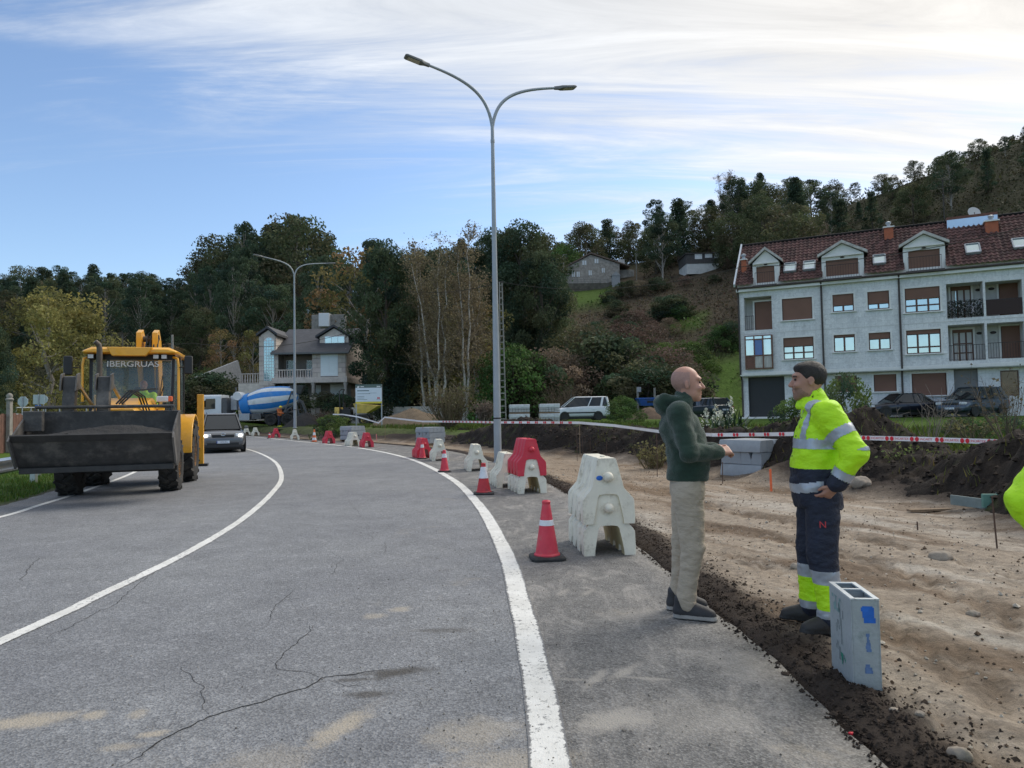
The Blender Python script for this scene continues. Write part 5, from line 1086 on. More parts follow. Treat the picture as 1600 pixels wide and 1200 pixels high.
        m = MB(); m.box((uc, .02, zg - .04), (wb - wa - .1, .10, .09)); m.build("lintel_band", TRIM, o)
        m = MB(); m.box(((r[0] + r[2]) / 2, .26, (r[1] + zt) / 2), (r[2] - r[0], .03, zt - r[1])); m.build("shutter", SHUT, o)
        m = MB(); m.box(((r[0] + r[2]) / 2, -.22, ez + .26), (r[2] - r[0] + .35, .55, .12)); m.build("balcony_slab", PIPE, o)
        rl = MB(); rl.box(((r[0] + r[2]) / 2, -.25, r[1] + 1.05), (r[2] - r[0] + .1, .03, .03)); rr = rl.build("railing", IRON, o)
        nb = int((r[2] - r[0]) / .14)
        for k_ in range(nb + 1):
            q = MB(); q.box((r[0] - .04 + (r[2] - r[0] + .08) * k_ / nb, -.25, r[1] + .6), (.015, .015, .9)); q.build("baluster", IRON, rr)
        m = MB(); m.lathe([(0, -.05), (.09, -.04), (.11, 0)], 12, axis='y'); q = m.build("wall_lamp", IRON, o, smooth=50); q.location = (uc, .09, zt + .12); q.scale = (1.2, 1, .5)
    def chimney(x0, y0_, x1, y1_, back):
        a = Z(x0, y1_, back); b = Z(x1, y0_, back); w = b[0] - a[0]; m = MB(); m.box(((a[0] + b[0]) / 2, back, (a[1] + b[1]) / 2 - .1), (w, w * .9, b[1] - a[1] + .3)); o = m.build("chimney", TERRA, root); m = MB(); m.box(((a[0] + b[0]) / 2, back, b[1] + .09), (w + .14, w + .1, .08)); m.build("cap", TRIM, o); m = MB(); m.lathe([(.12, b[1] + .13), (.10, b[1] + .3), (.16, b[1] + .33), (.16, b[1] + .44), (.05, b[1] + .5)], 12); q = m.build("cowl", STEEL, o, smooth=50); q.location = ((a[0] + b[0]) / 2, back, 0)
    chimney(873, 124, 918, 180, 2.5); chimney(1397, 92, 1462, 150, 2.2); chimney(131, 292, 152, 364, .9)
    a = Z(1196, 128, 2.9); b = Z(1462, 85, 2.9); m = MB(); m.box(((a[0] + b[0]) / 2, 2.95, (a[1] + b[1]) / 2 + .12), (b[0] - a[0], .5, 1.0)); o = m.build("roof_light", mat("roof_light_frame", (.16, .07, .05), .8, .2), root); m = MB(); m.add([(a[0] + .02, 2.66, a[1] - .25), (b[0] - .02, 2.66, a[1] - .25), (b[0] - .02, 2.69, a[1] + .52), (a[0] + .02, 2.69, a[1] + .52)], [(0, 1, 2, 3)]); m.build("pane", mat("roof_light_glazing", (.62, .72, .80), .15, .05, 1, metal=.4), o, recalc=False)
    u, z = Z(1188, 140, 3.1); zt = Z(1184, -135, 3.1)[1]; m = MB(); m.tube([(u, 3.1, z - .5), (u, 3.1, zt)], .03, 6)
    ae = m.build("aerial", STEELD, root, smooth=40)
    for k, (zz, L) in enumerate(((zt - .1, .75), (zt - .45, .6), (zt - .9, .8), (zt - 1.25, .5))):
        m = MB(); m.tube([(u - L / 2, 3.1, zz), (u + L / 2, 3.1, zz)], .015, 5)
        for q in np.linspace(-L / 2, L / 2, 8): m.tube([(u + q, 2.9, zz), (u + q, 3.3, zz)], .008, 4)
        m.build("aerial_element", STEELD, ae)
    m = MB(); m.tube([(u, 3.1, z + 2.2), (u - .35, 3.1, z - .3)], .01, 4); m.tube([(u, 3.1, z + 2.2), (u + .35, 3.1, z - .3)], .01, 4); m.build("guy_wire", STEELD, ae)
    u, z = Z(1340, 42, 3.0); m = MB(); m.lathe([(.0, .10), (.22, .07), (.38, 0), (.39, .0)], 20, axis='y'); q = m.build("satellite_dish", mat("dish_grey", (.5, .5, .5), .5, .05), root, smooth=50); q.location = (u, 2.9, z); q.rotation_euler = (rad(-18), 0, rad(25)); m = MB(); m.tube([(0, 0, 0), (0, .15, -.7)], .03, 6); m.build("arm", STEELD, q)
def leaf_quads(name, P, s, M, parent=None, seed=1, colors=None, aspect=1.5, kind="stuff", N=None):
    """many small leaf-shaped faces at the points P"""
    rg = np.random.default_rng(seed); n = len(P); P = np.asarray(P, float)
    s = np.asarray(s, float) * np.ones(n) * rg.uniform(.6, 1.4, n); a = rg.normal(size=(n, 3)); a /= np.linalg.norm(a, axis=1)[:, None]; b = rg.normal(size=(n, 3)); b -= a * (a * b).sum(1)[:, None]; b /= np.linalg.norm(b, axis=1)[:, None]
    A = a * (s * aspect)[:, None]; B = b * s[:, None] * .5; c = np.cross(a, b) * (s * .18)[:, None]
    V = np.stack([P - A * .5, P + B * 1.0 + c, P + A * .5, P - B * 1.0 + c], 1).reshape(-1, 3); F = np.arange(4 * n).reshape(-1, 4)
    o = mesh_np(name, V, F, M, parent, colors=None if colors is None else np.repeat(colors, 4, 0)); return tag(o, kind=kind) if kind else o
apartment()
def granite():
    return mat("granite_block", (.56, .50, .45), .88, .16, 3.0, .5, 30, objvar=.35, dirt=(.34, .30, .265), dscale=1.2, damt=.4)
def house():
    Y = 68.0; K = 4.0
    def P(X, Yp, d=0.0): v = D(280 + X / K, 460 + Yp / K, Y + d); return v
    x0 = P(500, 500).x; gz = 1.15; root = empty("granite_house", (x0, Y, gz), 0, "granite block house with slate roof, tall stair window and balcony", "house")
    def L(X, Yp, d=0.0): v = P(X, Yp, d); return v.x - x0, v.z - gz
    GR = granite(); SL = mat("slate_roof", (.050, .052, .060), .6, .30, 2.5, .5, 9, dirt=(.10, .10, .11), dscale=1.5, damt=.5); WH = mat("white_shutter", (.72, .76, .78), .5, .04, 2); JO = mat("granite_joint", (.21, .185, .165), .9, .15, 3)
    xt = L(600, 500)[0]; xr = L(1040, 450)[0]; ze = L(800, 372)[1]; zs = L(800, 520)[1]; zb = L(800, 555)[1]; depth = 10.0
    WA = MB(); wall_o = None
    lg = (*L(620, 388), *L(832, 516)); zt_ = L(550, 262)[1]
    core = MB(); t = .06
    core.box((xt / 2, 2.0, zt_ / 2), (xt - .04, 4 - .05, zt_)); lgx0, lgz1, lgx1, lgz0 = lg[0], lg[1], lg[2], lg[3]
    core.box(((lgx1 + xr) / 2, depth / 2, (zs + ze) / 2), (xr - lgx1 - .04, depth - .05, ze - zs - .02)); core.box(((xt + lgx0) / 2, depth / 2, (zs + ze) / 2), (lgx0 - xt, depth - .05, ze - zs - .02))
    core.box(((lgx0 + lgx1) / 2, depth / 2 + .8, (zs + ze) / 2), (lgx1 - lgx0, depth - 1.6, ze - zs - .03)); core.box(((xt + xr) / 2, depth / 2 + 1.1, zb / 2), (xr - xt, depth - 2.2, zb)); core.build("core_wall", JO, root)
    _g = {}
    def block(cx, cy, cz, sx, sy, sz, par):
        key = (round(sx, 2), round(sy, 2), round(sz, 2))
        if key not in _g: m = MB(); m.box((0, 0, 0), (sx, sy, sz)); _g[key] = m.build("granite_block", GR, par)
        else: o = _g[key].copy(); COL.objects.link(o); o.parent = par; _g[key + (1,)] = o
        o = _g.get(key + (1,), _g[key]); o.location = (cx, cy, cz); return o
    def course(xa, xb, za, zb_, y, opn=(), bw=.95, bh=.47, face='f'):
        n = max(1, round((zb_ - za) / bh)); h = (zb_ - za) / n
        for i in range(n):
            z = za + h * (i + .5); cuts = [xa] + list(np.arange(xa + (bw if i % 2 else bw / 2), xb - .12, bw)) + [xb]
            for a, b in zip(cuts[:-1], cuts[1:]):
                segs = [(a, b)]
                for (oa, oz0, ob, oz1) in opn:
                    if oz0 - .02 < z < oz1 + .02: segs = [s for q in segs for s in ((q[0], min(q[1], oa)), (max(q[0], ob), q[1])) if s[1] - s[0] > .06]
                for (p, q) in segs:
                    pr = .012 * math.sin(i * 12.9 + p * 7.3)
                    if face == 'f': block((p + q) / 2, y - .02 - pr, z, round(q - p - .022, 2), .08, round(h - .022, 2), root)
                    else: block(y + .02 + pr, (p + q) / 2, z, .08, round(q - p - .022, 2), round(h - .022, 2), root)
    wx0, wz1 = L(528, 268); wx1, wz0 = L(596, 552); sx0, sz1 = L(884, 372); sx1, sz0 = L(994, 510)
    course(0, xt, 0, zt_, 0, [(wx0, wz0, wx1, wz1)]); course(lgx1, xr, zs, ze, 0, [(sx0, sz0, sx1, sz1)]); course(xt, lgx0, zs, ze, 0)
    course(0, depth, zs, ze, xr, face='s'); course(0, 3.5, ze - .6, zt_, xt, face='s')
    for i in range(9):       # gable end courses
        a = i * .47; w = depth / 2 - a / (L(800, 235)[1] - ze + .3) * depth / 2
        if w > .4: course(depth / 2 - w, depth / 2 + w, ze + a, ze + a + .47, xr, face='s')
    m = MB(); m.box(((xt + xr) / 2 + .1, depth / 2 - .35, (zs + zb) / 2), (xr - xt + .4, depth + .7, zs - zb)); m.build("porch_slab", GR, root, bevel=.03)
    for X in (838, 1040):
        cx, _ = L(X, 600, -.4); m = MB(); m.lathe([(.24, 0), (.24, .2), (.17, .26), (.155, zb - .3), (.22, zb - .16), (.24, zb)], 14); c = m.build("column", GR, root, smooth=30); c.location = (cx, -.4, 0)
    def opening(X0, Y0, X1, Y1, d, nm, M_, cols=1, rows=1, M2=None):
        a, z1 = L(X0, Y0, d); b, z0 = L(X1, Y1, d); m = MB(); m.box(((a + b) / 2, d - .02, (z0 + z1) / 2), (b - a, .10, z1 - z0)); o = m.build(nm, M_, root)
        if M2:
            for i in range(cols):
                for j in range(rows): w = (b - a - .08) / cols; h = (z1 - z0 - .08) / rows; q = MB(); q.box((a + .04 + w * (i + .5), d - .08, z0 + .04 + h * (j + .5)), (w - .045, .02, h - .045)); q.build("pane", M2, o)
        return o
    opening(855, 568, 886, 690, 2.15, "door", WH, 2, 4, mat("door_panel", (.60, .64, .66), .5, .05)); opening(945, 560, 1030, 660, 2.15, "garage_shutter", WH); opening(745, 575, 800, 690, 2.15, "window", WH, 2, 2, PANED)
    opening(672, 412, 718, 515, 1.55, "balcony_door", WH, 2, 4, PANED); opening(798, 412, 832, 515, 1.55, "balcony_door", WH, 2, 4, PANED); opening(884, 372, 994, 510, -.0, "shutter", WH, 2, 1, mat("shutter_leaf", (.70, .78, .80), .45, .03))
    m = MB(); pr = [(wx0, wz0), (wx1, wz0), (wx1, wz1 - .5)] + [((wx0 + wx1) / 2 + (wx1 - wx0) / 2 * math.cos(a), wz1 - .5 + .5 * math.sin(a)) for a in np.linspace(.3, math.pi - .3, 7)] + [(wx0, wz1 - .5)]; m.prism(pr, -.02, .02, 'y'); o = m.build("stair_window", WH, root)
    nx, nz = 4, 15
    for i in range(nx):
        for j in range(nz):
            w = (wx1 - wx0 - .06) / nx; h = (wz1 - .12 - wz0) / nz; cz = wz0 + .04 + h * (j + .5); cx = wx0 + .03 + w * (i + .5)
            if j == nz - 1 and i in (0, 3): continue
            q = MB(); q.box((cx, -.03, cz), (w - .05, .02, h - .05)); q.build("pane", mat("stair_glass", (.36, .52, .58), .08, .15, 1.5, metal=.5), o)
    zr = L(800, 235)[1] + .9; m = MB(); ov = .55
    m.add([(xt - .25, -ov, ze + .12), (xr + .45, -ov, ze + .12), (xr + .45, depth / 2, zr), (xt - .25, depth / 2, zr), (xr + .45, depth + ov, ze + .12), (xt - .25, depth + ov, ze + .12), (xt - .25, -ov, ze - .08), (xr + .45, -ov, ze - .08), (xr + .45, depth / 2, zr - .25), (xr + .45, depth + ov, ze - .08)], [(0, 1, 2, 3), (3, 2, 4, 5), (6, 7, 1, 0), (7, 8, 2, 1), (8, 9, 4, 2)]); rf = m.build("roof", SL, root, recalc=False)
    m = MB(); m.box(((xt + xr) / 2 + .1, -ov - .06, ze + .03), (xr - xt + .7, .12, .16)); m.build("gutter", mat("slate_grey_metal", (.12, .125, .13), .5, .1), rf)
    def gable(Xa, Xb, Ye, Xp, Yp, y0, back, win=None):
        a, z0 = L(Xa, Ye, y0); b, _ = L(Xb, Ye, y0); c, z1 = L(Xp, Yp, y0); m = MB(); m.prism([(a + .25, z0 - 1.7), (b - .25, z0 - 1.7), (b - .25, z0), (c, z1 - .25), (a + .25, z0)], y0, y0 + back, 'y'); o = m.build("dormer", GR, root); m = MB(); m.prism([(a - .1, z0 - .08), (c, z1 - .12), (b + .1, z0 - .08), (b + .1, z0 + .14), (c, z1 + .12), (a - .1, z0 + .14)], y0 - .3, y0 + back + .5, 'y'); m.build("dormer_roof", SL, o); return o
    gable(493, 612, 256, 556, 206, -.01, 4.6)
    g = gable(862, 1074, 268, 968, 196, 1.5, 5.0); opening(910, 262, 1036, 306, 1.48, "window", WH, 3, 1, PANE)
    def balus(xa, xb, z, y, h=.95):
        m = MB(); m.box(((xa + xb) / 2, y, z + h), (xb - xa, .14, .09)); m.box(((xa + xb) / 2, y, z + .06), (xb - xa, .14, .08)); o = m.build("balustrade", GR, root); n = int((xb - xa) / .24)
        for i in range(n): q = MB(); q.lathe([(.045, .1), (.085, .28), (.05, .5), (.05, h - .1), (.06, h - .04)], 8); p = q.build("baluster", GR, o, smooth=50); p.location = (xa + (i + .5) * (xb - xa) / n, y, z)
    balus(lgx0, lgx1, lgz0 - .25, -.05); ta = L(370, 560)[0]; tz = L(430, 558)[1]; m = MB(); m.box(((ta) / 2, 2.2, tz / 2), (-ta, 4.4, tz)); m.build("terrace", GR, root); balus(ta, -.05, tz, .1)
house()
def garden_wall():
    a = D(448, 655, 64); b = D(690, 652, 66); z = TZ(a.x, a.y); r = empty("garden_wall", (a.x, 64.8, z), 0, "low granite garden wall with pillars in front of the granite house", "wall"); L = b.x - a.x; h = D(470, 638, 64.8).z - z; GR = granite()
    n = int(L / .9)
    for i in range(n):
        for j in range(3): m = MB(); m.box(((i + .5 + (.25 if j % 2 else 0)) * L / n, .01 * math.sin(i * 3 + j), h * (j + .5) / 3), (L / n - .02, .25, h / 3 - .02)); m.build("granite_block", GR, r)
    for X in (490, 560): x = D(X, 640, 64.8).x - a.x; m = MB(); m.box((x, -.02, h * .78), (.42, .42, h * 1.56)); p = m.build("pillar", GR, r, bevel=.02); m = MB(); m.box((x, -.02, h * 1.6), (.52, .52, .12)); m.build("cap", GR, p)
garden_wall()
def hill_houses():
    STN = mat("rubble_stone", (.36, .325, .285), .9, .35, 1.6, .8, 4, dirt=(.13, .11, .09), dscale=2.2, damt=.6); WH = mat("white_render", (.58, .58, .56), .8, .12, 1.5, dirt=(.3, .29, .27), dscale=.8, damt=.5); OLD = mat("dark_cladding", (.075, .07, .068), .8, .3, 2, stretch=(5, 5, .5)); CW = mat("curtain_white", (.70, .72, .73), .5, .05); TL = mat("old_roof", (.16, .115, .09), .9, .3, 1.5)
    Y = 152.0; K = 5.0
    def P(X, Yp, d=0): return D(840 + X / K, 370 + Yp / K, Y + d)
    a = P(222, 370); x0, gz = a.x, a.z - 1.2; r = empty("stone_house", (x0, Y, gz), 0, "old stone farmhouse with a wide gable on the green hillside", "house")
    def L(X, Yp, d=0): v = P(X, Yp, d); return v.x - x0, v.z - gz
    pts = [L(222, 380), L(640, 380), L(640, 212), L(415, 140), L(222, 240)]; m = MB(); m.prism([pts[0], pts[1], pts[2], pts[3], pts[4]], 0, 9, 'y'); m.build("wall", STN, r)
    e0, e1, ap = L(205, 246), L(720, 236), L(415, 134); m = MB(); m.prism([e0, ap, e1, (e1[0], e1[1] + .25), (ap[0], ap[1] + .3), (e0[0], e0[1] + .25)], -.4, 9.4, 'y'); m.build("roof", TL, r)
    p0 = L(590, 300); p1 = L(765, 300); q = L(765, 245); m = MB(); m.box(((p0[0] + p1[0]) / 2, 5, q[1] / 2), (p1[0] - p0[0], 7, q[1])); m.build("side_wing", STN, r)
    for (X, Yp, w, h) in ((280, 293, 24, 40), (317, 293, 24, 40), (411, 282, 24, 38), (513, 262, 22, 36), (365, 203, 32, 34), (460, 190, 30, 34)):
        c = L(X, Yp); s = (L(X + w, Yp)[0] - c[0], c[1] - L(X, Yp + h)[1]); m = MB(); m.box((c[0], -.03, c[1]), (s[0], .1, s[1])); o = m.build("window", CW, r); m = MB(); m.box((c[0], -.09, c[1]), (.1, .04, s[1])); m.build("mullion", STN, o)
    c = L(653, 198, 4); m = MB(); m.box((c[0], 4, c[1] - .3), (1.35, 1, 1.6)); o = m.build("chimney", WH, r)
    w0, w1 = D(866, 456, 148), D(962, 450, 148); z0 = min(w0.z, w1.z) - 2.5; f = empty("retaining_wall", (w0.x, 148, z0), 0, "mossy stone retaining wall with a post fence below the farmhouse", "wall"); Lw = w1.x - w0.x; h = D(900, 443, 148).z - z0
    m = MB(); m.box((Lw / 2, 0, h / 2), (Lw, .5, h)); m.build("wall", mat("mossy_stone", (.115, .105, .085), .95, .4, 1.5, .7, 5), f)
    for i in range(9): m = MB(); m.box((i * Lw / 8, 0, h + .45), (.22, .22, 1.0)); m.build("post", CONCD, f)
    for z in (.4, .85): m = MB(); m.box((Lw / 2, 0, h + z), (Lw, .08, .08)); m.build("rail", CONCD, f)
    c = D(962, 436, 147); m = MB(); m.box((0, 0, 1.0), (1.6, 1.2, 3.2)); m.prism([(-1, 2.6), (1, 2.6), (0, 3.5)], -.7, .7, 'y'); o = m.build("gate_pillar", CONC, None, loc=(c.x, 147, c.z - 2.0)); tag(o, "pale gate pillar at the right end of the retaining wall", "pillar")
    Y2 = next((d for d in np.arange(90., 165, .5) if D(1095, 427, d).z <= TZ(D(1095, 427, d).x, d) + .2), 140.)
    def P2(X, Yp, d=0): return D(840 + X / K, 370 + Yp / K, Y2 + d)
    a = P2(1165, 250); x1, g2 = a.x, a.z - 1.0; r = empty("hillside_cabin", (x1, Y2, g2), 0, "small hillside house with dark upper storey and white base", "house")
    def L2(X, Yp, d=0): v = P2(X, Yp, d); return v.x - x1, v.z - g2
    a0, b0 = L2(1165, 262), L2(1415, 206); m = MB(); m.box(((a0[0] + b0[0]) / 2, 3, b0[1] / 2), (b0[0] - a0[0], 6, b0[1])); m.build("lower_wall", WH, r); t = L2(1415, 132); m = MB(); m.box(((a0[0] + b0[0]) / 2, 3, (b0[1] + t[1]) / 2), (b0[0] - a0[0] + .1, 6.2, t[1] - b0[1])); m.build("upper_wall", OLD, r); m = MB(); m.box(((a0[0] + b0[0]) / 2, 3, t[1] + .08), (b0[0] - a0[0] + .5, 6.8, .16)); m.build("roof", OLD, r)
    for (X, Yp, w, h) in ((1255, 153, 56, 44), (1334, 145, 56, 40), (1395, 145, 30, 44)):
        c = L2(X, Yp); s = (L2(X + w, Yp)[0] - c[0], c[1] - L2(X, Yp + h)[1]); m = MB(); m.box((c[0], -.12, c[1]), (s[0], .12, s[1])); m.build("window", CW, r)
    c = L2(1445, 245); m = MB(); m.box((c[0], 2, c[1] - .2), (1.6, 3, 1.6)); m.build("side_annex", WH, r); c = L2(1408, 100); m = MB(); m.tube([(c[0], 2, t[1]), (c[0], 2, c[1] + 2)], .05, 5); ae = m.build("aerial", STEELD, r); m = MB(); m.tube([(c[0] - .1, 2, c[1] - .2), (c[0] + .8, 2, c[1] + .5)], .04, 5); m.build("aerial_arm", STEELD, ae)
    c = D(520, 505, 86); r = empty("concrete_store", (c.x, 86, TZ(c.x, 86)), 0, "grey concrete store with white tank on the slope above the granite house", "building"); z = c.z - TZ(c.x, 86)
    for (p0, p1, q0, q1, M_, nm, d) in ((489, 541, 492, 522, CONCD, "wall", 0), (502, 518, 491, 512, CW, "tank", -.6)):
        u = D(p0, q1, 86); v = D(p1, q0, 86); m = MB(); m.box(((u.x + v.x) / 2 - c.x, d, (u.z + v.z) / 2 - c.z + z), (v.x - u.x, 1.2, v.z - u.z)); m.build(nm, M_, r, bevel=.05)
    a, b = D(285, 602, 76), D(377, 565, 84); m = MB(); m.bar((0, 0, -1.8), b - a - Vector((0, 0, 1.8)), .3, 4.0); o = m.build("slope_parapet", CONC, None, loc=a); tag(o, "pale concrete parapet climbing the slope left of the granite house", "wall")
hill_houses()
YEL = mat("machine_yellow", (.82, .40, .028), .4, .08, 4, coat=.3, dirt=(.40, .20, .05), dscale=2.5, damt=.35); BLK = mat("black_plastic", (.018, .018, .019), .5, .15, 8); DSTEEL = mat("worn_bucket_steel", (.065, .062, .060), .6, .35, 5, .4, 25, metal=.2, dirt=(.20, .18, .16), dscale=2.2, damt=.75); TYRE = mat("tyre_rubber", (.026, .025, .024), .85, .25, 8, .3, 30, dirt=(.115, .098, .08), dscale=4, damt=.6); MIRR = mat("mirror_glass", (.5, .55, .6), .05, .05, metal=.9)
CGL = glass("cab_glass", (.22, .30, .32), .03, .30); CARG = mat("car_glass", (.016, .02, .023), .04, .15, 1.5, spec=.5, coat=.15); CHROME = mat("chrome", (.55, .56, .58), .2, .05, metal=.9); HL = mat("head_lamp", (.62, .65, .68), .12, .1, 6, coat=.8); RL = mat("rear_lamp", (.35, .02, .02), .2, .1, coat=.6)  # hazy bluish cab glass colour stands in for the windscreen reflection
def wheel(name, r, w, rim_r, parent, loc, lugs=0, rimM=None, axis='x', side=1, spokes=0):
    t = MB(); h = w / 2; t.lathe([(rim_r, -h * .86), (rim_r + .02, -h * .95), (r * .86, -h), (r * .95, -h * .92), (r * (.965 if lugs else .99), -h * .72), (r * (.97 if lugs else 1), 0), (r * (.965 if lugs else .99), h * .72), (r * .95, h * .92), (r * .86, h), (rim_r + .02, h * .95), (rim_r, h * .86)], 36, axis=axis)
    if lugs:
        for k in range(lugs):
            for s in (-1, 1):
                a = 2 * math.pi * (k + (.5 if s > 0 else 0)) / lugs; Mx = Matrix.Rotation(a, 4, 'X') @ Matrix.Translation((s * h * .46, 0, r * .975)) @ Matrix.Rotation(s * rad(38), 4, 'Z')
                t.box((0, 0, 0), (h * 1.18, .065 * r / .5, .085 * r / .6), M=Mx)
    root = empty(name); root.parent = parent; root.location = loc
    tag(t.build("tyre", TYRE, root, smooth=35), kind=None)
    d = MB(); d.lathe([(0, side * h * .25), (rim_r * .28, side * h * .30), (rim_r * .34, side * h * .10), (rim_r * .80, side * h * .22), (rim_r * .93, side * h * .80), (rim_r + .005, side * h * .86)], 30, axis=axis)
    rim = d.build("rim", rimM or STEEL, root, smooth=35)
    if spokes:
        for k in range(spokes):
            m = MB(); a = 2 * math.pi * k / spokes; Mx = Matrix.Rotation(a, 4, 'X'); m.box((side * h * .62, 0, rim_r * .55), (.03, rim_r * .22, rim_r * .85), M=Mx); m.build("spoke", rimM or STEEL, rim)
    return root
def backhoe():
    rz = math.atan2(.31, .95); R = empty("backhoe_loader", (-7.86, 14.32, 0), rz, "yellow backhoe loader carrying dark asphalt in its front bucket", "loader")
    for nm, x, y, r, w, s in (("front_wheel", .90, 0, .50, .36, 1), ("front_wheel", -.90, 0, .50, .36, -1), ("rear_wheel", .93, 2.15, .69, .44, 1), ("rear_wheel", -.93, 2.15, .69, .44, -1)):
        wheel(nm, r, w, r * .52, R, (x, y, r + .005), 15, mat("wheel_rim_yellow", (.52, .24, .06), .6, .2, 5, dirt=(.20, .15, .10), dscale=4, damt=.7), side=s)
    prof = [(-2.30, 1.17), (-2.02, .80), (-1.86, .63), (-1.62, .585), (-1.40, .68), (-1.28, .95), (-1.24, 1.30), (-1.30, 1.62)]; W = 1.20; th = .028
    inner = [(-2.27, 1.19), (-2.0, .84), (-1.85, .67), (-1.62, .625), (-1.43, .71), (-1.315, .96), (-1.275, 1.30), (-1.33, 1.61)]
    m = MB(); n = len(prof); V = [(-W, y, z) for y, z in prof] + [(W, y, z) for y, z in prof] + [(-W, y, z) for y, z in inner] + [(W, y, z) for y, z in inner]
    F = [(i, i + 1, n + i + 1, n + i) for i in range(n - 1)] + [(2 * n + i, 3 * n + i, 3 * n + i + 1, 2 * n + i + 1) for i in range(n - 1)] + [(0, n, 3 * n, 2 * n), (n - 1, 3 * n - 1, 4 * n - 1, 2 * n - 1)]
    m.add(V, F)
    bk = m.build("bucket", DSTEEL, R, smooth=25)
    for sx in (-1, 1):
        q = MB(); q.prism(prof[:6] + [(-1.24, 1.30), (-1.30, 1.62), (-1.55, 1.56), (-2.0, 1.34)], sx * W, sx * (W + .03), 'x'); q.build("side_plate", DSTEEL, bk, bevel=.004)
        q = MB(); q.bar((sx * (W + .035), -2.31, 1.18), (sx * (W + .035), -1.93, .70), .03, .16); q.build("side_cutter", mat("bare_steel", (.17, .16, .15), .5, .3, 6, metal=.5), bk)
    q = MB(); q.bar((-W - .02, -2.30, 1.165), (W + .02, -2.30, 1.165), .035, .14, up=(0, -.6, .8)); q.build("cutting_edge", mat("edge_steel", (.050, .047, .045), .55, .3, 4, metal=.35), bk, bevel=.004)
    q = MB(); q.bar((-W, -1.90, .605), (W, -1.90, .605), .10, .10); q.build("heel_strip", mat("edge_steel", (.050, .047, .045), .55, .3, 4), bk, bevel=.01)
    q = MB(); q.tube([(-W * .95, -1.30, 1.70), (W * .93, -1.30, 1.70)], .030, 10); q.build("guard_bar", DSTEEL, bk, smooth=40)
    for x in (-W * .95, -.2, W * .90): q = MB(); q.bar((x, -1.31, 1.60), (x, -1.30, 1.71), .02, .05); q.build("bracket", DSTEEL, bk)
    q = MB(); q.box((-W * .90, -1.62, 1.45), (.30, .14, .36)); q.build("lip_guard", DSTEEL, bk, bevel=.02)
    nx, ny = 90, 46; xs = np.linspace(-W + .03, W - .03, nx); ys = np.linspace(-2.24, -1.30, ny); X, Y = np.meshgrid(xs, ys, indexing='ij')
    Zl = 1.17 + .19 * np.exp(-((X - .35) / .75) ** 2) * np.exp(-((Y + 1.75) / .35) ** 2) + .05 * np.exp(-((X + .5) / .5) ** 2) - .05 * sstep(-.7, -1.15, X) + .018 * fbm(X / .05, Y / .05, 1, 3) + .02 * fbm(X / .15, Y / .15, 2, 2)
    i, j = np.meshgrid(np.arange(nx - 1), np.arange(ny - 1), indexing='ij'); Fl = np.stack([i * ny + j, (i + 1) * ny + j, (i + 1) * ny + j + 1, i * ny + j + 1], -1).reshape(-1, 4)
    ld = mesh_np("asphalt_load", np.stack([X, Y, Zl], -1).reshape(-1, 3), Fl, mat("hot_asphalt", (.022, .021, .021), .8, .5, 40, .9, 45), None, smooth=True); ld.location = R.location; ld.rotation_euler = R.rotation_euler; tag(ld, "mound of crumbly black asphalt heaped in the loader bucket", "asphalt heap")
    for sx in (-1, 1):
        x = sx * .62
        q = MB(); q.prism([(-1.22, .95), (-1.10, 1.12), (-.3, 1.25), (.75, 1.72), (.85, 1.58), (-.2, .92), (-1.05, .78)], x - .06, x + .06, 'x'); q.build("loader_arm", YEL, R, bevel=.012)
    for x in (-.66, -.10):
        q = MB(); q.prism([(-1.22, 1.60), (-1.12, 2.26), (-.98, 2.28), (-.94, 2.10), (-1.05, 1.55)], x - .10, x + .10, 'x'); l = q.build("tipping_lever", DSTEEL, R, bevel=.01)
        for s in (-1, 1): q = MB(); q.prism([(-1.24, 2.0), (-1.16, 2.30), (-.96, 2.34), (-.92, 2.05)], x + s * .125 - .012, x + s * .125 + .012, 'x'); q.build("lever_cheek", mat("worn_plate", (.13, .12, .11), .55, .3, 5, metal=.4), l)
        q = MB(); q.tube([(x + .10, -1.0, 2.15), (x + .18, -.2, 1.72), (x + .2, .4, 1.55)], .035, 10); q.build("tilt_ram", mat("ram_chrome", (.35, .33, .30), .3, .2, metal=.7), R, smooth=40)
    q = MB(); q.bar((.30, -1.02, 2.0), (.72, -.55, 2.05), .03); q.build("lever_link", BLK, R)
    hood = [(-.48, .98), (-.48, 1.46), (-.36, 1.66), (.36, 1.66), (.48, 1.46), (.48, .98)]; hood2 = [(-.56, .98), (-.56, 1.66), (-.42, 1.92), (.42, 1.92), (.56, 1.66), (.56, .98)]
    q = MB(); q.loft([[(x * .94, -.78, z) for x, z in hood], [(x, -.66, z + .02) for x, z in hood], [(x, .95, z) for x, z in hood2]]); h = q.build("hood", YEL, R, bevel=.03)
    q = MB(); q.box((0, -.80, 1.25), (.66, .05, .42)); q.build("grille", BLK, h, bevel=.02)
    q = MB(); q.box((0, 1.0, .72), (.72, 3.9, .36)); q.box((0, 0, .52), (1.4, .22, .22)); q.box((0, 2.15, .68), (1.4, .34, .34)); q.build("chassis", BLK, R, bevel=.02)
    for sx in (-1, 1): q = MB(); q.box((sx * .52, .95, 1.0), (.34, 1.0, .62)); q.build("side_tank", BLK, R, bevel=.04)
    q = MB(); q.tube([(-.36, -.25, 1.6), (-.36, -.25, 2.86), (-.37, -.27, 2.94), (-.43, -.30, 3.0)], [.052, .052, .052, .05], 14); q.build("exhaust_stack", mat("exhaust_steel", (.115, .095, .08), .55, .25, 6, metal=.5), R, smooth=40)
    cy0, cy1, zb, zt = .92, 2.72, 1.40, 2.86; hw = .80
    def P(x, y, z): return Vector((x, y, z))
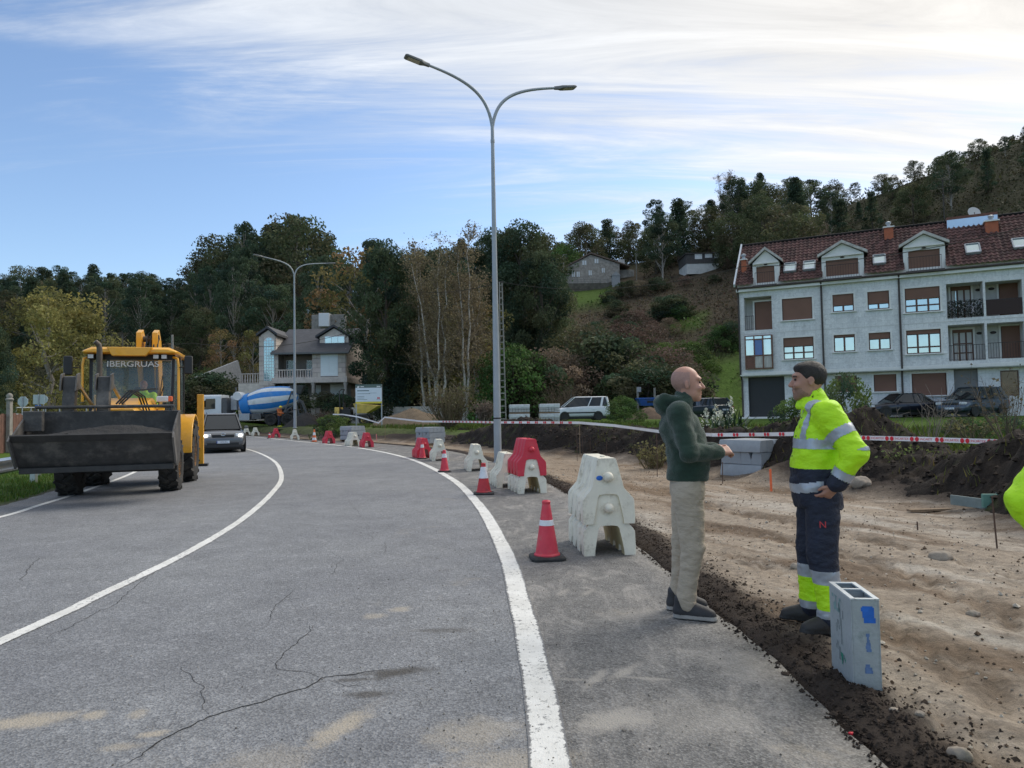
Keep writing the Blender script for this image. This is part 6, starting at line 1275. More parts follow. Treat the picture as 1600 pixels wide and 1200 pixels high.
    fr = [P(-hw * .96, cy0 - .02, zb), P(hw * .96, cy0 - .02, zb), P(hw, cy0 + .16, zt), P(-hw, cy0 + .16, zt)]
    q = MB(); q.add([P(-hw * .93, cy0 - .025, zb + .03), P(hw * .93, cy0 - .025, zb + .03), P(hw * .96, cy0 + .145, zt - .03), P(-hw * .96, cy0 + .145, zt - .03)], [(0, 1, 2, 3)]); q.build("windscreen", CGL, R, recalc=False)
    for sx in (-1, 1):
        pl = MB(); pl.bar((sx * hw * .96, cy0, zb - .3), (sx * hw, cy0 + .17, zt), .055, .07); pl.bar((sx * (hw + .01), cy0 + 1.0, zb - .5), (sx * (hw + .01), cy0 + 1.0, zt), .05, .06); pl.bar((sx * hw, cy1, zb - .2), (sx * hw, cy1 - .06, zt), .06, .07); pl.bar((sx * hw * .97, cy0 + .03, zb - .3), (sx * hw, cy1, zb - .3), .05, .08)
        pl.build("cab_pillars", BLK, R)
        q = MB(); q.add([P(sx * hw * .985, cy0 + .05, zb - .25), P(sx * (hw + .005), cy1 - .02, zb - .25), P(sx * (hw + .005), cy1 - .06, zt), P(sx * (hw + .003), cy0 + .20, zt)], [(0, 1, 2, 3)]); q.build("side_window", CGL, R, recalc=False)
    q = MB(); q.add([P(-hw, cy1, zb + .1), P(hw, cy1, zb + .1), P(hw, cy1 - .05, zt), P(-hw, cy1 - .05, zt)], [(0, 1, 2, 3)]); q.build("rear_window", CGL, R, recalc=False)
    q = MB(); q.box((0, (cy0 + cy1) / 2, 1.16), (1.45, cy1 - cy0 - .1, .10)); q.box((0, 2.5, 1.5), (1.3, .12, .6)); q.build("cab_floor", BLK, R)
    rp = [(-.90, 0), (-.92, .06), (-.74, .155), (.74, .155), (.92, .06), (.90, 0)]
    q = MB(); q.loft([[(x * .96, cy0 - .16, zt + .02 + z * .45) for x, z in rp], [(x, cy0 - .08, zt + z * .9) for x, z in rp], [(x, cy0 + .5, zt + z) for x, z in rp], [(x, cy1 + .04, zt + z) for x, z in rp], [(x * .97, cy1 + .16, zt + z * .6) for x, z in rp]]); rf = q.build("roof", YEL, R, bevel=.02)
    q = MB(); q.prism([(-.44, zt + .13), (.44, zt + .13), (.30, zt - .055), (-.34, zt - .055)], cy0 - .22, cy0 - .06, 'y'); q.build("roof_visor", YEL, rf, bevel=.015)
    q = MB(); q.bar((-.78, cy0 + .10, zt - .055), (.78, cy0 + .10, zt - .055), .03, .13); q.build("header", BLK, R)
    for x in (-.76, -.60, .48, .64): q = MB(); q.box((x, cy0 - .03, zt - .06), (.125, .08, .105)); l = q.build("work_lamp", BLK, R, bevel=.01); q = MB(); q.box((x, cy0 - .075, zt - .06), (.10, .012, .08)); q.build("lens", mat("lamp_glass", (.55, .55, .55), .2, .1, 20, coat=.5), l)
    sl = math.atan2(.17, zt - zb); Mx = Matrix.Translation((.015, cy0 + .065, zt - .215)) @ Matrix.Rotation(rad(90) + -sl, 4, 'X'); text_mesh("screen_lettering", "IBERGRUAS", .172, mat("white_letter", (.74, .74, .72), .5, .05), R, Mx, bold=.0025, sx=1.16)
    q = MB(); q.box((.06, 1.95, 1.48), (.5, .5, .14)); q.box((.06, 2.22, 1.85), (.48, .14, .70)); q.build("seat", mat("seat_grey", (.05, .05, .055), .8, .2), R, bevel=.04)
    q = MB(); q.tube([(0.06, 1.15, 1.2), (.06, 1.38, 1.75)], .05, 8); st = q.build("steering_column", BLK, R); q = MB()
    ring = [(.06 + .19 * math.cos(a), 1.38 + .19 * math.sin(a) * .8, 1.78 + .19 * math.sin(a) * .35) for a in np.linspace(0, 2 * math.pi, 20)]; q.tube(ring, .016, 6); q.build("steering_wheel", BLK, st, smooth=60)
    q = MB(); q.box((-.25, 1.12, 1.62), (.42, .1, .26)); q.build("console", BLK, R, bevel=.02)
    q = MB(); q.tube([(.62, cy0 + .02, zb + .75), (.52, cy0 - .04, zb + .42), (.2, cy0 - .06, zb + .22)], .012, 6); q.tube([(.60, cy0 + .03, zb + 1.0), (.54, cy0 - .03, zb + .5), (.50, cy0 - .05, zb + .05)], .01, 6); q.build("wiper", BLK, R)
    for sx, x, z in ((-1, -1.16, 2.60), (1, 1.13, 2.62)):
        q = MB(); q.tube([(sx * .80, cy0 + .10, zt - .06), (sx * .90, cy0 - .02, zt - .10), (sx * .92, cy0 - .04, zt - .25), (sx * .92, cy0 - .02, zb - .0 if sx > 0 else zb + .45)], .026, 10); q.build("grab_rail", YEL, R, smooth=40)
        q = MB(); q.tube([(sx * .92, cy0 - .04, z - .05), (x, cy0 - .12, z - .03)], .012, 6); a = q.build("mirror_arm", BLK, R); q = MB(); q.box((x, cy0 - .13, z), (.17, .06, .40)); q.build("mirror", BLK, a, bevel=.03)
    q = MB(); q.bar((.62, cy0 - .2, 1.05), (.68, cy0 - .2, 1.80), .05); q.build("lamp_post", BLK, R); q = MB(); q.box((.64, cy0 - .24, 1.88), (.24, .12, .13)); l = q.build("head_lamp", HL, R, bevel=.03); q = MB(); q.box((.79, cy0 - .24, 1.885), (.08, .11, .11)); q.build("indicator", ORANGE, l, bevel=.02)
    for sx in (-1, 1):
        arc = [(2.15 + .84 * math.cos(a), .72 + .84 * math.sin(a)) for a in np.linspace(rad(182), rad(38), 12)]; pf = arc + [(2.15 + .79 * math.cos(a), .72 + .79 * math.sin(a)) for a in np.linspace(rad(38), rad(182), 12)]
        q = MB(); q.prism(pf, sx * .68, sx * 1.14, 'x'); q.build("fender", YEL, R, bevel=.015)
        q = MB(); q.box((sx * 1.13, 3.25, 1.18), (.15, .16, 1.75)); q.build("stabiliser", YEL, R, bevel=.012); q = MB(); q.box((sx * 1.13, 3.25, .30), (.34, .34, .06)); q.build("stabiliser_foot", BLK, R)
    q = MB(); q.box((0, 3.22, .95), (2.2, .22, .5)); q.build("rear_frame", YEL, R, bevel=.02)
    bp = [(3.2, 1.0), (3.55, 1.1), (3.9, 2.2), (3.6, 3.40), (3.3, 3.66), (3.0, 3.56), (3.0, 3.1), (3.4, 2.2)]
    for x in (-.22, .13): q = MB(); q.prism(bp, x - .06, x + .06, 'x'); q.build("boom_plate", YEL, R, bevel=.012)
    q = MB(); q.prism([(3.3, 1.1), (3.6, 2.2), (3.3, 3.2), (3.05, 3.2), (3.3, 2.2)], -.14, .05, 'x'); q.build("boom_core", BLK, R)
    q = MB(); q.lathe([(.07, -.02), (.07, .46)], 12, axis='x'); p = q.build("boom_pin", DSTEEL, R, smooth=40); p.location = (-.28, 3.25, 3.42)
    q = MB()
    for k in range(4): q.tube([(-.05 + k * .07, 3.1, 2.0), (-.08 + k * .09, 2.95, 3.1), (-.04 + k * .08, 3.1, 3.5), (0 + k * .06, 3.35, 3.4)], .018, 6)
    q.build("hose", BLK, R); 
    for k in range(3): q = MB(); q.tube([(.48 + k * .05, -.1, 1.4), (.40 + k * .05, -.6, 1.9), (.30 + k * .06, -1.0, 2.0), (.1 + k * .05, -1.1, 1.75)], .016, 6); q.build("hydraulic_hose", BLK, R, smooth=40)
    return R
LOADER = backhoe()
def car(name, label, cat, loc, rz, L, W, H, paint, kind='hatch', belt=.92, hood=.88, wb=None, wr=.32, plate=None, grille=True, lights=False, glassM=None, roofrail=False, group=None, rim=None):
    """local x: forward; z up"""
    R = empty(name, loc, rz, label, cat, group); hw = W / 2; wb = wb or L * .6; fa = L / 2 - L * .185; ra = fa - wb; gm = glassM or CARG
    tops = {'hatch': [(.50, .60, .80), (.488, .72, .88), (.44, .90, .96), (.36, .97, .99), (.20, 1.0, 1.0), (.0, 1.03, 1.0), (-.2, 1.04, 1.0), (-.38, 1.05, .98), (-.465, 1.03, .94), (-.492, .90, .90), (-.50, .60, .86)],
            'sedan': [(.50, .58, .80), (.488, .76, .88), (.44, .90, .95), (.34, .95, .99), (.18, 1.0, 1.0), (.0, 1.02, 1.0), (-.2, 1.03, 1.0), (-.34, 1.04, .99), (-.45, 1.02, .95), (-.49, .92, .90), (-.50, .60, .86)],
            'van': [(.50, .55, .84), (.488, .72, .92), (.45, .88, .97), (.36, 1.0, 1.0), (.25, 1.04, 1.0), (.0, 1.06, 1.0), (-.2, 1.06, 1.0), (-.40, 1.06, 1.0), (-.485, 1.06, .98), (-.497, .90, .96), (-.50, .60, .94)]}[kind]
    rings = []
    for (s, zt, wf) in tops:
        z1 = hood * zt if s > .18 else belt * zt; z0 = .20 + .07 * (abs(s) > .45); w = hw * wf; x = s * L
        rings.append([(x, -w * .90, z0), (x, -w * .985, z0 + (z1 - z0) * .25), (x, -w, z0 + (z1 - z0) * .62), (x, -w * .965, z0 + (z1 - z0) * .9), (x, -w * .86, z1), (x, -w * .4, z1 + .018), (x, w * .4, z1 + .018), (x, w * .86, z1), (x, w * .965, z0 + (z1 - z0) * .9), (x, w, z0 + (z1 - z0) * .62), (x, w * .985, z0 + (z1 - z0) * .25), (x, w * .90, z0)])
    m = MB(); m.loft(rings); b = m.build("body", paint, R, smooth=50); sb = b.modifiers.new("s", 'SUBSURF'); sb.levels = 2; sb.render_levels = 2
    g = {'hatch': (.245, .06, -.36, -.465), 'sedan': (.20, .055, -.20, -.335), 'van': (.33, .12, -.455, -.49)}[kind]; bw, rw = hw * .90, hw * .70
    zb = belt * .99; zr = H - .05; n = 4
    def ring(xa, xd, w, z, ins): return [(xa * L, -w * .86, z), (xa * L - ins, -w, z), (xd * L + ins, -w, z), (xd * L, -w * .90, z), (xd * L, w * .90, z), (xd * L + ins, w, z), (xa * L - ins, w, z), (xa * L, w * .86, z)]
    r0 = ring(g[0], g[3], bw, zb, .10 * L); r1 = ring(g[1], g[2], rw, zr, .03 * L); m = MB(); m.loft([r0, r1]); gl = m.build("glazing", gm, R, smooth=30)
    m = MB(); rr = ring(g[1] + .012, g[2] - .010, rw * 1.02, zr - .005, .03 * L); r2 = ring(g[1] - .01, g[2] + .012, rw * .93, zr + .04, .03 * L); r3 = ring(g[1] - .06, g[2] + .05, rw * .6, zr + .055, .02 * L); m.loft([rr, r2, r3]); m.build("roof", paint, R, smooth=60)
    for sy in (-1, 1):
        def pil(f, w=.05, M_=paint, nm="pillar"):
            xb = g[3] * L + .10 * L + (g[0] - g[3] - .20) * L * f; xt = g[2] * L + .03 * L + (g[1] - g[2] - .06) * L * f; m = MB(); m.bar((xb, sy * (bw + .002), zb), (xt, sy * (rw + .002), zr), .03, w, up=(1, 0, 0)); m.build(nm, M_, R)
        m = MB(); m.bar((g[0] * L - .01, sy * bw * .93, zb), (g[1] * L - .01, sy * rw * .93, zr), .05, .06); m.build("pillar", paint, R); m = MB(); m.bar((g[3] * L + .03, sy * bw * .94, zb), (g[2] * L + .03, sy * rw * .95, zr), .10, .08 + .10 * (kind != 'sedan')); m.build("pillar", paint, R)
        pil(.46, .07, BLK if kind != 'van' else paint)
        if kind != 'sedan': pil(.08, .16)
        else: pil(.14, .06, BLK)
        m = MB(); m.box(((g[0] - .07) * L, sy * (hw + .07), zb + .06), (.12, .16, .12)); m.build("mirror", paint if kind != 'van' else BLK, R, bevel=.03)
        for (x, nm) in ((fa, "front_wheel"), (ra, "rear_wheel")):
            m = MB(); m.lathe([(.0, 0), (wr * 1.14, 0), (wr * 1.14, .03), (0, .03)], 24, axis='y'); a = m.build("wheel_well_shade", BLK, R); a.location = (x, sy * (hw * .985) - .015 + (sy < 0) * 0, wr + .02)  # flat black disc stands in for the shade of the wheel well
            w = wheel(nm, wr, .2, wr * .64, R, (x, sy * (hw - .085), wr), 0, rim or STEEL, axis='y', side=sy, spokes=0)
        for xs in (.02, -.20): m = MB(); m.box((xs * L, sy * (hw * 1.003), belt * .80), (.16, .02, .025)); m.build("door_handle", paint, R)
    for sy in (-1, 1):
        m = MB(); m.box((L * .462, sy * hw * .70, hood * .78), (.20, hw * .38, .15)); l = m.build("head_lamp", HL, R, bevel=.04)
        if lights: m = MB(); m.box((L * .487, sy * hw * .74, hood * .77), (.04, .13, .08)); m.build("lamp_bulb", mat("lit_lamp", (.9, .9, .85), .3, 0, emit=((1, .96, .88), 4.0)), l)
        m = MB(); m.box((-L * .478, sy * hw * .80, belt * .80), (.09, hw * .26, .24)); m.build("rear_lamp", RL, R, bevel=.02)
    if grille: m = MB(); m.box((L * .489, 0, hood * .76), (.06, hw * .95, .11)); m.build("grille", BLK, R, bevel=.02); m = MB(); m.box((L * .496, 0, .36), (.04, hw * 1.35, .16)); m.build("lower_grille", BLK, R, bevel=.02)
    m = MB(); m.box((0, 0, .22), (L * .86, W * .90, .16)); m.build("underbody", BLK, R)
    pm = mat("number_plate", (.62, .66, .72), .4, .05); pb = mat("plate_blue", (.02, .06, .35), .4, .05)
    for sx in ((1, -1)):
        m = MB(); m.box((sx * (L * .5 + .012), 0, .46 if sx > 0 else .62), (.012, .50, .11)); p = m.build("number_plate", pm, R)
        if sx > 0 and plate: text_mesh("plate_text", plate, .085, BLK, p, Matrix.Translation((L * .5 + .0195, .02, .46)) @ Matrix.Rotation(rad(90), 4, 'Z') @ Matrix.Rotation(rad(90), 4, 'X')); q = MB(); q.box((L * .5 + .0185, -.235, .46), (.002, .03, .10)); q.build("plate_band", pb, p)
    if roofrail:
        for sy in (-1, 1): m = MB(); m.tube([(g[1] * L - .1, sy * rw * .9, zr + .05), (g[1] * L - .25, sy * rw * .92, zr + .085), (g[2] * L + .3, sy * rw * .92, zr + .085), (g[2] * L + .1, sy * rw * .9, zr + .05)], .018, 6); m.build("roof_rail", CHROME, R, smooth=40)
    return R
def paintm(n, c, met=.3, r=.3): return mat(n, c, r, .05, 3, metal=met, coat=.7)
suv = car("grey_car", "dark grey off-road car driving towards the camera with headlights on", "car", (-12.95, 31.6, 0), math.atan2(-.91, .41), 4.41, 1.83, 1.67, paintm("car_dark_grey", (.115, .12, .13), .5), 'hatch', .99, .94, wr=.36, plate="1522 JCL", lights=True, roofrail=True)
q = MB(); ring = [(2.235, .085 * math.cos(a), .78 + .058 * math.sin(a)) for a in np.linspace(0, 2 * math.pi, 18)]; q.tube(ring, .014, 6); q.build("badge", CHROME, suv, smooth=60)
q = MB(); q.box((2.20, 0, .27), (.06, 1.5, .10)); q.build("bumper_trim", BLK, suv, bevel=.02)
v0 = D(909, 658, 54); car("white_van", "white compact van parked side-on beyond the soil heaps", "van", (v0.x, v0.y + .9, TZ(v0.x, 54)), math.pi + .06, 4.28, 1.83, 1.82, mat("van_white", (.70, .73, .76), .35, .04, 3, coat=.5), 'van', 1.06, 1.0, wr=.32, group="parked cars")
vr = [o for o in COL.objects if o.name.startswith("white_van")][0]
for sx in (-1, 1): q = MB(); q.box((-.1, sx * .925, .60), (2.5, .03, .09)); q.build("side_strip", BLK, vr, bevel=.01)
q = MB(); q.box((2.06, 0, .42), (.22, 1.62, .34)); q.build("bumper", mat("grey_bumper", (.07, .075, .08), .6, .1), vr, bevel=.06)
for (px, py, y, rz, L_, W_, H_, nm, col, kd, lb, kw) in (
    (1417, 667, 41.5, math.pi + .10, 4.72, 1.75, 1.41, "car_midnight", (.012, .014, .024), 'sedan', "midnight blue saloon parked side-on before the apartment building", dict(belt=.86, hood=.82)),
    (1532, 668, 39.5, math.pi + .50, 4.47, 1.83, 1.66, "car_slate_blue", (.040, .062, .095), 'hatch', "slate blue people carrier parked at an angle, half behind the brush", dict(belt=.98, hood=.93)),
    (1370, 655, 46.0, math.pi - 1.15, 4.1, 1.7, 1.45, "car_taupe", (.20, .185, .165), 'hatch', "taupe hatchback parked behind the midnight blue saloon", dict(belt=.90)),
    (1452, 655, 45.0, math.pi / 2 + .35, 4.2, 1.72, 1.43, "car_black", (.014, .015, .017), 'hatch', "black hatchback seen from behind between two parked cars", dict(belt=.90)),
    (1520, 655, 45.0, math.pi / 2 + .1, 4.3, 1.75, 1.46, "car_black", (.014, .015, .017), 'hatch', "black car showing only its roof behind the people carrier", dict(belt=.92)),
    (1615, 660, 42.5, math.pi / 2 + .2, 4.2, 1.75, 1.45, "car_white", (.66, .67, .68), 'hatch', "white car cut off by the right edge", dict(belt=.92)),
    (1108, 662, 50.0, math.pi / 2 + .4, 4.1, 1.72, 1.46, "car_teal", (.020, .035, .045), 'hatch', "dark car partly hidden behind the man in green and the yucca", dict(belt=.92))):
    c = D(px, py, y); car("parked_car", lb, "car", (c.x, c.y + .6, TZ(c.x, c.y) + .02), rz, L_, W_, H_, paintm(nm, col, .35), kd, group="parked cars", plate=None, **kw)
def mixer():
    b = D(386, 664, 60.5); z = TZ(b.x, b.y + 3); R = empty("cement_mixer_truck", (b.x, b.y + 2.0, z), math.pi + .10, "cement mixer lorry with blue and white striped drum", "truck"); WHT = mat("lorry_white", (.62, .66, .69), .4, .06, 3, coat=.4, dirt=(.35, .33, .3), dscale=1.5, damt=.4); GRY = mat("lorry_grey", (.085, .09, .095), .65, .25, 3, dirt=(.18, .16, .14), dscale=2, damt=.6); BL = mat("drum_blue", (.015, .20, .56), .4, .10, 2, dirt=(.15, .28, .45), dscale=1.5, damt=.4); DW = mat("drum_white", (.66, .69, .70), .45, .06, 2, dirt=(.40, .40, .38), dscale=1.5, damt=.5)
    q = MB(); q.box((-.2, 0, .92), (8.0, .85, .26)); q.build("frame", GRY, R)
    q = MB(); q.loft([[(x, sy * w, zz) for sy, w, zz in ((-1, 1.18, .62), (-1, 1.22, 1.35), (-1, 1.20, 2.62), (-1, 1.05, 2.76), (1, 1.05, 2.76), (1, 1.20, 2.62), (1, 1.22, 1.35), (1, 1.18, .62))] for x in (2.55, 4.05)] + [[(4.25, sy * w, zz) for sy, w, zz in ((-1, 1.12, .62), (-1, 1.18, 1.45), (-1, 1.05, 2.35), (-1, .95, 2.55), (1, .95, 2.55), (1, 1.05, 2.35), (1, 1.18, 1.45), (1, 1.12, .62))]]); cb = q.build("cab", WHT, R, bevel=.03)
    for sy in (-1, 1): q = MB(); q.prism([(3.05, 1.55), (3.95, 1.50), (3.95, 2.15), (3.80, 2.42), (3.05, 2.42)], sy * 1.215, sy * 1.235, 'y'); q.build("side_window", CARG, R); q = MB(); q.box((3.95, sy * 1.38, 2.0), (.12, .22, .55)); q.build("mirror", BLK, R, bevel=.03)
    q = MB(); q.box((4.20, 0, 1.98), (.10, 1.9, .8)); q.build("windscreen", CARG, R, bevel=.03); q = MB(); q.box((4.24, 0, .82), (.12, 2.2, .42)); q.build("bumper", WHT, R, bevel=.04); q = MB(); q.box((2.30, 0, 1.55), (.42, 2.3, 1.9)); q.build("air_intake", GRY, R, bevel=.04); q = MB(); q.box((1.86, -.55, 2.05), (.55, 1.1, 1.25)); q.build("pump_housing", WHT, R, bevel=.05)
    for sy in (-1,): q = MB(); q.box((1.84, -1.115, 2.15), (.35, .02, .42)); q.build("housing_window", CARG, R)
    q = MB(); q.lathe([(.36, -.8), (.40, -.7), (.40, .7), (.36, .8)], 18, axis='y'); t = q.build("water_tank", WHT, R, smooth=40); t.location = (1.35, 0, 2.62)
    Mx = Matrix.Translation((-1.15, 0, 2.22)) @ Matrix.Rotation(rad(11), 4, 'Y') @ Matrix.Rotation(rad(-90), 4, 'Y')
    prof = [(.0, -2.55), (.62, -2.50), (.80, -2.2), (1.03, -1.3), (1.18, -.4), (1.20, .3), (1.10, .9), (.98, 1.38), (.90, 1.62)]
    prof = [(r, -z_) for r, z_ in prof[::-1]]; n = 42
    m = MB(); V = []
    for (r, z_) in prof:
        for k in range(n): a = 2 * math.pi * k / n + z_ * .08; V.append(Mx @ Vector((r * math.cos(a), r * math.sin(a), z_)))
    for i in range(len(prof) - 1):
        for k in range(n): m.add([V[i * n + k], V[i * n + (k + 1) % n], V[(i + 1) * n + (k + 1) % n], V[(i + 1) * n + k]], [(0, 1, 2, 3)], mi=0 if (k // 3) % 2 == 0 else 1)
    me = m.build("drum", [BL, DW], R); bm = bmesh.new(); bm.from_mesh(me.data); bmesh.ops.remove_doubles(bm, verts=bm.verts, dist=.002); bmesh.ops.recalc_face_normals(bm, faces=bm.faces); bm.to_mesh(me.data); bm.free(); me.data.polygons.foreach_set("use_smooth", [True] * len(me.data.polygons))
    q = MB(); q.lathe([(.88, -1.60), (1.0, -1.58), (1.0, -1.66), (.86, -2.35), (.60, -2.42), (0, -2.42)], 30, M=Mx); q.build("drum_rear", BL, R, smooth=40)
    q = MB()
    for sy in (-1, 1): q.bar((-2.6, sy * .85, 1.0), (-3.3, sy * .8, 3.0), .12); q.bar((-3.9, sy * .85, 1.0), (-3.35, sy * .8, 3.0), .10); q.bar((-2.7, sy * .85, 1.2), (-4.0, sy * .8, 2.2), .08)
    q.bar((-3.3, -.8, 2.95), (-3.3, .8, 2.95), .12); q.build("rear_frame", GRY, R)
    q = MB(); q.loft([[(-3.55 + dx * s, dy * s, zz) for dx, dy in ((-.7, -.6), (.5, -.6), (.5, .6), (-.7, .6))] for s, zz in ((.5, 2.75), (1.0, 3.45), (1.02, 3.5))]); q.build("hopper", GRY, R); q = MB(); q.prism([(-3.3, 2.6), (-4.1, 2.1), (-4.5, 1.0), (-4.35, .95), (-3.95, 1.95), (-3.2, 2.4)], -.28, .28, 'y'); q.build("chute", GRY, R, bevel=.02)
    for i in range(7): q = MB(); q.box((-2.95, -1.05, 1.1 + i * .28), (.42, .05, .05)); q.build("ladder_rung", GRY, R)
    q = MB(); q.bar((-2.74, -1.05, .9), (-2.74, -1.05, 3.0), .05); q.bar((-3.16, -1.05, .9), (-3.16, -1.05, 3.0), .05); q.build("ladder_rail", GRY, R)
    for x in (3.35, -1.55, -2.95):
        for sy in (-1, 1): wheel("wheel", .54, .34 if x > 0 else .5, .30, R, (x, sy * (1.03 if x > 0 else .95), .54), 0, GRY, axis='y', side=sy)
    for sy in (-1, 1): q = MB(); q.prism([(-.85, 1.05), (-.95, 1.20), (-3.55, 1.20), (-3.65, 1.0), (-3.6, 1.0), (-3.5, 1.15), (-1.0, 1.15), (-.9, 1.0)], sy * .70, sy * 1.22, 'y'); q.build("mudguard", GRY, R); q = MB(); q.box((.65, sy * .95, .80), (.9, .5, .6)); q.build("fuel_tank", STEEL, R, bevel=.06); q = MB(); q.box((-.35, sy * .95, .85), (.8, .5, .5)); q.build("tool_box", GRY, R, bevel=.03)
    q = MB(); q.tube([(1.9, -.9, 2.6), (1.9, -.9, 3.3), (1.95, -.9, 3.45)], .07, 8); q.build("exhaust", GRY, R, smooth=40)
mixer()
def dumper():
    b = D(556, 658, 56); z = TZ(b.x, b.y); R = empty("site_dumper", (b.x, b.y, z), -.05, "yellow site dumper standing behind the works sign", "dumper"); DY = mat("dumper_yellow", (.72, .52, .13), .55, .15, 3, dirt=(.35, .26, .12), dscale=2, damt=.6)
    q = MB(); q.loft([[(x, s * w, z_) for x, s, w, z_ in ((.25, -1, .62, .95), (1.0, -1, .62, .95), (1.0, 1, .62, .95), (.25, 1, .62, .95))], [(x, s * w, z_) for x, s, w, z_ in ((.0, -1, .8, 1.72), (2.05, -1, .8, 1.55), (2.05, 1, .8, 1.55), (.0, 1, .8, 1.72))]]); q.build("skip", DY, R, bevel=.03)
    q = MB(); q.box((-.1, 0, .72), (2.7, .7, .3)); q.box((-.75, 0, 1.05), (.9, .8, .5)); q.build("chassis", BLK, R, bevel=.03); q = MB(); q.box((-1.35, 0, 1.1), (.35, 1.2, .7)); q.build("engine_cover", DY, R, bevel=.04)
    q = MB(); q.box((-.7, 0, 1.36), (.45, .5, .12)); q.box((-.92, 0, 1.6), (.1, .5, .4)); q.build("seat", BLK, R, bevel=.03); q = MB(); q.tube([(-1.1, -.5, .9), (-1.15, -.5, 2.7), (-1.0, -.4, 2.85), (-1.0, .4, 2.85), (-1.15, .5, 2.7), (-1.1, .5, .9)], .04, 8); q.build("roll_bar", BLK, R, smooth=50)
    q = MB(); q.tube([(-.25, 0, .9), (-.4, 0, 1.5)], .03, 6); q.tube([(-.42 + .1 * math.cos(a), .2 * math.sin(a), 1.52 + .12 * math.cos(a)) for a in np.linspace(0, 2 * math.pi, 14)], .02, 5); q.build("steering_wheel", BLK, R)
    for x in (.85, -1.05):
        for s in (-1, 1): wheel("wheel", .42, .3, .22, R, (x, s * .75, .42), 0, DY, axis='y', side=s)
dumper()
def works_sign():
    c = D(576, 616, 47.0); z = TZ(c.x, 47); R = empty("works_sign", (c.x, 47, z), 0, "white works information board with green header and yellow foot on two posts", "sign"); w = 1.72; zt = D(576, 600.5, 47).z - z; zb = D(576, 630.5, 47).z - z; h = zt - zb
    for s in (-1, 1): m = MB(); m.box((s * w * .49, .05, zt / 2), (.07, .06, zt)); m.build("post", STEEL, R)
    m = MB(); m.box((0, 0, zb + h * .46), (w, .03, h * .72)); p = m.build("panel", mat("sign_white", (.66, .73, .80), .4, .03), R)
    m = MB(); m.box((0, 0, zt - h * .085), (w, .032, h * .17)); hd = m.build("header", mat("sign_green", (.10, .15, .135), .5, .05), R); m = MB(); m.box((0, 0, zb + h * .05), (w, .032, h * .10)); m.build("foot_strip", mat("sign_yellow", (.72, .60, .06), .5, .05), R)
    Mx = lambda x, z_: Matrix.Translation((x, -.018, z_)) @ Matrix.Rotation(rad(90), 4, 'X'); GT = mat("sign_dark_text", (.10, .16, .17), .5, .03)
    m = MB(); m.prism([(-.76, zt - .14), (-.64, zt - .10), (-.60, zt - .16), (-.66, zt - .22), (-.76, zt - .22)], -.019, -.017, 'y'); m.build("emblem", WHITEP, hd)
    for (x, z_, ww, hh, M_, par) in ((-.42, zt - .15, .22, .05, WHITEP, hd), (.68, zt - .15, .22, .05, WHITEP, hd), (.56, zt - .15, .02, .12, WHITEP, hd), (-.36, zt - .42, .78, .06, GT, p), (-.32, zt - .62, .84, .028, GT, p), (.28, zt - .58, .5, .015, GT, p), (-.52, zt - .80, .46, .022, GT, p), (-.52, zt - .90, .46, .022, GT, p), (-.42, zt - 1.0, .66, .022, GT, p), (.60, zt - .92, .05, .12, REDP, p), (.69, zt - .92, .07, .12, REDP, p), (.66, zt - 1.0, .28, .018, GT, p)):
        m = MB(); m.box((x, -.0175, z_), (ww, .003, hh)); m.build("print_line", M_, par)
works_sign()
